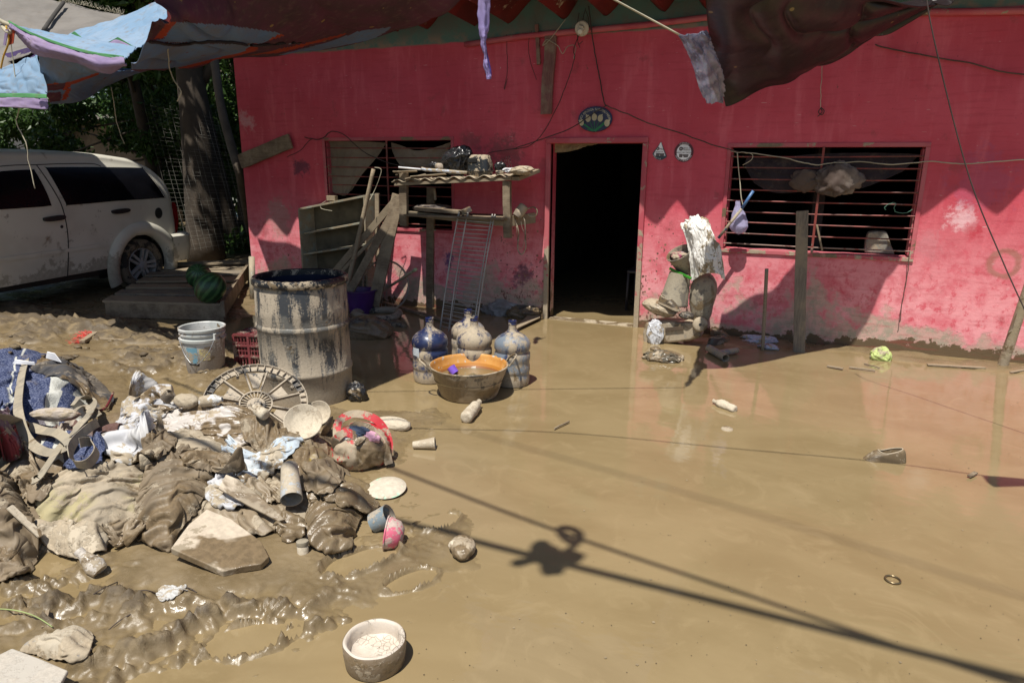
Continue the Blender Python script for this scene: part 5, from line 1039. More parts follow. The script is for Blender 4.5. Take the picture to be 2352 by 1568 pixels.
# bicycle wheel, tyre, mop, tub
bw = thing('bicycle_wheel', W(900, 650, -.3), 'bare bicycle wheel with spokes leaning on the wall behind the planks', 'bicycle wheel')
cw = W(*Y2(1190, 330), -.30); rw = .27; axw = nrm([.15, -1, .12]); a, b, d = frame(axw, (0, 0, 1)); cw = np.array([cw[0], cw[1], .27])
tube([cw+rw*(a*math.cos(t)+b*math.sin(t)) for t in np.linspace(0, 2*math.pi, 60)[:-1]], .011, 8, closed=True).build('rim', dirty('dull_rim', (.22, .2, .18), .5, .1, .5, 9), bw, smooth=True)
sp_ = MB()
for k in range(32): t = 2*math.pi*k/32; e = a*math.cos(t)+b*math.sin(t); tube([cw+d*(.03 if k % 2 else -.03)+(a*math.cos(t+.5)+b*math.sin(t+.5))*.02, cw+e*rw], .0014, 3, sp_)
sp_.build('spokes', M_wr, bw); lathe([(0, -.04), (.02, -.04), (.02, -.03), (.012, -.025), (.012, .025), (.02, .03), (.02, .04), (0, .04)], cw, d, 14).build('hub', M_wr, bw, smooth=True, auto=40)
ct = G(866, 728)+[0, 0, .035]; tr2 = MB(); N_, K_ = 96, 12; V = []
for i in range(N_):
    t = 2*math.pi*i/N_; 
    for k in range(K_):
        ph = 2*math.pi*k/K_; rr = .036*(1+(.10 if (i//1) % 2 == 0 and k % 3 == 0 else 0)); R_ = .215; V.append(ct+[(R_+rr*math.cos(ph))*math.cos(t)*1.1, (R_+rr*math.cos(ph))*math.sin(t)*.95, rr*math.sin(ph)+.01*math.sin(t*2)])
tr2.add(V, [(i*K_+k, ((i+1) % N_)*K_+k, ((i+1) % N_)*K_+(k+1) % K_, i*K_+(k+1) % K_) for i in range(N_) for k in range(K_)])
mbuild(tr2, 'muddy_bicycle_tube', dirty('muddy_tyre', (.03, .03, .03), .8, .2, .7, 8, dry=(.3, .25, .19)), 'knobbly mud-covered bicycle tyre lying flat between drum and wire rack', 'tyre')
mp = thing('mop_stick', W(950, 620, -.7), 'muddy mop stick with pale green tip propped over the bicycle wheel', 'stick'); p, q = W(*Y2(1450, 190), -.62), G(858, 690)+[0, 0, .06]
tube(catmull([p, (p+q)/2+[0, 0, -.01], q], 10), .015, 10).build('handle', dirty('muddy_handle', (.2, .17, .14), .8, .1, .7, 9), mp, smooth=True); lathe([(0, -.01), (.017, -.005), (.02, .03), (.016, .06), (0, .062)], p, nrm(p-q), 16).build('tip', plain('pale_green_plastic', (.40, .45, .27), .5), mp, smooth=True)
pt = thing('purple_tub', G(805, 728), 'dark purple plastic tub standing in shade right of the big drum', 'tub'); g = G(812, 745)
g = np.array([G(815, 722)[0], G(815, 722)[1]+.12, 0]); M_pur = plain('dark_purple_plastic', (.06, .015, .12), .35)
lathe([(0, .004), (.125, .0), (.165, .235), (.185, .24), (.185, .25), (.158, .25), (.12, .015), (0, .015)], g, (0, 0, 1), 48).build('tub_body', M_pur, pt, smooth=True, auto=35)
mbuild(beam(G(880, 700)+[0, 0, .03], G(1080, 755)+[0, 0, .012], .05, .02, (0, 0, 1), jag=.003, seg=5), 'floor_plank', Wd_d, 'narrow plank lying in the shade from the tyre toward the wire rack', 'plank')
def sack(px, py, L, w_, h_, ang, mat, label, name='muddy_sack', cat='sack', seed=0, amp=.25):
    c = G(px, py)+[0, 0, h_*.35]; ca, sa = math.cos(ang), math.sin(ang); return rag(c, (L, w_, h_), name, mat, label, cat, seed, amp, 48, ax=[(ca, sa, 0), (-sa, ca, 0), (0, 0, 1)])
D_drk = dirty('wet_dark_sack', (.07, .06, .05), .35, .5, .4, 7, dry=(.28, .23, .17))
sack(838, 770, .26, .17, .13, .1, D_drk, 'wet dark mud-filled sack lying right of the big drum', seed=71); sack(912, 748, .12, .045, .04, -.15, D_drk, 'small dark muddy roll between the sack and the tyre', 'muddy_roll', 'roll', 72)
M_film = NT('dirty_clear_film'); M_film.out((.26, .25, .25), .3, M_film.bump(M_film.noise(18, 5), .8, .02), .6); M_film = M_film.mat
rag(G(1165, 722)+[-.04, .05, .03], (.24, .14, .09), 'plastic_sheeting', M_film, 'grey crumpled plastic sheeting in the shade by the door jamb', 'plastic', 73, .8, 70)
rag(G(1200, 725)+[.02, -.02, .05], (.15, .12, .07), 'muddy_sheeting', D_drk, 'mud-caked sheet heaped on the crumpled plastic by the door', 'plastic', 74, .7, 50)
q = [G(*Y3(*p)) for p in ((1750, 550), (1830, 480), (1990, 330), (2075, 400), (2070, 425), (1790, 560))]; mbuild(prism([v+[0, 0, .03+.0*i] for i, v in enumerate(q)], (0, 0, .012)), 'tilted_board', Wd_g, 'muddy board lying half in sunlight beside the door jamb', 'board', bevel=.002)
# ================================================================ THINGS IN THE YARD
def viewdir(p):
    d = (np.array(p)-CC)*[1, 1, 0]; return nrm(d)
# pallet platform with watermelons
pal = thing('wooden_platform', G(420, 660, .1), 'low slatted wooden platform in the shade beside the car', 'platform')
zt = .20; nl, nr_, fr_, fl2 = G(232, 690, zt), G(505, 698, zt), G(577, 594, zt), G(385, 602, zt)
for k in range(7):
    t0_, t1_ = k/7+.010, (k+1)/7-.032-.012*(k % 3); a0_, a1_ = nl+(fl2-nl)*t0_, nl+(fl2-nl)*t1_; b0_, b1_ = nr_+(fr_-nr_)*t0_, nr_+(fr_-nr_)*t1_
    dz = np.array([0, 0, random.uniform(-.008, .008)]); prism([a0_+dz, b0_+dz, b1_+dz, a1_+dz], (0, 0, -.022)).build('slat', [Wd_g, Wd_v, Wd_g][k % 3], pal, bevel=.002)
beam(nr_+[.03, .0, -.05], fr_+[.03, 0, -.05], .035, .16, (0, 0, 1), jag=.002, seg=4).build('side_board', Wd_d, pal, bevel=.003)
beam(nl+[0, .05, -.10], nr_+[0, .05, -.10], .05, .15, (0, 0, 1), jag=.002, seg=4).build('front_bearer', Wd_d, pal, bevel=.003); beam(fl2+[0, -.05, -.10], fr_+[0, -.05, -.10], .05, .15, (0, 0, 1)).build('rear_bearer', Wd_d, pal)
beam((nl+fl2)/2+[.1, 0, -.10], (nr_+fr_)/2+[0, 0, -.10], .05, .15, (0, 0, 1)).build('middle_bearer', Wd_d, pal)
def melon(px, py, r, lb):
    t = NT('melon_rind'); v = t.tc.outputs['Object']; ax = t.math('ARCTAN2', t.sep(v)[1], t.sep(v)[0]); n = t.noise(20, 4, vec=v)
    s = t.math('SINE', t.math('ADD', t.math('MULTIPLY', ax, 12.), t.math('MULTIPLY', n, 5.))); c = t.mix(t.ramp(s, -.3, .6), (.015, .055, .018), (.06, .15, .05)); c = t.mix(t.math('MULTIPLY', t.ramp(t.noise(5, 3, vec=v), .55, .7), .5), c, (.12, .09, .04))
    t.out(c, .35, t.bump(n, .1, .005)); c = G(px, py, zt+r); ob = ellip((0, 0, 0), (r, r, r*1.12), None, 0, 40).build('watermelon', t.mat, smooth=True); ob.location = c; ob.rotation_euler = (random.uniform(.6, 1.2), .3, random.uniform(0, 2)); tag(ob, lb, 'watermelon', 'watermelons on the platform')
melon(457, 634, .135, 'dark striped watermelon further back on the wooden platform'); melon(483, 661, .145, 'larger watermelon with yellowish top nearer the platform edge')
# bamboo/pipe upright left of the drum
mbuild(tube([W(578, 590, -.35), G(581, 690)+[0, 0, 0]], .035, 10), 'bamboo_stump', dirty('muddy_bamboo2', (.3, .27, .2), .5, .1), 'short bamboo stump between the platform and the pink wall', 'bamboo', smooth=True)
# broom
bm = thing('red_broom', G(200, 790), 'muddy broom with red bristles lying on the mud, handle toward the bucket', 'broom')
a, b = G(228, 788)+[0, 0, .04], G(430, 798)+[0, 0, .03]; tube([a, b], .013, 8).build('handle', Wd_g, bm, smooth=True); beam(G(190, 797)+[0, 0, .045], G(222, 778)+[0, 0, .055], .05, .03, (0, 0, 1), jag=.003, seg=3).build('broom_head', Wd_g, bm, bevel=.006)
mb = MB(); p0, p1 = G(188, 797)+[0, 0, .045], G(218, 778)+[0, 0, .055]; oo = G(165, 795)+[0, 0, .03]-p0
for k in range(260): s = p0+(p1-p0)*random.random()+rng.normal(0, .008, 3); e = s+oo*random.uniform(.7, 1.15)+rng.normal(0, .02, 3)+[0, 0, .0]; tube([s, e], .0016, 3, mb)
mb.build('bristles', dirty('red_bristle', (.5, .03, .02), .2, .2, .5, 20), bm)
# ---- big drum
cdr = G(712, 940); dc_ = cdr+viewdir(cdr)*.30; drum = thing('plastic_drum', dc_, 'large open blue-black drum splashed with dried mud', 'drum')
M_drum = dirty('mud_streaked_drum', (.15, .145, .13), .64, .06, .35, 8.5, stretch=(1.4, 1.4, .28), low=(-.3, .5), base2=(.04, .042, .045), bump=1., dry=(.40, .335, .25), soft=.07)
R0 = .298; HD = .845
prof = [(R0*.96, -.04), (R0*.975, .02), (R0, .08), (R0, .195), (R0+.008, .205), (R0+.008, .225), (R0, .235), (R0, .50), (R0+.004, .505), (R0+.008, .512), (R0+.008, .53), (R0, .54), (R0+.002, .60), (R0+.002, .63), (R0-.001, .64), (R0-.002, .76), (R0-.012, .785), (R0-.016, .80)]
lathe(prof, dc_, (0, 0, 1), 96, dent=lambda t, h: .004*math.sin(3*t+h*4)).build('barrel', M_drum, drum, smooth=True, auto=40)
M_rimd = dirty('drum_rim', (.012, .013, .016), .3, .05, .3, 14)
lathe([(R0-.018, .785), (R0+.004, .79), (R0+.012, .80), (R0+.012, .825), (R0+.004, .84), (R0-.008, .842), (R0-.018, .835), (R0-.02, .80)], dc_, (0, 0, 1), 96).build('rim', M_rimd, drum, smooth=True, auto=50)
lathe([(R0-.02, .80), (R0-.018, .5), (R0-.02, .1), (0, .1)], dc_, (0, 0, 1), 64).build('inside', plain('dark_blue_inside', (.008, .012, .03), .3), drum, smooth=True)
# ---- white bucket
cb_ = G(476, 862); bc_ = cb_+viewdir(cb_)*.135; bk = thing('white_bucket', bc_, 'white plastic paint bucket with wire handle, smeared label and muddy base', 'bucket')
M_bk2 = dirty('smeared_white', (.60, .60, .58), .36, .08, .4, 9, stretch=(1, 1, .7), low=(-.1, .3), base2=(.47, .49, .47), dry=(.42, .38, .33))
lathe([(0, .0), (.128, .0), (.134, .01), (.152, .255), (.163, .256), (.165, .275), (.155, .28), (.156, .30), (.163, .302), (.164, .313), (.157, .316), (.158, .335), (.168, .337), (.169, .352), (.162, .356), (.155, .35), (.150, .29), (.133, .03), (0, .025)], bc_, (0, 0, 1), 64).build('pail', M_bk2, bk, smooth=True, auto=35)
va = viewdir(bc_); vr = np.array([-va[1], va[0], 0]); q0 = bc_+.168*(nrm(-va*.9-vr*.62))+[0, 0, .27]; q1 = bc_+.168*(-va*.35+vr*(-.9))+[0, 0, .27]
rgt = nrm(np.cross(va, [0, 0, 1])); hA = bc_+.168*nrm(-va+rgt*.55)+[0, 0, .285]; hM = bc_+.165*nrm(-va-rgt*.5)+[0, 0, .10]-va*.01; hB = bc_+.168*nrm(-va*.1-rgt)+[0, 0, .285]
tube(catmull([hA, hA*.6+hM*.4-va*.03+[0, 0, -.03], hM-va*.012, hM*.5+hB*.5-rgt*.015+[0, 0, -.03], hB], 40), .003, 6).build('handle', plain('steel_wire', (.4, .4, .4), .4, .7), bk, smooth=True)
tube([hM+rgt*.03-va*.014+[0, 0, -.004], hM-rgt*.035-va*.006+[0, 0, .012]], .009, 10).build('grip', M_blk, bk, smooth=True); box(hA+[0, 0, .01], (.02, .02, .05)).build('handle_lug', M_bk2, bk, bevel=.003)
lb_ = MB(); 
for k in range(14):
    th0 = -1.25+k*.1; 
for (i0, i1, z0, z1, nm, col) in ((-.95, -.35, .10, .22, 'blue_label_patch', (.16, .33, .42)), (-.25, .25, .12, .21, 'yellow_label_patch', (.55, .47, .2)), (.0, .35, .20, .225, 'red_label_patch', (.45, .12, .09))):
    pts = []; n = 10
    for zz2 in (z0, z1):
        r_ = .134+(zz2-.01)/.245*.018+.0012
        for k in range(n+1): th = i0+(i1-i0)*k/n; pts.append(bc_+r_*(-va*math.cos(th)+rgt*math.sin(th))+[0, 0, zz2])
    MB().add(pts, [(k, k+1, n+2+k, n+1+k) for k in range(n)]).build(nm, dirty(nm, col, .5, .05, .5, 16), bk, smooth=True)
# ---- red crate behind the drum
cr = thing('red_crate', G(560, 838), 'dusty red plastic crate half hidden behind the drum', 'crate'); M_cr = dirty('dusty_red_plastic', (.20, .045, .05), .42, .05, .5, 8, dry=(.34, .25, .2))
g0_ = G(546, 840)+[0, .0, .0]; ex_ = np.array([.34, .10, 0]); ey_ = np.array([-.06, .22, 0])
def lattice(o, u, v, nu, nv, nm, w_=.012):
    m_ = MB()
    for k in range(nu+1): beam(o+u*k/nu, o+u*k/nu+v, w_, .012, np.cross(u, v), m_)
    for k in range(nv+1): beam(o+v*k/nv, o+v*k/nv+u, w_, .0125, np.cross(u, v), m_)
    m_.build(nm, M_cr, cr)
hz_ = np.array([0, 0, .255]); lattice(g0_, ex_, hz_, 14, 4, 'front_panel', .007); lattice(g0_, ey_, hz_, 8, 4, 'side_panel'); lattice(g0_+hz_, ex_, ey_, 8, 6, 'top_panel', .009)
lattice(g0_-np.array([.006, .01, 0]), ex_, hz_, 3, 3, 'front_frame', .018)
# ---- round plastic base (spoked wheel) leaning on the drum
ccf = G(588, 930, .19); vdf = viewdir(ccf); nf = nrm(-vdf*math.cos(math.radians(58))+np.array([.06, 0, math.sin(math.radians(58))])); RF = .285
sw = thing('spoked_plastic_disc', ccf, 'round muddy plastic disc with spokes and cut-outs leaning against the drum', 'disc'); M_sw = dirty('muddy_grey_plastic', (.07, .065, .06), .74, .12, .6, 6, dry=(.44, .37, .28))
a, b, d = frame(nf, (0, 0, 1)); P2 = lambda r, t, h=0.: ccf+r*(a*math.cos(t)+b*math.sin(t))+d*h
lathe([(RF-.035, 0), (RF-.035, .012), (RF-.004, .014), (RF, .03), (RF+.004, .03), (RF+.004, -.02), (RF, -.02), (RF-.002, 0), (RF-.035, 0)], ccf, nf, 80).build('outer_ring', M_sw, sw, smooth=True, auto=35)
lathe([(.085, 0), (.085, .02), (.093, .02), (.093, 0), (.085, 0)], ccf, nf, 48).build('middle_ring', M_sw, sw, smooth=True, auto=35)
lathe([(0, .03), (.03, .03), (.035, .012), (.05, .01), (.05, 0), (0, 0)], ccf, nf, 32).build('hub', M_sw, sw, smooth=True, auto=35)
sp2 = MB()
for k in range(24): t = 2*math.pi*k/24; beam(P2(.05, t, .008), P2(.085, t, .008), .005, .016, d, sp2)
for k in range(12):
    t = 2*math.pi*k/12+.13; beam(P2(.093, t, .008), P2(RF-.03, t, .008), .008, .022, d, sp2)
sp2.build('spokes', M_sw, sw)
for k in range(6):
    t = 2*math.pi*k/6+.13; w1_ = .12
    m_ = MB(); rr0, rr1 = (.12, RF-.045) if k % 2 else (.10, .19)
    pts = [P2(rr0, t+.12), P2(rr1, t+.06), P2(rr1, t+.46), P2(rr0, t+.40)]
    prism(pts, d*.012, m_).build('web_panel', M_sw, sw, bevel=.002)
    for q in range(4): pass
tk = MB()
for k in range(40): t = 2*math.pi*k/40; beam(P2(RF-.034, t, .02), P2(RF-.004, t, .02), .004, .018, d, tk)
tk.build('rim_ribs', M_sw, sw)
for t in (.35, 1.9, 2.9): lathe([(.009, 0), (.009, .03), (.005, .03), (.005, 0)], P2(RF-.055, t), nf, 14).build('peg', M_sw, sw, smooth=True, auto=40)
# ---- water bottles
def bottle(c, lb, amt, wet, base, seed, blu=(.018, .026, .075), group='large water bottles behind the basin'):
    t = thing('water_bottle', c, lb, 'bottle', group); r = .131
    M = dirty('bottle_%d' % seed, blu, amt, wet, .28, 6+seed, stretch=(1, 1, .6), low=(-.05, .12), base2=base, spec=.6, soft=.08)
    pf = [(0, .01), (.10, .0), (.122, .006), (r-.004, .03), (r-.004, .075), (r-.006, .083), (r-.006, .100), (r-.002, .108), (r, .12), (r-.002, .15), (r-.005, .163), (r-.005, .184), (r-.003, .192), (r, .21), (r, .245), (r-.009, .256), (r-.009, .268), (r, .282), (r+.001, .32), (r-.008, .345), (r-.03, .37), (.07, .39), (.045, .405), (.033, .42), (.029, .43), (.028, .462), (.031, .464), (.031, .472), (.028, .474), (.028, .482), (.031, .484), (.0305, .492), (.025, .494), (.023, .46), (.02, .40)]
    pf = [(a_, b_*.965) for a_, b_ in pf]
    lathe(pf[:26], c, (0, 0, 1), 72).build('bottle_body', M, t, smooth=True, auto=50); lathe(pf[25:], c, (0, 0, 1), 40).build('neck', dirty('neck_%d' % seed, (.015, .024, .09), .22, .02, .15, 12, spec=.7), t, smooth=True, auto=50)
    return t
c1 = G(990, 884); c1 = c1+viewdir(c1)*.128; c4 = G(1176, 893); c4 = c4+viewdir(c4)*.128
t1 = bottle(c1, 'cleanest deep blue water bottle with a white label, left of the basin', .44, .02, (.05, .065, .13), 1)
va = viewdir(c1); rg_ = nrm(np.cross(va, [0, 0, 1])); pts = []
for zz2 in (.21, .27):
    for k in range(7): th = -1.15+.5*k/6; pts.append(c1+.1335*(-va*math.cos(th)+rg_*math.sin(th))+[0, 0, zz2-(.015 if zz2 < .25 and k > 4 else 0)])
MB().add(pts, [(k, k+1, 8+k, 7+k) for k in range(6)]).build('label', dirty('old_label', (.50, .55, .60), .2, .02, .6, 20), t1, smooth=True)
bottle(G(1075, 710, .475)*[1, 1, 0], 'rearmost water bottle, half hidden, half coated with pale mud', .62, .05, (.16, .18, .22), 2)
bottle(G(1089, 727, .475)*[1, 1, 0], 'water bottle almost wholly coated in tan mud, just behind the basin rim', .85, .03, (.13, .15, .19), 3)
bottle(c4, 'greyish mud-washed water bottle with blue neck at the right of the basin', .62, .06, (.17, .20, .24), 4)
# ---- basin
s_ = G(1078, 927); bs_c = s_+viewdir(s_)*.19; ba = thing('metal_basin', bs_c, 'round mud-caked metal basin with rusty orange inside, full of dirty water', 'basin')
M_bas = dirty('caked_basin', (.12, .105, .085), .62, .38, .5, 4.5, bump=.8); RB_ = .272; ZB = .215
lathe([(0, -.01), (.17, -.01), (.188, .0), (.2, .015), (.262, ZB-.02), (RB_-.004, ZB-.006), (RB_+.002, ZB), (RB_+.002, ZB+.006), (RB_-.006, ZB+.01)], bs_c, (0, 0, 1), 96).build('outside', M_bas, ba, smooth=True, auto=50)
t = NT('rusty_enamel'); n = t.noise(9, 5); z = t.sep()[2]; c = t.mix(t.ramp(n, .35, .65), (.50, .20, .04), (.60, .30, .08)); c = t.mix(t.ramp(z, .155, .165, 1, 0), c, (.42, .17, .025)); c = t.mix(t.ramp(z, .135, .145, 1, 0), c, (.25, .10, .03)); c = t.mix(t.ramp(t.noise(25, 5, off=3), .58, .68), c, (.5, .45, .38)); t.out(c, .45, t.bump(n, .2, .004))
lathe([(RB_-.006, ZB+.01), (RB_-.013, ZB+.004), (RB_-.016, ZB-.01), (.205, .05), (0, .04)], bs_c, (0, 0, 1), 96).build('inside', t.mat, ba, smooth=True)
t = NT('basin_water'); t.out(t.mix(t.noise(6, 4), (.15, .115, .055), (.19, .15, .08)), .04, t.bump(t.noise(18, 2), .05, .01)); disc(bs_c+[0, 0, .125], .242, (0, 0, 1), 64).build('dirty_water', t.mat, ba)
vb = viewdir(bs_c); rb_ = nrm(np.cross(vb, [0, 0, 1]))
def handle(side, th):
    o = nrm(rb_*side*math.cos(th)+vb*math.sin(th)); tng = np.cross([0, 0, 1], o); c = bs_c+o*(RB_+.002)+[0, 0, ZB-.005]
    pts = [c+tng*.05+[0, 0, -.01], c+tng*.05+o*.03+[0, 0, .03], c+tng*.02+o*.06+[0, 0, .055], c-tng*.02+o*.06+[0, 0, .055], c-tng*.05+o*.03+[0, 0, .03], c-tng*.05+[0, 0, -.01]]
    tube(catmull(pts, 26), .007, 8).build('handle', M_bas, ba, smooth=True)
handle(1, .2); handle(-1, -.1)
pcup = thing('purple_scoop', G(1046, 853, .15), 'bright purple plastic scoop floating in the basin', 'scoop'); cp_ = G(*Y3(1010, 1060), .14)
lathe([(0, 0), (.028, 0), (.032, .055), (.029, .055), (.025, .01), (0, .01)], cp_-np.array([.0, .0, .01]), nrm([-.55, .1, .55]), 28).build('scoop_cup', plain('bright_purple', (.20, .10, .55), .3), pcup, smooth=True, auto=40)
# ---- heap beside the door: seat, buckets, shirt
hx0 = G(1545, 790); yH = float(hx0[1])+.10
D_seat = dirty('mud_grey_shell', (.17, .15, .12), .72, .2, .6, 7, dry=(.33, .285, .21)); D_pale = dirty('pale_mud_shell', (.3, .26, .2), .85, .2, .7, 6)
st = thing('child_seat', G(1600, 790), 'mud-caked plastic child seat standing beside the doorway', 'seat')
q = [Z7(1650, 1230), Z7(1700, 1150), Z7(1800, 1145), Z7(1865, 1220), Z7(1872, 1330), Z7(1840, 1440), Z7(1800, 1568), Z7(1670, 1560), Z7(1640, 1480), Z7(1628, 1350)]
q3 = np.array([W(*p, yH+.03) for p in q]); cen = q3.mean(0); sm_ = catmull(q3, 60, True); rows = []
for s, dy in ((1.0, .10), (1.0, .0), (.93, -.035), (.7, -.06), (.35, -.075), (.02, -.078)): rows.append(np.array([cen+(p-cen)*s+[0, dy, 0] for p in sm_]+[cen+(sm_[0]-cen)*s+[0, dy, 0]]))
gridmesh(np.array(rows), uv=False).build('seat_back', D_seat, st, smooth=True)
pc2 = W(1608, 745, yH-.12); lathe([(0, .03), (.045, .03), (.062, .02), (.066, 0), (.066, -.06)], pc2, nrm([.1, -1, .2]), 32).build('pivot_disc', D_pale, st, smooth=True, auto=50); lathe([(0, .001), (.012, .0)], pc2+np.array([.004, -.033, .006]), nrm([.1, -1, .2]), 14).build('pivot_hole', M_blk, st)
q = [(1482, 742), (1520, 738), (1600, 742), (1612, 775), (1585, 783), (1520, 790), (1478, 793), (1476, 765)]; prism([W(*p, yH-.12) for p in q], (0, .2, 0)).build('seat_base', D_pale, st, bevel=.02)
beam(W(1528, 757, yH-.135), W(1570, 753, yH-.135), .006, .035, (0, 0, 1)).build('base_slot', plain('shadow_brown', (.1, .07, .045), .8), st, bevel=.002)
rag(W(1516, 706, yH-.05), (.16, .11, .065), 'muddy_cushion', D_pale, 'sagging mud-covered cushion under the grey bucket beside the door', 'cushion', 81, .22, 60, ax=[(.95, 0, -.25), (0, 1, 0), (.25, 0, .95)])
rag(W(1505, 764, yH-.16), (.062, .022, .095), 'white_cloth', dirty('clean_white_cloth', (.60, .61, .64), .14, .03, .6, 9), 'crumpled clean white cloth hung over the front of the seat base', 'cloth', 82, .75, 60)
gb_ = thing('grey_bucket', W(1550, 690, yH), 'upturned mud-grey bucket resting on the cushion', 'bucket'); p, q = W(*Z7(1485, 1405), yH-.02), W(*Z7(1545, 1130), yH-.0); ax = nrm(q-p)
lathe([(.125, -.01), (.13, .0), (.125, .012), (.092, np.linalg.norm(q-p)), (0, np.linalg.norm(q-p)+.004)], p, ax, 48).build('pail', D_seat, gb_, smooth=True, auto=50)
tb2 = thing('tilted_bucket', W(1560, 600, yH), 'muddy bucket with bright green band tipped against the hung shirt, holding a wrapper', 'bucket')
p, q = W(*Z7(1600, 1150), yH+.0), W(*Z7(1535, 945), yH-.02); ax = nrm(nrm(q-p)+np.array([-.15, -.45, .1])); p = q-ax*.2
lathe([(0, 0), (.082, .0), (.11, .19), (.118, .192), (.118, .204), (.112, .205), (.106, .19), (.08, .08), (0, .08)], p, ax, 48).build('pail', D_seat, tb2, smooth=True, auto=40)
rag(q-ax*.04, (.085, .085, .04), 'wrapper', dirty('coloured_wrapper', (.28, .03, .10), .5, .05, .3, 16, base2=(.5, .5, .6)), None, None, 83, .5, 40, parent=tb2)
p, q = W(*Z7(1450, 1088), yH-.05), W(*Z7(1648, 1182), yH-.09); beam(p, q, .022, .02, (0, 1, 0), jag=.004, seg=4).build('green_band', plain('bright_green', (.03, .20, .012), .35), tb2, bevel=.004)
yS = yH-.08
rows = [[(1600, 700), (1612, 640), (1700, 612), (1790, 650)], [(1560, 690), (1640, 680), (1750, 690), (1850, 770)], [(1600, 760), (1680, 760), (1790, 780), (1880, 830)], [(1620, 900), (1700, 900), (1800, 890), (1915, 880)], [(1640, 1040), (1720, 1040), (1830, 1030), (1945, 1060)], [(1655, 1205), (1740, 1150), (1870, 1130), (1950, 1190)]]
P = sheet([[W(*Z7(*p), yS+dy*1.0+(.05 if j in (0, 3) else -.02)) for j, p in enumerate(r)] for r, dy in zip(rows, (.12, .0, -.03, -.04, -.04, -.02))], 90, 110, .03, 3, 84, (2.6, 1)); sh_ = gridmesh(P).build('hung_shirt', dirty('white_stained_shirt', (.74, .72, .68), .34, .10, .65, 7, stretch=(1, 1, .6), dry=(.34, .27, .18), low=None), smooth=True); solid(sh_, .006); tag(sh_, 'white shirt smeared with brown mud hanging over the child seat', 'shirt')
# shoes and small waste by the heap
def shoe(name, heel, toe, w_, mat, label, open_=True, h=.07, sole=None, group=None):
    heel, toe = np.array(heel, float), np.array(toe, float); t = thing(name, heel, label, 'shoe', group); L = np.linalg.norm(toe-heel); d = nrm(toe-heel); s = nrm(np.cross([0, 0, 1], d)); n = 48; ph = np.linspace(0, 2*math.pi, n+1)
    u0, au = .33, .24   # opening: centre and half length along the shoe, heel at u=0
    ru = u0-au*np.cos(ph); rw = w_*.30*np.sin(ph); rz = h*(.80+.10*np.cos(ph)+.22*np.clip(-np.cos(ph), 0, 1)**3)
    bu = np.where(np.cos(ph) > 0, .17-.17*np.cos(ph), .17-.83*np.cos(ph)); wid = np.interp(bu, [0, .05, .2, .45, .7, .88, .97, 1], [.2, .30, .38, .34, .48, .40, .2, 0])*w_; bw = np.sign(np.sin(ph))*wid; bw[0] = bw[-1] = bw[n//2] = 0
    rows = []
    for v, ki in ((-.9, .10), (-.45, .45), (-.12, .9), (0, 1)): rows.append([heel+d*L*(u0+(ru[i]-u0)*(1+v*.12))+s*rw[i]*(1+v*.2)+np.array([0, 0, rz[i]*(ki if v else 1)+(.006 if v < 0 else 0)]) for i in range(n+1)])
    for v in np.linspace(.08, 1, 14):
        r_ = []
        for i in range(n+1):
            uu = ru[i]+(bu[i]-ru[i])*v**.9; fr_ = max(0, -math.cos(ph[i])); zz3 = rz[i]*(1-v**(2.6-1.3*fr_))+.004*math.sin(v*34)*fr_*(1-v)*1.3; r_.append(heel+d*L*uu+s*(rw[i]+(bw[i]-rw[i])*v**.6)+np.array([0, 0, max(zz3, 0)]))
        rows.append(r_)
    gridmesh(np.array(rows), uv=False).build('upper', mat, t, smooth=True)
    tube([heel+d*L*ru[i]+s*rw[i]+np.array([0, 0, rz[i]]) for i in range(n)], .0035, 6, closed=True).build('collar', D_pale, t, smooth=True)
    prism([heel+d*L*bu[i]*1.01+s*bw[i]*1.06+np.array([0, 0, -.014]) for i in range(n)], (0, 0, .018)).build('sole', sole or D_pale, t); return t
p, q = W(*Z7(1350, 1390), yH-.12), W(*Z7(1545, 1470), yH-.16); shoe('muddy_shoe', p, q, .085, dirty('wet_brown_leather', (.09, .07, .05), .35, .5, .35, 12), 'muddy brown shoe lying on the cushion below the grey bucket', group=None)
p, q = W(*Z7(1560, 1500), yH-.12), W(*Z7(1650, 1540), yH-.14); rag((p+q)/2, (.06, .04, .03), 'shoe_scrap', D_drk, 'dark soaked cloth scrap wedged beside the child seat', 'scrap', 85, .4, 30)
sack(1522, 826, .14, .09, .045, .1, dirty('wet_plastic_bag', (.10, .085, .06), .35, .4, .25, 9), 'wet muddy bag lying in the water in front of the seat base', 'muddy_bag', 'bag', 86, .6)
sack(1505, 803, .045, .04, .02, 0, D_drk, 'small mud lump between seat base and muddy bag', 'mud_lump', 'lump', 87, .3)
for (px, py, lb, k) in ((1652, 768, 'black clog lying in the shade right of the child seat', 1), (1650, 790, 'second dark clog nearer the water, right of the child seat', 2)):
    p = G(px-22, py+3)+[0, 0, .01]; q = G(px+26, py+(8 if k == 1 else -8))+[0, 0, .01]; shoe('dark_clog', p, q, .09, D_drk, lb, True, .06, D_drk, 'dark clogs beside the child seat')
rag(G(1738, 785)+[0, 0, .02], (.14, .08, .035), 'blue_white_rag', dirty('blue_white_print', (.40, .42, .52), .35, .25, .6, 14), 'crumpled blue and white rag in the shade behind the thin stake', 'rag', seed=88, amp=.7, res=50)
rag(G(1765, 800)+[0, 0, .015], (.07, .05, .02), 'blue_white_rag', dirty('blue_white_print'+'', (0, 0, 0)), 'small blue and white scrap just right of the thin stake', 'rag', seed=89, amp=.7, res=30)
rag(G(1775, 768)+[0, 0, .02], (.16, .06, .03), 'dark_rag', D_drk, 'dark sodden rag along the foot of the wall behind the stake', 'rag', seed=90, amp=.5, res=40)
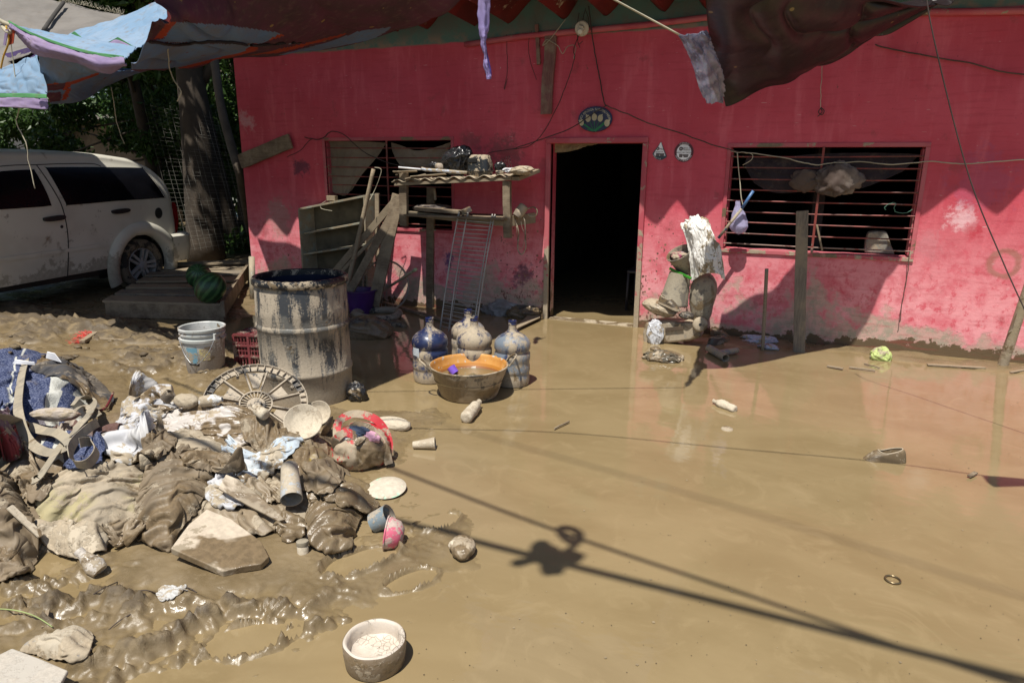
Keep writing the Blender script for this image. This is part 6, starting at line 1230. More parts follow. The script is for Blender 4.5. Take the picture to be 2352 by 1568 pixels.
pe = thing('pipe_tee', G(1655, 820), 'short grey plastic pipe with side branch lying in shaded water', 'pipe'); M_pp = dirty('muddy_pvc', (.22, .22, .22), .6, .2, .5, 9)
a_, b_ = G(1627, 808)+[0, 0, .035], G(1666, 830)+[0, 0, .03]; 
def hollow(p, q, r, mb=None, wall=.004, n=28): L = np.linalg.norm(q-p); return lathe([(r-wall, L*.02), (r-wall, 0), (r, 0), (r, L), (r-wall, L), (r-wall, L*.98), (r-wall, L*.02)], p, nrm(q-p), n, mb)
hollow(a_, b_, .032).build('main_pipe', M_pp, pe, smooth=True, auto=50); hollow((a_+b_)/2+[.02, 0, 0], G(1692, 812)+[0, 0, .03], .026).build('branch_pipe', M_pp, pe, smooth=True, auto=50)
rag(G(2022, 825)+[0, 0, .03], (.075, .06, .06), 'green_rag', dirty('lime_rag', (.42, .50, .17), .35, .1, .6, 16), 'crumpled lime-green rag at the foot of the sunlit wall', 'rag', seed=91, amp=.6, res=56)
for (a, b, w_, lb) in (((1900, 843), (1935, 850), .03, 'short pale wood shard nearest the shadow edge by the wall'), ((1950, 846), (2010, 854), .02, 'thin white splinter in the mud below the green rag'), ((2130, 840), (2262, 848), .035, 'long thin muddy strip lying at the foot of the wall left of the bamboo'), ((1985, 838), (2020, 848), .014, 'dark twig in the mud left of the green rag'), ((2320, 858), (2352, 853), .02, 'white bone-like scrap at the right edge by the bamboo'), ((1273, 988), (1307, 972), .008, 'small dark stick floating in the open water before the door'), ((2225, 1098), (2240, 1090), .02, 'small leaf afloat near the right edge')):
    mbuild(beam(G(*a)+[0, 0, .012], G(*b)+[0, 0, .014], w_, .008, (0, 0, 1), jag=.002, seg=3), 'wood_scrap', Wd_d if 'dark' in lb or 'leaf' in lb else Wd_g, lb, 'scrap')
# ---- things standing or floating in the open mud
def pbottle(p, q, r, mat, label, name='plastic_bottle', crush=.12, seed=0, cap=True):
    p, q = np.array(p), np.array(q); L = np.linalg.norm(q-p)
    pf = [(0, 0), (r*.55, -.004), (r*.9, .002), (r, .02)]+[(r*(1-.05*(i % 2)), .02+(L*.62-.02)*i/9) for i in range(1, 10)]+[(r*.95, L*.68), (r*.6, L*.82), (r*.36, L*.9), (r*.36, L*.95)]+([(r*.44, L*.95), (r*.44, L), (0, L)] if cap else [(r*.4, L), (r*.3, L)])
    return mbuild(lathe(pf, p, nrm(q-p), 28, dent=lambda t, h: crush*float(fbm(math.cos(t)*1.5+seed, h*22+math.sin(t)*1.5, seed))), name, mat, label, 'bottle', smooth=True, auto=60)
D_dry = dirty('dry_mud_coat', (.44, .37, .27), .7, .06, .75, 10, dry=(.58, .50, .38), base2=(.4, .33, .24)); D_half = dirty('half_wet_coat', (.36, .29, .20), .55, .45, .5, 9)
pbottle(G(1688, 945)+[0, 0, .012], G(1638, 927)+[0, 0, .02], .031, D_dry, 'crumpled mud-white drinking bottle floating in the reflections', seed=1, crush=.25)
pbottle(G(1070, 972)+[0, 0, .035], G(1101, 937)+[0, 0, .045], .040, D_dry, 'squat pinch-waisted muddy bottle in front of the basin', name='pinched_bottle', seed=2)
shoe('stranded_shoe', G(2079, 1060)+[0, 0, -.012], G(1965, 1052)+[0, 0, -.050], .10, dirty('muddy_canvas', (.15, .11, .065), .12, .4, .5, 14), 'grey-brown slip-on shoe half sunk in the open water at right', h=.10)
mbuild(tube([G(2050, 1333)+[0, 0, .006]+.027*np.array([math.cos(t), math.sin(t), 0]) for t in np.linspace(0, 6.283, 37)[:-1]], .0035, 8, closed=True), 'metal_ring', plain('brass_ring', (.3, .24, .14), .3, .8), 'small metal ring lying in the open water at lower right', 'ring', smooth=True)
mbuild(lathe([(0, .008), (.03, .008), (.036, .003), (.038, -.005)], G(1670, 985), (0, 0, 1), 24), 'jar_lid', D_half, 'small sunken round lid below the floating bottle', 'lid', smooth=True)
cupc = thing('tumbler', G(975, 1020), 'muddy plastic tumbler lying on its side, mouth to the right', 'cup'); p, q = G(949, 1030)+[0, 0, .022], G(1000, 1030)+[0, 0, .034]; L = np.linalg.norm(q-p)
lathe([(0, 0), (.020, 0), (.034, L), (.031, L), (.018, .01), (0, .01)], p, nrm(q-p), 32).build('tumbler_cup', D_dry, cupc, smooth=True, auto=50)
rag(G(898, 985)+[0, 0, .03], (.125, .06, .045), 'foam_block', D_dry, 'pale mud-coated pillow-shaped block right of the red bag', 'block', 92, .10, 50, ax=[(.98, .2, 0), (-.2, .98, 0), (0, 0, 1)])
rag(G(820, 918)+[0, 0, .05], (.06, .05, .07), 'black_cloth', dirty('black_wet_cloth', (.02, .02, .022), .25, .25, .35, 12), 'small crumpled black cloth at the foot of the drum', 'cloth', 93, .6, 50)
rag(G(1062, 1270)+[0, 0, .03], (.05, .075, .035), 'sunken_bottle', D_half, 'crushed half-sunk bottle with white base in the mud', 'bottle', 94, .22, 44, ax=[(.9, .45, 0), (-.45, .9, 0), (0, 0, 1)])
rag(G(1048, 1272)+[0, 0, .035], (.032, .02, .026), 'white_bottle_end', D_dry, 'white petal-shaped base of the crushed half-sunk bottle', 'bottle base', 95, .25, 30)
# bowl
w_ = G(865, 1566); wc = w_+viewdir(w_)*.092; bo = thing('pet_bowl', wc, 'round thick-walled bowl filled with pale cracked mud at the bottom of the picture', 'bowl')
M_bo = dirty('bowl_outer', (.20, .15, .10), .3, .6, .4, 12, bump=.9)
lathe([(0, -.005), (.086, -.005), (.094, .005), (.1, .05), (.101, .084), (.098, .088)], wc, (0, 0, 1), 72, dent=lambda t, h: .006*math.sin(5*t+h*60)).build('outside', M_bo, bo, smooth=True, auto=60)
t = NT('pale_mud_fill'); n = t.noise(18, 5); vo = t.n('ShaderNodeTexVoronoi'); vo.feature = 'DISTANCE_TO_EDGE'; vo.inputs['Scale'].default_value = 55; t.l(t.pos, vo.inputs[0]); ck = t.math('MULTIPLY', t.ramp(vo.outputs[0], .0, .035, 1, 0), t.ramp(t.noise(9, 3, off=6), .48, .56))
c = t.mix(t.ramp(n, .35, .65), (.50, .43, .35), (.58, .51, .43)); c = t.mix(ck, c, (.24, .19, .13)); t.out(c, .6, t.bump(t.math('SUBTRACT', n, t.math('MULTIPLY', ck, 1.5)), .6, .006)); M_pf = t.mat
lathe([(.098, .088), (.094, .092), (.089, .091), (.084, .082), (.082, .06), (.078, .035)], wc, (0, 0, 1), 72, dent=lambda t_, h: .008*math.sin(7*t_)*(1 if h > .08 else .3)).build('rim', M_pf, bo, smooth=True, auto=60)
P = []
for r_ in np.linspace(0.001, .081, 14): P.append([wc+[r_*math.cos(a_), r_*math.sin(a_), .034+.006*float(fbm(r_*30*math.cos(a_), r_*30*math.sin(a_), 97))+.012*(r_/.08)**6] for a_ in np.linspace(0, 2*math.pi, 49)])
gridmesh(np.array(P), uv=False).build('mud_fill', M_pf, bo, smooth=True)
# ================================================================ THE HEAP OF SODDEN CLOTHES
HX0, HX1, HY0, HY1, CE = -7.0, .2, -7.2, -2.0, .012
hx_ = np.arange(HX0, HX1, CE); hy_ = np.arange(HY0, HY1, CE); HMX, HMY = np.meshgrid(hx_, hy_, indexing='ij'); HM = np.maximum(gz(HMX, HMY), 0)
def surf(x, y):
    i = np.clip((np.asarray(x)-HX0)/CE, 0, HM.shape[0]-1.001); j = np.clip((np.asarray(y)-HY0)/CE, 0, HM.shape[1]-1.001); a, b = i.astype(int), j.astype(int); u, v = i-a, j-b
    return (HM[a, b]*(1-u)*(1-v)+HM[a+1, b]*u*(1-v)+HM[a, b+1]*(1-u)*v+HM[a+1, b+1]*u*v)
def on(px, py, lift=0.):
    d = ray(px, py); zs = np.linspace(.75, -.02, 160); t = (zs-CC[2])/d[2]; x, y = CC[0]+t*d[0], CC[1]+t*d[1]; s = surf(x, y); k = np.argmax(zs <= s+1e-4) if np.any(zs <= s+1e-4) else len(zs)-1
    return np.array([x[k], y[k], max(zs[k], 0)+lift])
def stamp(V):
    global HM
    i = np.clip(((V[:, 0]-HX0)/CE).round().astype(int), 0, HM.shape[0]-1); j = np.clip(((V[:, 1]-HY0)/CE).round().astype(int), 0, HM.shape[1]-1)
    T_ = np.full(HM.shape, -9.); np.maximum.at(T_, (i, j), V[:, 2])
    for _ in range(1):
        P_ = np.pad(T_, 1, constant_values=-9); T_ = np.where(T_ > -8, T_, np.max([P_[1+a:P_.shape[0]-1+a, 1+b:P_.shape[1]-1+b] for a in (-1, 0, 1) for b in (-1, 0, 1)], 0))
    HM = np.maximum(HM, T_)
def smoothS(x, y): return np.mean([surf(x+a, y+b) for a in (-.05, 0, .05) for b in (-.05, 0, .05)], 0)
def lump(name, label, px, H, mat, cat='cloth', ang=0., wl=.09, st=3., amp=.018, seed=0, rings=70, n=220, group=None, dome=2.4, warp=.5, base=None, fine=.35, do_stamp=True, curl=0.):
    ctr = catmull(px, n, True); c2 = ctr.mean(0); W3 = np.array([on(*p) for p in ctr]) if base is None else np.array([G(p[0], p[1], base) for p in ctr]); c = W3[:, :2].mean(0)
    r = np.linspace(0, 1, rings)**.85; th = np.arange(n); E = W3[:, :2]-c
    E = E*(1+.035*fbm(th*.35, th*0, seed+50, 3))[:, None]
    X = c[0]+np.outer(r, E[:, 0]); Y = c[1]+np.outer(r, E[:, 1]); Rr = np.repeat(r[:, None], n, 1)
    a_ = math.radians(ang); U = (X*math.cos(a_)+Y*math.sin(a_))/wl; V = (-X*math.sin(a_)+Y*math.cos(a_))/wl
    wu, wv = warp*fbm(X*7+seed, Y*7, seed+1, 3), warp*fbm(X*7, Y*7+seed, seed+2, 3)
    # fold ridges: rounded crests that meet in sharp valleys, running roughly along ang
    rg = np.random.default_rng(seed+900); ext = max(np.ptp(W3[:, 0]), np.ptp(W3[:, 1])); area = np.ptp(W3[:, 0])*np.ptp(W3[:, 1])
    def creases(K, wmin, wmax, spread, lmin, lmax):
        f = np.full(X.shape, -.15); wX = X+.035*fbm(X*4+seed, Y*4, seed+1, 2)+.003*fbm(X*26, Y*26, seed+4, 2); wY = Y+.035*fbm(X*4, Y*4+seed, seed+2, 2)+.003*fbm(X*26, Y*26, seed+5, 2)
        for _ in range(K):
            j = rg.integers(n); q = rg.random()**.6; cx, cy = c+E[j]*q; th_ = a_+rg.normal(0, spread); cu, su = math.cos(th_), math.sin(th_); L_ = rg.uniform(lmin, lmax); w_ = rg.uniform(wmin, wmax); A_ = rg.uniform(.35, 1)*(.5+.5*w_/wmax); kk = rg.normal(0, 2.2)
            u = (wX-cx)*cu+(wY-cy)*su; v = -(wX-cx)*su+(wY-cy)*cu-kk*u*u*.5; w2 = w_*(1+.5*u/L_)
            f = np.maximum(f, A_*(1-np.abs(v/np.maximum(w2, .002))**1.5)*(1-np.clip(np.abs(u)/L_, 0, 1)**2.5)-.15*(np.abs(u) > L_))
        return f
    K_ = int(np.clip(area/(wl*wl)*1.5, 10, 90)); f = creases(K_, wl*.22, wl*.55, .20, wl*2.0, wl*st*1.5)-.28
    f2 = creases(min(140, K_*2), wl*.09, wl*.2, .5, wl*.5, wl*1.6)-.2; big = fbm(X*5, Y*5, seed+20, 2)
    prof_ = np.clip(1-Rr**dome, 0, 1)**.85; fade = np.clip(1.02-Rr**7, 0, 1)
    S0 = np.minimum(surf(X, Y), smoothS(X, Y)+.02) if base is None else np.full(X.shape, base)
    Zb = S0+.004+H*.62*prof_*(1+.35*big); D3 = np.stack([X, Y, Zb], -1); tu = np.gradient(D3, axis=0); tv = np.roll(D3, -1, 1)-np.roll(D3, 1, 1); N3 = np.cross(tu, tv); N3 /= np.linalg.norm(N3, axis=-1, keepdims=True)+1e-9; N3 = np.where(N3[..., 2:] < 0, -N3, N3); N3[0] = (0, 0, 1)
    dsp = amp*(f*1.9+fine*f2*.7)*fade+amp*.5*fade+.0015*fbm(X*70, Y*70, seed+6, 2); D3 = D3+N3*dsp[..., None]*[.8, .8, 1]; X, Y, Z = D3[..., 0], D3[..., 1], D3[..., 2]
    Z[-1] = np.minimum(Z[-1], S0[-1])-.012; Z[-2] = np.maximum(Z[-2], S0[-2]+.003)
    if curl: X = X+curl*f*amp*6; 
    V3 = np.stack([X, Y, Z], -1).reshape(-1, 3); F = [(i*n+k, (i+1)*n+k, (i+1)*n+(k+1) % n, i*n+(k+1) % n) for i in range(rings-1) for k in range(n)]
    mb = MB(); mb.v = V3.tolist(); mb.f = F; mb.m = [0]*len(F); o = mb.build(name, mat, smooth=True); tag(o, label, cat, group)
    if do_stamp: stamp(V3[:-n])
    return o
def cloth(name, label, px, H, mat, cat='cloth', ang=0., wl=.09, st=3., amp=.018, seed=0, rings=0, n=0, group=None, sa=1.07, sc=None, base=None, do_stamp=True, steps=80, cell=.0095, puff=1., bend=.025, hp=2.4, **kw):
    """a sheet of cloth longer than the patch it covers, relaxed under gravity on what lies below until it buckles into folds along ang"""
    sc = sc or 1.5+amp*8
    W3 = np.array([on(*p)[:2] for p in catmull(px, 160, True)]); c = W3.mean(0); E = W3-c; th = np.arctan2(E[:, 1], E[:, 0]); o_ = np.argsort(th); th, rr = th[o_], np.hypot(E[:, 0], E[:, 1])[o_]
    th = np.concatenate([th-2*np.pi, th, th+2*np.pi]); rr = np.tile(rr, 3); N = int(np.clip(math.sqrt(np.ptp(W3[:, 0])*np.ptp(W3[:, 1]))/cell, 26, 84))
    g = np.linspace(-1, 1, N); GU, GV = np.meshgrid(g, g, indexing='ij'); dx, dy = GU*np.sqrt(1-GV*GV/2), GV*np.sqrt(1-GU*GU/2); R = np.hypot(dx, dy); T_ = np.arctan2(dy, dx)+.7; T_ = np.mod(T_+np.pi, 2*np.pi)-np.pi; q = np.interp(T_, th, rr)*R
    X0 = c[0]+q*np.cos(T_); Y0 = c[1]+q*np.sin(T_); a_ = math.radians(ang); ca, sn = math.cos(a_), math.sin(a_)
    S = smoothS(X0, Y0); rg = np.random.default_rng(seed+70)
    P = np.stack([X0, Y0, S+.012+H*np.clip(1-R**hp, 0, 1)+.012*fbm(X0*14+seed, Y0*14, seed, 3)+.010*np.sin((-X0*sn+Y0*ca)*2*np.pi/(wl*.62)+11*fbm(X0*4.5, Y0*4.5, seed+3, 3))*(.3+1.1*vn(X0*7, Y0*7, seed+4))*np.clip(1.1-R**4, 0, 1)], -1)
    HB = H*.8*np.clip(1-R**hp, 0, 1)*(1+.3*fbm(X0*6, Y0*6, seed+12, 2)); P0 = P.copy(); V = np.zeros_like(P)
    def rest(sa_, sc_, A, B):
        d = P0[B]-P0[A]; al, ac = d[..., 0]*ca+d[..., 1]*sn, -d[..., 0]*sn+d[..., 1]*ca
        sv = 1+(sc_-1)*(.6+.8*vn(P0[A][..., 0]*6, P0[A][..., 1]*6, seed+8)); return np.sqrt((al*sa_)**2+(ac*sv)**2)+1e-6
    C_ = []
    def addc(di, dj, k):
        m = max(abs(di), abs(dj))
        for ph in range(m+1 if m == 1 else 4):
            ii = np.arange(0, N-di); jj = np.arange(max(0, -dj), N-max(0, dj))
            if di: ii = ii[(ii//1) % (2*m) == ph] if m == 2 else ii[ii % 2 == ph]
            else: jj = jj[jj % (2*m) == ph] if m == 2 else jj[jj % 2 == ph]
            if len(ii) == 0 or len(jj) == 0: continue
            A = np.ix_(ii, jj); B = np.ix_(ii+di, jj+dj); C_.append((A, B, rest(sa, sc, A, B), k))
    for di, dj, k in ((1, 0, .9), (0, 1, .9), (1, 1, .35), (1, -1, .35), (2, 0, bend), (0, 2, bend)): addc(di, dj, k)
    edge = np.zeros((N, N), bool); edge[0] = edge[-1] = edge[:, 0] = edge[:, -1] = True; dt = .016
    for k in range(steps):
        V[..., 2] -= 5.0*dt; V *= .93; Q = P+V*dt
        for it in range(8):
            for A, B, L, kk in C_:
                d = Q[B]-Q[A]; l = np.linalg.norm(d, axis=-1)+1e-9; kq = kk if it or kk > .2 else kk; e = (.5*kq*(l-L)/l)[..., None]*d
                Q[A] += e; Q[B] -= e
            sz = surf(Q[..., 0], Q[..., 1])+.004+HB; low = Q[..., 2] < sz; Q[..., 2] = np.where(low, sz, Q[..., 2])
            Q[..., :2] = np.where(low[..., None], P[..., :2]+(Q[..., :2]-P[..., :2])*.75, Q[..., :2])
            Q[edge, :2] += (P0[edge, :2]-Q[edge, :2])*.10; Q[~edge, :2] += (P0[~edge, :2]-Q[~edge, :2])*.006
        V = np.clip((Q-P)/dt, -1.5, 1.5); P = Q
    ez = surf(P[..., 0], P[..., 1])
    P[edge, 2] = np.minimum(P[edge, 2], ez[edge]+.022)
    mb = gridmesh(P, uv=False); ux, uy = pr(np.stack([X0, Y0, S+H], -1).reshape(-1, 3)); mb.uv = np.stack([ux/1000, uy/1000], 1); o = mb.build(name, mat, smooth=True); tag(o, label, cat, group); sub = o.modifiers.new('smooth', 'SUBSURF'); sub.levels = sub.render_levels = 1; solid(o, .005)
    if do_stamp:
        F_ = np.stack([catmull(P[i], N*2) for i in range(N)]); F_ = np.stack([catmull(F_[:, j], N*2) for j in range(N*2)]); stamp(F_.reshape(-1, 3))
    return o
K_br = dirty('sodden_brown', (.215, .165, .108), .28, .34, .62, 7, wr=.48, spec=.35, base2=(.17, .128, .082), bump=.9, dry=(.38, .315, .225)); K_br2 = dirty('sodden_brown_dull', (.24, .185, .12), .3, .3, .55, 7, bump=.5, dry=(.42, .35, .25)); K_tan = dirty('dry_tan_cloth', (.37, .305, .215), .40, .14, .8, 6, base2=(.31, .255, .18), bump=.6, dry=(.45, .38, .28)); K_wht = dirty('white_cloth', (.50, .50, .52), .36, .24, .7, 7, base2=(.50, .49, .48), dry=(.42, .35, .25)); K_wbr = dirty('white_brown_cloth', (.5, .46, .42), .3, .52, .45, 8, bump=.5)
K_blw = dirty('pale_blue_towel', (.42, .48, .53), .36, .30, .7, 8, base2=(.56, .60, .62), dry=(.45, .38, .28)); K_wet = dirty('mud_slurry', (.15, .108, .062), .0, .3, .3, 14, base2=(.185, .138, .082), bump=1.)
lump('sodden_clothes', 'big low mass of brown mud-soaked clothes under the whole heap', [(40, 1040), (150, 1000), (240, 965), (330, 935), (450, 935), (600, 960), (700, 985), (765, 1010), (800, 1080), (770, 1170), (640, 1215), (500, 1230), (380, 1250), (300, 1235), (200, 1280), (110, 1270), (20, 1310), (-90, 1330), (-130, 1150), (-60, 1040)], .22, K_br, 'clothes', ang=20, wl=.11, amp=.012, seed=1, rings=130, n=420, base=0.0, dome=3.2)
# back row
cloth('brown_cloth', 'brown and white twisted cloth at the far side of the heap below the disc', [(342, 985), (380, 955), (440, 940), (520, 938), (590, 952), (628, 985), (605, 1012), (520, 1030), (430, 1022), (365, 1030)], .07, K_wbr, ang=15, wl=.07, amp=.028, seed=3, rings=96, n=300)
cloth('brown_cloth', 'wet brown cloth draped over the heap toward the plates', [(560, 960), (620, 975), (700, 995), (755, 1020), (765, 1070), (720, 1100), (640, 1080), (590, 1040), (560, 1010)], .07, K_br, ang=-50, wl=.09, amp=.03, seed=5, rings=96, n=270)
cloth('white_sheet', 'bright white muddy sheet on the left back of the heap', [(237, 1003), (262, 985), (290, 955), (330, 928), (385, 918), (402, 940), (352, 972), (335, 1005), (352, 1038), (340, 1062), (275, 1072), (242, 1050)], .06, K_wht, ang=40, wl=.085, amp=.026, seed=7, rings=96, n=270)
cloth('tan_shirt', 'stiff tan mud-dried shirt left of the long brown towel, with yellow streaks', [(85, 1160), (105, 1120), (160, 1085), (235, 1075), (330, 1088), (325, 1150), (312, 1200), (240, 1228), (160, 1205), (100, 1208)], .07, dirty('tan_yellow', (.33, .275, .20), .45, .22, .8, 6, base2=(.36, .31, .17), bump=.6), 'shirt', ang=65, wl=.09, amp=.024, seed=9, rings=96, n=300)
cloth('tan_cloth', 'smooth pale tan cloth folded over the middle of the heap', [(322, 1082), (350, 1048), (395, 1003), (440, 1000), (485, 1012), (520, 1040), (495, 1058), (430, 1062), (375, 1062), (345, 1090)], .075, K_tan, ang=25, wl=.13, amp=.022, seed=11, rings=60, n=180, fine=.15)
cloth('brown_towel', 'long wet brown towel hanging down the front of the heap in deep folds', [(335, 1095), (375, 1062), (440, 1050), (500, 1062), (528, 1078), (490, 1125), (450, 1185), (420, 1225), (400, 1262), (372, 1268), (312, 1242), (308, 1195), (318, 1145)], .085, K_br, 'towel', ang=52, wl=.085, st=5, amp=.034, seed=13, rings=70, n=220, fine=.2)
cloth('brown_towel', 'coarse brown towel below the white crumpled wrapper', [(468, 1168), (540, 1172), (600, 1185), (645, 1205), (625, 1228), (560, 1242), (505, 1228), (462, 1195)], .05, K_br2, 'towel', ang=-20, wl=.09, amp=.026, seed=15, rings=80, n=240)
cloth('sleeve_bundle', 'pale mud-crusted bundle with fine ridges at the lower left of the heap', [(82, 1200), (120, 1200), (200, 1212), (252, 1238), (245, 1268), (185, 1292), (125, 1278), (92, 1245)], .08, dirty('ridged_crust', (.46, .39, .29), .6, .15, .8, 9, bump=1.0), 'bundle', ang=-25, wl=.022, st=7, amp=.010, seed=17, rings=60, n=180, warp=.8)
cloth('brown_garment', 'dark brown soaked garment sliding off the left edge of the heap', [(-120, 1110), (0, 1105), (40, 1140), (78, 1200), (92, 1270), (60, 1330), (0, 1345), (-120, 1400)], .13, K_br, 'garment', ang=75, wl=.08, st=5, amp=.03, seed=19, rings=96, n=300)
cloth('muddy_trousers', 'creased brown trousers right of the white-blue towel with a hint of yellow', [(640, 1040), (690, 1025), (735, 1035), (770, 1070), (768, 1110), (735, 1130), (690, 1118), (655, 1085)], .06, dirty('brown_yellow', (.18, .135, .08), .15, .45, .4, 7, base2=(.30, .22, .05)), 'trousers', ang=-45, wl=.08, amp=.03, seed=21, rings=80, n=225)
cloth('white_wrapper', 'white crumpled wrapper tucked under the left board', [(473, 1130), (492, 1102), (525, 1090), (560, 1118), (572, 1155), (540, 1174), (500, 1170), (476, 1152)], .045, K_wht, 'wrapper', ang=10, wl=.05, amp=.022, seed=23, rings=64, n=210)
cloth('blue_white_towel', 'wet white-blue towel curving over the right of the heap', [(503, 1017), (528, 1016), (548, 1046), (580, 1060), (612, 1052), (645, 1028), (684, 1010), (693, 1020), (655, 1066), (612, 1108), (572, 1120), (540, 1095), (520, 1058)], .05, K_blw, 'towel', ang=30, wl=.06, st=4, amp=.02, seed=25, rings=73, n=270)
for k_, (pp, lb, mt) in enumerate([([(325, 1022), (370, 1000), (405, 1015), (385, 1048), (350, 1062)], 'twisted brown rag between the white sheet and the pale tan cloth', K_br), ([(415, 1050), (480, 1040), (560, 1068), (548, 1095), (470, 1085), (430, 1075)], 'dark brown rag lying across the middle of the heap above the long towel', K_br), ([(240, 1218), (318, 1200), (332, 1238), (290, 1256), (248, 1246)], 'brown rag tucked between the ridged bundle and the long towel', K_br2), ([(45, 1100), (95, 1085), (118, 1120), (92, 1160), (60, 1150)], 'brown rag below the lower end of the slanting strap', K_br), ([(560, 1120), (625, 1105), (655, 1130), (640, 1160), (590, 1150)], 'brown rag between the white-blue towel and the steel tumbler', K_br2), ([(705, 1130), (760, 1120), (800, 1140), (780, 1165), (720, 1160)], 'wet brown rag on top of the slimed coil', K_wet)]):
    cloth('brown_rag', lb, pp, .035, mt, 'rag', ang=20+37*k_, wl=.06, amp=.03, seed=200+k_, sc=1.75)
def slab_on(px, lift, th, mat, name, label, cat='board', bevel=.004, tilt=None):
    pts = [on(*p) for p in px]; A = np.array([[p[0], p[1], 1] for p in pts]); b = np.array([p[2] for p in pts]); k, *_ = np.linalg.lstsq(A, b, rcond=None); k = k if tilt is None else np.array(tilt)
    n_ = nrm([-k[0], -k[1], 1]); zc_ = lambda px_, py_: PL(px_, py_, (0, 0, k[2]+lift), n_)
    V = [zc_(*p) for p in px]; o = mbuild(prism(V, n_*-th), name, mat, label, cat, bevel=bevel); stamp(np.array([V[0]+(V[1]-V[0])*a+(V[-1]-V[0])*b_ for a in np.linspace(0, 1, 30) for b_ in np.linspace(0, 1, 30)])) if len(V) == 4 else None; return o
D_bd = dirty('two_tone_board', (.30, .245, .17), .52, .42, .7, 4.2, bump=.35, dry=(.56, .47, .36))
slab_on([(392, 1258), (432, 1205), (475, 1168), (530, 1190), (600, 1242), (618, 1277), (600, 1294), (560, 1300), (512, 1311)], .045, .03, D_bd, 'broken_board', 'large flat broken board with pale dried patches at the front of the heap')
slab_on([(501, 1120), (519, 1088), (548, 1100), (600, 1140), (656, 1192), (640, 1196), (570, 1160)], .06, .016, D_bd, 'narrow_board', 'narrow smooth board slanting across the heap under the big cup')
# big cup
bcu = thing('steel_tumbler', on(672, 1180), 'tall mud-coated tumbler lying mouth-down toward the camera on the heap', 'cup'); q = on(673, 1186)+[0, 0, .085]; p = on(668, 1108)+[0, 0, .085]; L = .20; ax = nrm(nrm(q-p)+np.array([0, 0, -.10])); p = q-ax*L
lathe([(0, 0), (.033, 0), (.038, .006), (.049, L), (.045, L), (.036, .02), (0, .02)], p, ax, 40).build('tumbler_cup', dirty('coated_tumbler', (.44, .38, .29), .6, .03, .45, 8, base2=(.40, .42, .43), dry=(.48, .41, .31)), bcu, smooth=True, auto=50)
disc(p+ax*.10, .040, ax, 32).build('dark_inside', D_drk, bcu)
# slurry-covered clothes on the right front
cloth('slurry_cloth', 'shiny mud-slimed cloth coil on the right front of the heap', [(700, 1200), (722, 1168), (770, 1150), (822, 1158), (832, 1190), (815, 1235), (803, 1268), (760, 1280), (718, 1265), (700, 1235)], .10, K_wet, 'cloth', ang=70, wl=.11, st=3, amp=.035, seed=27, rings=60, n=180, warp=1.2)
cloth('slurry_cloth', 'small shiny mud-slimed lump left of the slimed coil', [(632, 1205), (655, 1190), (690, 1192), (705, 1215), (695, 1240), (660, 1248), (640, 1230)], .05, K_wet, 'cloth', ang=10, wl=.06, amp=.022, seed=29, rings=64, n=180)
cloth('slurry_cloth', 'mud-slimed folds running right from the heap toward the grey cup', [(745, 1110), (790, 1115), (840, 1135), (872, 1160), (850, 1190), (815, 1180), (770, 1160), (735, 1140)], .035, K_wet, 'cloth', ang=15, wl=.06, amp=.026, seed=31, rings=73, n=225)
cloth('brown_cloth', 'brown folded cloth end between the tumbler and the red bag', [(690, 1075), (750, 1060), (790, 1085), (770, 1130), (720, 1140), (685, 1120)], .045, K_br, ang=-30, wl=.07, amp=.026, seed=33, rings=64, n=195)
# red bag
rb2 = thing('red_bag', on(830, 1040), 'muddy red cloth bag with handles, stuffed with clothes, at the right end of the heap', 'bag'); M_rbag = dirty('muddy_red_cloth', (.48, .02, .03), .52, .26, .6, 5.5, bump=.6, dry=(.42, .34, .24))
cR = G(832, 1085)*1.0; cR = cR+viewdir(cR)*.14+[0, 0, .085]; rag(cR, (.155, .15, .125), 'bag_body', M_rbag, None, None, 101, .14, 90, parent=rb2)
va = viewdir(cR); rg_ = nrm(np.cross(va, [0, 0, 1]))
Lc = lambda u, v, w__: cR+rg_*u+va*v+np.array([0, 0, w__])
def ribbon(pts, w_, th=.004, n=60, tw=None, up=(0, 0, 1), mb=None, edge=None):
    p = catmull(pts, n); mb = mb or MB(); V = []; N = len(p); up = np.array(up, float)
    for i in range(N):
        d = nrm(p[min(i+1, N-1)]-p[max(i-1, 0)]); uu = up if tw is None else np.array([math.sin(np.interp(i/(N-1), *tw)), 0, math.cos(np.interp(i/(N-1), *tw))])
        s = nrm(np.cross(d, uu)) if abs(d@nrm(uu)) < .97 else nrm(np.cross(d, [0, 1, .3])); m = np.cross(s, d)
        if edge is not None: s = nrm(np.array(edge)-d*(d@np.array(edge))*.6); m = np.cross(s, d)
        if i and s@ps < 0: s, m = -s, -m
        ps = s
        for a, b in ((-1, -1), (1, -1), (1, 1), (-1, 1)): V.append(p[i]+s*w_/2*a+m*th/2*b)
    F = [(3, 2, 1, 0), tuple(4*(N-1)+i for i in range(4))]+[(4*i+k, 4*i+(k+1) % 4, 4*i+4+(k+1) % 4, 4*i+4+k) for i in range(N-1) for k in range(4)]
    return mb.add(V, F)
for pts in ([Lc(-.12, -.02, .06), Lc(-.11, .05, .13), Lc(-.03, .07, .165), Lc(.08, .04, .14), Lc(.14, .0, .06), Lc(.15, -.06, -.04)], [Lc(-.10, -.06, .08), Lc(-.02, -.03, .135), Lc(.06, -.05, .11), Lc(.12, -.1, .03), Lc(.14, -.12, -.06)], [Lc(-.13, -.04, .02), Lc(-.12, -.08, .09), Lc(-.07, -.09, .125), Lc(-.0, -.1, .09)]):
    ribbon(pts, .042, .005, up=tuple(-va+np.array([0, 0, .6]))).build('handle', M_rbag, rb2, smooth=True, auto=60)
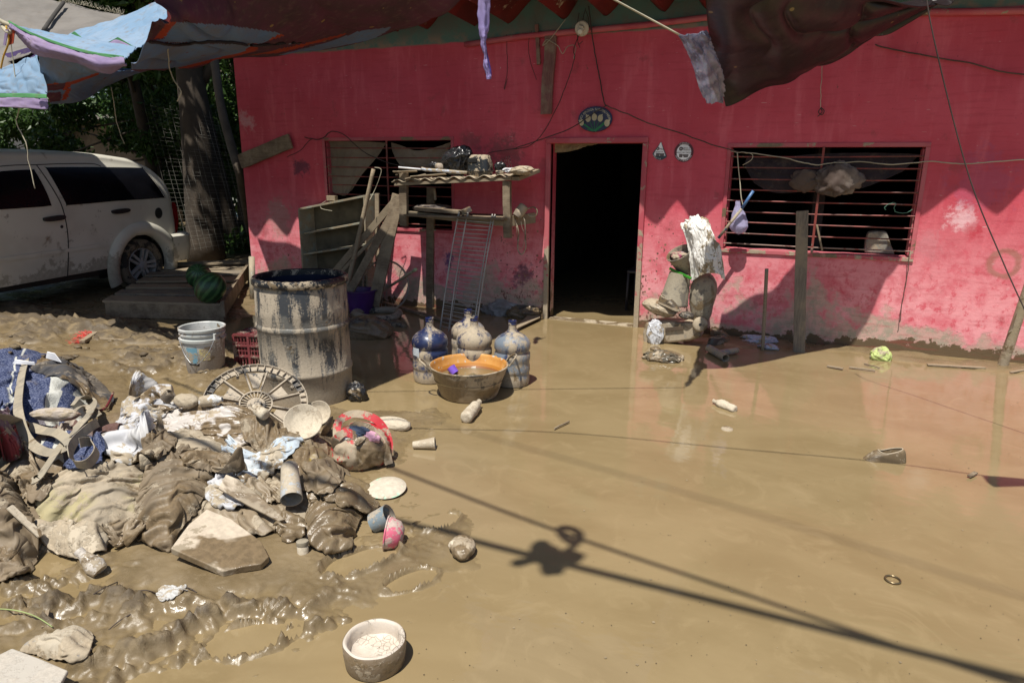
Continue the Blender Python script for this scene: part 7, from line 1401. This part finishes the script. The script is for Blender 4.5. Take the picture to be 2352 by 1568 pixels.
for c, r, m, s, lb in ((Lc(-.01, -.05, .105), (.06, .04, .03), plain('navy_garment', (.03, .045, .08), .8, bump=1, sc=30), 102, 'navy garment'), (Lc(-.06, -.08, .09), (.03, .02, .022), K_wht, 103, 'white'), (Lc(.05, -.09, .085), (.05, .03, .028), dirty('pink_garment', (.6, .32, .42), .1, .02, .7, 12), 104, 'pink'), (Lc(.01, -.11, .085), (.02, .05, .018), K_br, 105, 'mud')):
    rag(c, r, 'stuffed_garment', m, None, None, s, .5, 36, parent=rb2)
stamp(np.array([Lc(u, v, .1) for u in np.linspace(-.1, .1, 20) for v in np.linspace(-.1, .1, 20)]))
# plates and lids behind
def plate(px, py, r, nz, lift, mat, name, label, cat='plate', deep=.018, group=None, base=None):
    c = on(px, py) if base is None else G(px, py, base); c = c+[0, 0, lift]; n_ = nrm(nz)
    return mbuild(lathe([(0, 0), (r*.6, 0), (r*.72, deep*.35), (r, deep), (r*1.01, deep+.002), (r*.98, deep+.004), (r*.7, deep*.35+.004), (r*.58, .004), (0, .004)], c, n_, 48), name, mat, label, cat, group, smooth=True, auto=50)
vd = viewdir(G(700, 985)); up_ = np.array([0, 0, 1.])
plate(698, 992, .098, -vd*.75+up_*.66, .05, D_dry, 'muddy_plate', 'mud-filled plate leaning at the back right of the heap', deep=.028); plate(735, 970, .075, -vd*.7+up_*.3+np.array([-.25, 0, 0]), .06, D_dry, 'muddy_plate', 'smaller upright plate behind the mud-filled plate', deep=.02); plate(757, 1000, .075, np.array([-.8, -.2, .35]), .04, D_drk, 'dark_round_tray', 'dark brown round lid standing on edge beside the red bag', 'lid', deep=.015)
plate(715, 955, .06, -vd*.6+up_*.3, .03, D_seat, 'muddy_saucer', 'small grey dish half hidden between disc and plates', 'dish')
plate(888, 1120, .095, (0.05, -.12, 1), .012, dirty('mint_plate', (.40, .72, .50), .62, .25, .5, 4.5, dry=(.60, .53, .42)), 'mint_plate', 'mint-green plate with dried mud lying flat right of the heap', base=.02, deep=-.012)
pk = thing('pink_bowl', on(905, 1205), 'pink plastic bowl lying on its side right of the heap', 'bowl'); c = G(908, 1222, .055); lathe([(0, 0), (.03, .002), (.055, .02), (.066, .055), (.068, .07), (.073, .07), (.073, .075), (.064, .075), (.058, .05), (.03, .008), (0, .006)], c+np.array([.035, .01, -.01]), nrm([-.9, -.35, .12]), 40).build('bowl_shell', dirty('pink_plastic', (.62, .13, .20), .5, .04, .5, 9, dry=(.56, .44, .38)), pk, smooth=True, auto=50)
gc = thing('grey_cup', on(875, 1195), 'grey enamel cup half sunk beside the pink bowl', 'cup'); p = G(858, 1200, .03); q = G(888, 1190, .055); lathe([(0, 0), (.045, 0), (.05, np.linalg.norm(q-p)+.02), (.047, np.linalg.norm(q-p)+.02), (.042, .02), (0, .02)], p, nrm(q-p+np.array([0, 0, .01])), 32).build('cup_shell', dirty('grey_enamel', (.20, .25, .28), .4, .3, .3, 9, dry=(.42, .36, .28)), gc, smooth=True, auto=50)
sj = thing('small_jar', G(695, 1275), 'small capped jar standing in mud below the heap', 'jar'); c = G(697, 1278); ax = nrm([-.08, .1, 1]); lathe([(0, -.01), (.021, -.01), (.023, 0), (.023, .05), (.02, .055)], c, ax, 28).build('jar_body', D_dry, sj, smooth=True, auto=50); lathe([(.0235, .05), (.0245, .052), (.0245, .068), (.02, .071), (0, .071)], c, ax, 28).build('jar_cap', D_seat, sj, smooth=True, auto=50)
mbuild(lathe([(0, 0), (.032, 0), (.032, .05), (.026, .055), (.024, .045), (0, .045)], on(380, 925)+[0, 0, .02], nrm([.5, .3, .6]), 28), 'rusty_can', dirty('rusted_can', (.10, .08, .06), .2, .4, .5, 14), 'dark ribbed can at the far edge of the white sheet', 'can', smooth=True, auto=40)
rag(on(430, 932)+[0, 0, .03], (.075, .05, .04), 'cardboard_lump', K_tan, 'tan crumpled packet behind the brown and white cloth', 'packet', seed=106, amp=.2, res=40)
pbottle(on(462, 938)+[0, 0, .04], on(512, 932)+[0, 0, .04], .034, dirty('frosted_white', (.6, .6, .58), .6, .05, .5, 8), 'pale squashed bottle between the tan packet and the disc', seed=5, cap=False)
pbottle(on(612, 975)+[0, 0, .05], on(585, 958)+[0, 0, .06], .03, D_dry, 'small round-ended mud-coated flask below the disc hub', name='mud_flask', seed=6, crush=.05, cap=False)
# ---- blanket at the left
def mat_blanket():
    t = NT('striped_wool_blanket'); u, v, _ = t.sep(t.tc.outputs['UV']); fz = t.noise(110, 3, .7); jt = t.math('MULTIPLY', t.math('SUBTRACT', t.noise(40, 2), .5), .004)
    d = t.math('ADD', t.math('ADD', u, jt), t.math('MULTIPLY', t.math('SUBTRACT', v, .86), .28)); w_ = None
    for a_, b_ in ((.112, .140), (.164, .192), (.026, .030), (-.06, -.03)): q = t.math('MULTIPLY', t.ramp(d, a_-.001, a_+.001), t.ramp(d, b_-.001, b_+.001, 1, 0)); w_ = q if w_ is None else t.math('MAXIMUM', w_, q)
    blue = t.mix(t.ramp(fz, .42, .62), (.03, .042, .10), (.15, .17, .26)); c = t.mix(w_, blue, t.mix(t.ramp(fz, .3, .7), (.46, .46, .41), (.60, .60, .56)))
    low = t.math('MULTIPLY', t.ramp(v, .925, .938), t.ramp(v, .985, .995, 1, 0)); c = t.mix(t.math('MULTIPLY', low, .85), c, t.mix(w_, (.15, .08, .055), (.36, .29, .23)))
    c = t.mix(t.math('MULTIPLY', t.ramp(t.noise(5, 4, off=3), .57, .68), .5), c, (.2, .16, .12)); return t.out(c, .95, t.bump(fz, .8, .006), .1)
M_blk2 = mat_blanket(); K_flap = dirty('grimy_dark_wool', (.055, .055, .06), .3, .25, .95, 5, base2=(.10, .085, .07), dry=(.24, .20, .155), bump=.8)
cloth('striped_blanket', 'blue wool blanket with white stripes bundled at the left edge', [(-120, 850), (-20, 838), (60, 838), (130, 850), (185, 880), (205, 925), (198, 975), (150, 1005), (60, 1020), (-30, 1015), (-120, 1020)], .24, M_blk2, 'blanket', ang=80, wl=.12, sc=1.22, sa=1.05, bend=.3, hp=3.5, cell=.012, amp=.022, seed=35, rings=70, n=220, fine=.08, dome=2.8)
cloth('striped_blanket', 'lower fold of blue blanket showing between the crossed straps', [(85, 1010), (130, 985), (185, 975), (230, 1000), (240, 1050), (190, 1085), (120, 1060), (80, 1045)], .06, M_blk2, 'blanket', ang=10, sc=1.25, bend=.25, wl=.1, amp=.015, seed=37, rings=40, n=130, fine=.1)
cloth('grimy_blanket', 'grimy grey-brown blanket flap folded over the striped blanket', [(72, 852), (95, 828), (135, 822), (190, 850), (232, 880), (262, 918), (245, 942), (212, 938), (180, 900), (125, 868), (95, 862)], .075, K_flap, 'blanket', ang=-30, sc=1.2, bend=.3, wl=.12, amp=.015, seed=39, rings=50, n=160, fine=.1)
cloth('plaid_cloth', 'faded plaid cloth with red edge at the left picture edge', [(-60, 985), (0, 990), (50, 1005), (52, 1055), (20, 1068), (-60, 1060)], .06, dirty('faded_plaid', (.20, .13, .16), .25, .15, .9, 12, base2=(.30, .05, .05)), 'cloth', ang=80, wl=.12, amp=.02, seed=41, rings=57, n=180)
mbuild(tube(catmull([on(205, 938)+[0, 0, .01], on(222, 950)+[0, 0, .02], on(245, 945)+[0, 0, .03], on(262, 915)+[0, 0, .04]], 20), .008, 6), 'dark_red_binding', dirty('maroon_binding', (.12, .01, .015), .2, .1, .7, 12), 'dark red binding along the end of the blanket flap', 'binding', smooth=True)
for q, lb in (([(28, 835), (80, 838), (78, 832), (35, 826)], 'left white paper corner sticking up behind the blanket'), ([(105, 822), (140, 832), (125, 812), (108, 808)], 'right white paper corner sticking up behind the blanket')): mbuild(prism([on(q[0][0], q[0][1])*0+W(*p, on(q[0][0], q[0][1]+14)[1]+.05) for p in q], (0, .004, .002)), 'white_card', plain('white_card', (.78, .78, .82), .6), lb, 'card')
# twisted sleeve
rag(on(130, 972)+[0, 0, .05], (.13, .035, .035), 'knotted_sleeve', dirty('knotted_pale', (.42, .36, .30), .5, .1, .8, 10, base2=(.22, .10, .07)), 'knotted pale and brown sleeve tied round the blanket', 'sleeve', seed=107, amp=.3, res=50, ax=[(.95, .3, .05), (-.3, .95, 0), (0, 0, 1)])
# straps
K_str = dirty('grey_webbing', (.33, .285, .21), .4, .08, .8, 14, base2=(.27, .235, .18), bump=.5, dry=(.40, .34, .25))
def strap(pts, label, w_=.048, lifts=None, up=(0, -.5, .9), tw=None, n=70, edge=None):
    P = [on(*p)+[0, 0, .018+(lifts[i] if lifts else 0)] for i, p in enumerate(pts)]
    return mbuild(ribbon(P, w_, .004, n, tw, up, None, edge), 'grey_strap', K_str, label, 'strap', 'wide grey straps over the blanket', smooth=True, auto=50)
strap([(60, 832), (52, 870), (46, 920), (46, 965), (62, 1020), (90, 1050), (125, 1060), (165, 1048), (140, 1025), (100, 1012), (60, 990), (10, 975), (-40, 970)], 'grey strap running down the blanket front and curling back left', lifts=[0, .01, .02, .03, .03, .03, .03, .04, .05, .04, .02, .02, .02], n=110)
strap([(165, 945), (190, 938), (218, 955), (212, 985), (180, 1018), (140, 1060), (100, 1110), (80, 1122)], 'grey strap arching from the knot and slanting down to the left', lifts=[.02, .06, .07, .07, .06, .05, .03, .02], n=90)
strap([(228, 990), (205, 1015), (180, 1045), (168, 1075), (180, 1098), (210, 1095), (228, 1072), (215, 1055), (190, 1058)], 'grey strap looping into a coil above the tan shirt', lifts=[.03, .05, .06, .06, .05, .05, .06, .07, .07], n=90, edge=(.1, -.45, .9))
strap([(228, 985), (215, 975), (190, 968), (165, 975)], 'short strap bridging the top of the looping strap', lifts=[.05, .07, .07, .04], n=40)
# tassels of the plaid cloth and a white slat
for k in range(7): mbuild(tube(catmull([on(52+k*3, 1010+k*9)+[0, 0, .02], on(66+k*4, 1035+k*10)+[0, 0, .02], on(74+k*3, 1062+k*9)+[0, 0, .01]], 12), .006, 5), 'fringe_cord', K_br2, 'muddy fringe cord hanging off the plaid cloth', 'cord', 'fringe cords of the plaid cloth', smooth=True)
mbuild(beam(on(25, 1178)+[0, 0, .03], on(98, 1245)+[0, 0, .03], .028, .006, (0, 0, 1), jag=.002, seg=3), 'pale_splinter', D_dry, 'narrow pale slat slanting across the brown garment at lower left', 'strip')
# foreground left
mbuild(lathe([(0, .0), (.03, .0), (.038, .03), (.026, .07), (.017, .10), (.019, .105), (.018, .12), (0, .12)], on(232, 1322)+[0, 0, .02], nrm(on(198, 1292)-on(240, 1325)+np.array([0, 0, .015])), 30), 'bottle_neck_stub', dirty('cracked_pale', (.55, .50, .44), .5, .05, .6, 14), 'pale mud-cracked round bottle poking from the mud below the bundle', 'bottle', smooth=True, auto=60)
cloth('paper_scrap', 'white and brown torn paper scrap lying alone on smooth mud', [(362, 1362), (380, 1350), (405, 1352), (428, 1348), (420, 1362), (400, 1375), (375, 1384), (364, 1376)], .012, dirty('torn_paper', (.50, .49, .47), .35, .25, .7, 22), 'paper', ang=20, wl=.03, amp=.014, seed=43, rings=24, n=80, do_stamp=False)
cloth('mud_bag', 'mud-crusted plastic bag with creases near the bottom left corner', [(48, 1495), (85, 1480), (150, 1462), (205, 1455), (217, 1475), (205, 1508), (165, 1528), (120, 1520), (70, 1505)], .055, dirty('crusted_bag', (.42, .36, .27), .6, .12, .7, 9, base2=(.12, .13, .16)), 'bag', ang=15, wl=.045, amp=.010, seed=45, rings=70, n=210)
slab_on([(-60, 1530), (28, 1487), (90, 1510), (156, 1538), (120, 1600), (-60, 1660)], .05, .014, dirty('speckled_board', (.46, .42, .36), .6, .04, .6, 10, dry=(.50, .45, .38)), 'pale_board', 'flat pale speckled board in the bottom left corner')
mbuild(tube(catmull([on(-10, 1404)+[0, 0, .012], on(40, 1418)+[0, 0, .03], on(85, 1432)+[0, 0, .03], on(122, 1446)+[0, 0, .012]], 20), .0022, 5), 'green_stalk', plain('green_stalk', (.30, .36, .14), .7), 'pale green plant stalk lying across the mud at the left edge', 'stalk', smooth=True)
mbuild(beam(on(100, 1440), on(112, 1412)+[0, 0, .02], .012, .006), 'twig_scrap', Wd_d, 'small brown twig beside the green stalk', 'twig')
rag(G(178, 758)+[0, 0, .03], (.09, .06, .03), 'pale_stone', D_half, 'flat pale stone in the mud at the edge of the car shade', 'stone', seed=108, amp=.15, res=30)
rs_ = random.Random(5); 
for k in range(26):
    px, py = rs_.uniform(20, 520), rs_.uniform(770, 830); r = rs_.uniform(.012, .035)
    mbuild(ellip(on(px, py)+[0, 0, r*.2], (r*1.3, r, r*.6), None, 0, 12, lump=.5, seed=k), 'mud_clod', M_mud, 'small dark clod on the churned mud between car and blanket', 'clod', 'mud clods near the broom', smooth=True)
for a, b, c_ in (((250, 1448), (275, 1432), (300, 1412)), ((360, 1365), (340, 1362), (318, 1358)), ((428, 1350), (440, 1358), (452, 1362)), ((215, 1366), (240, 1356), (270, 1338))):
    mbuild(tube(catmull([on(*a)+[0, 0, .004], on(*b)+[0, 0, .012], on(*c_)+[0, 0, .004]], 12), .0022, 4), 'root_twig', M_dkcord, 'thin dark root lying on the smooth mud below the heap', 'twig', 'dark roots on the smooth mud')
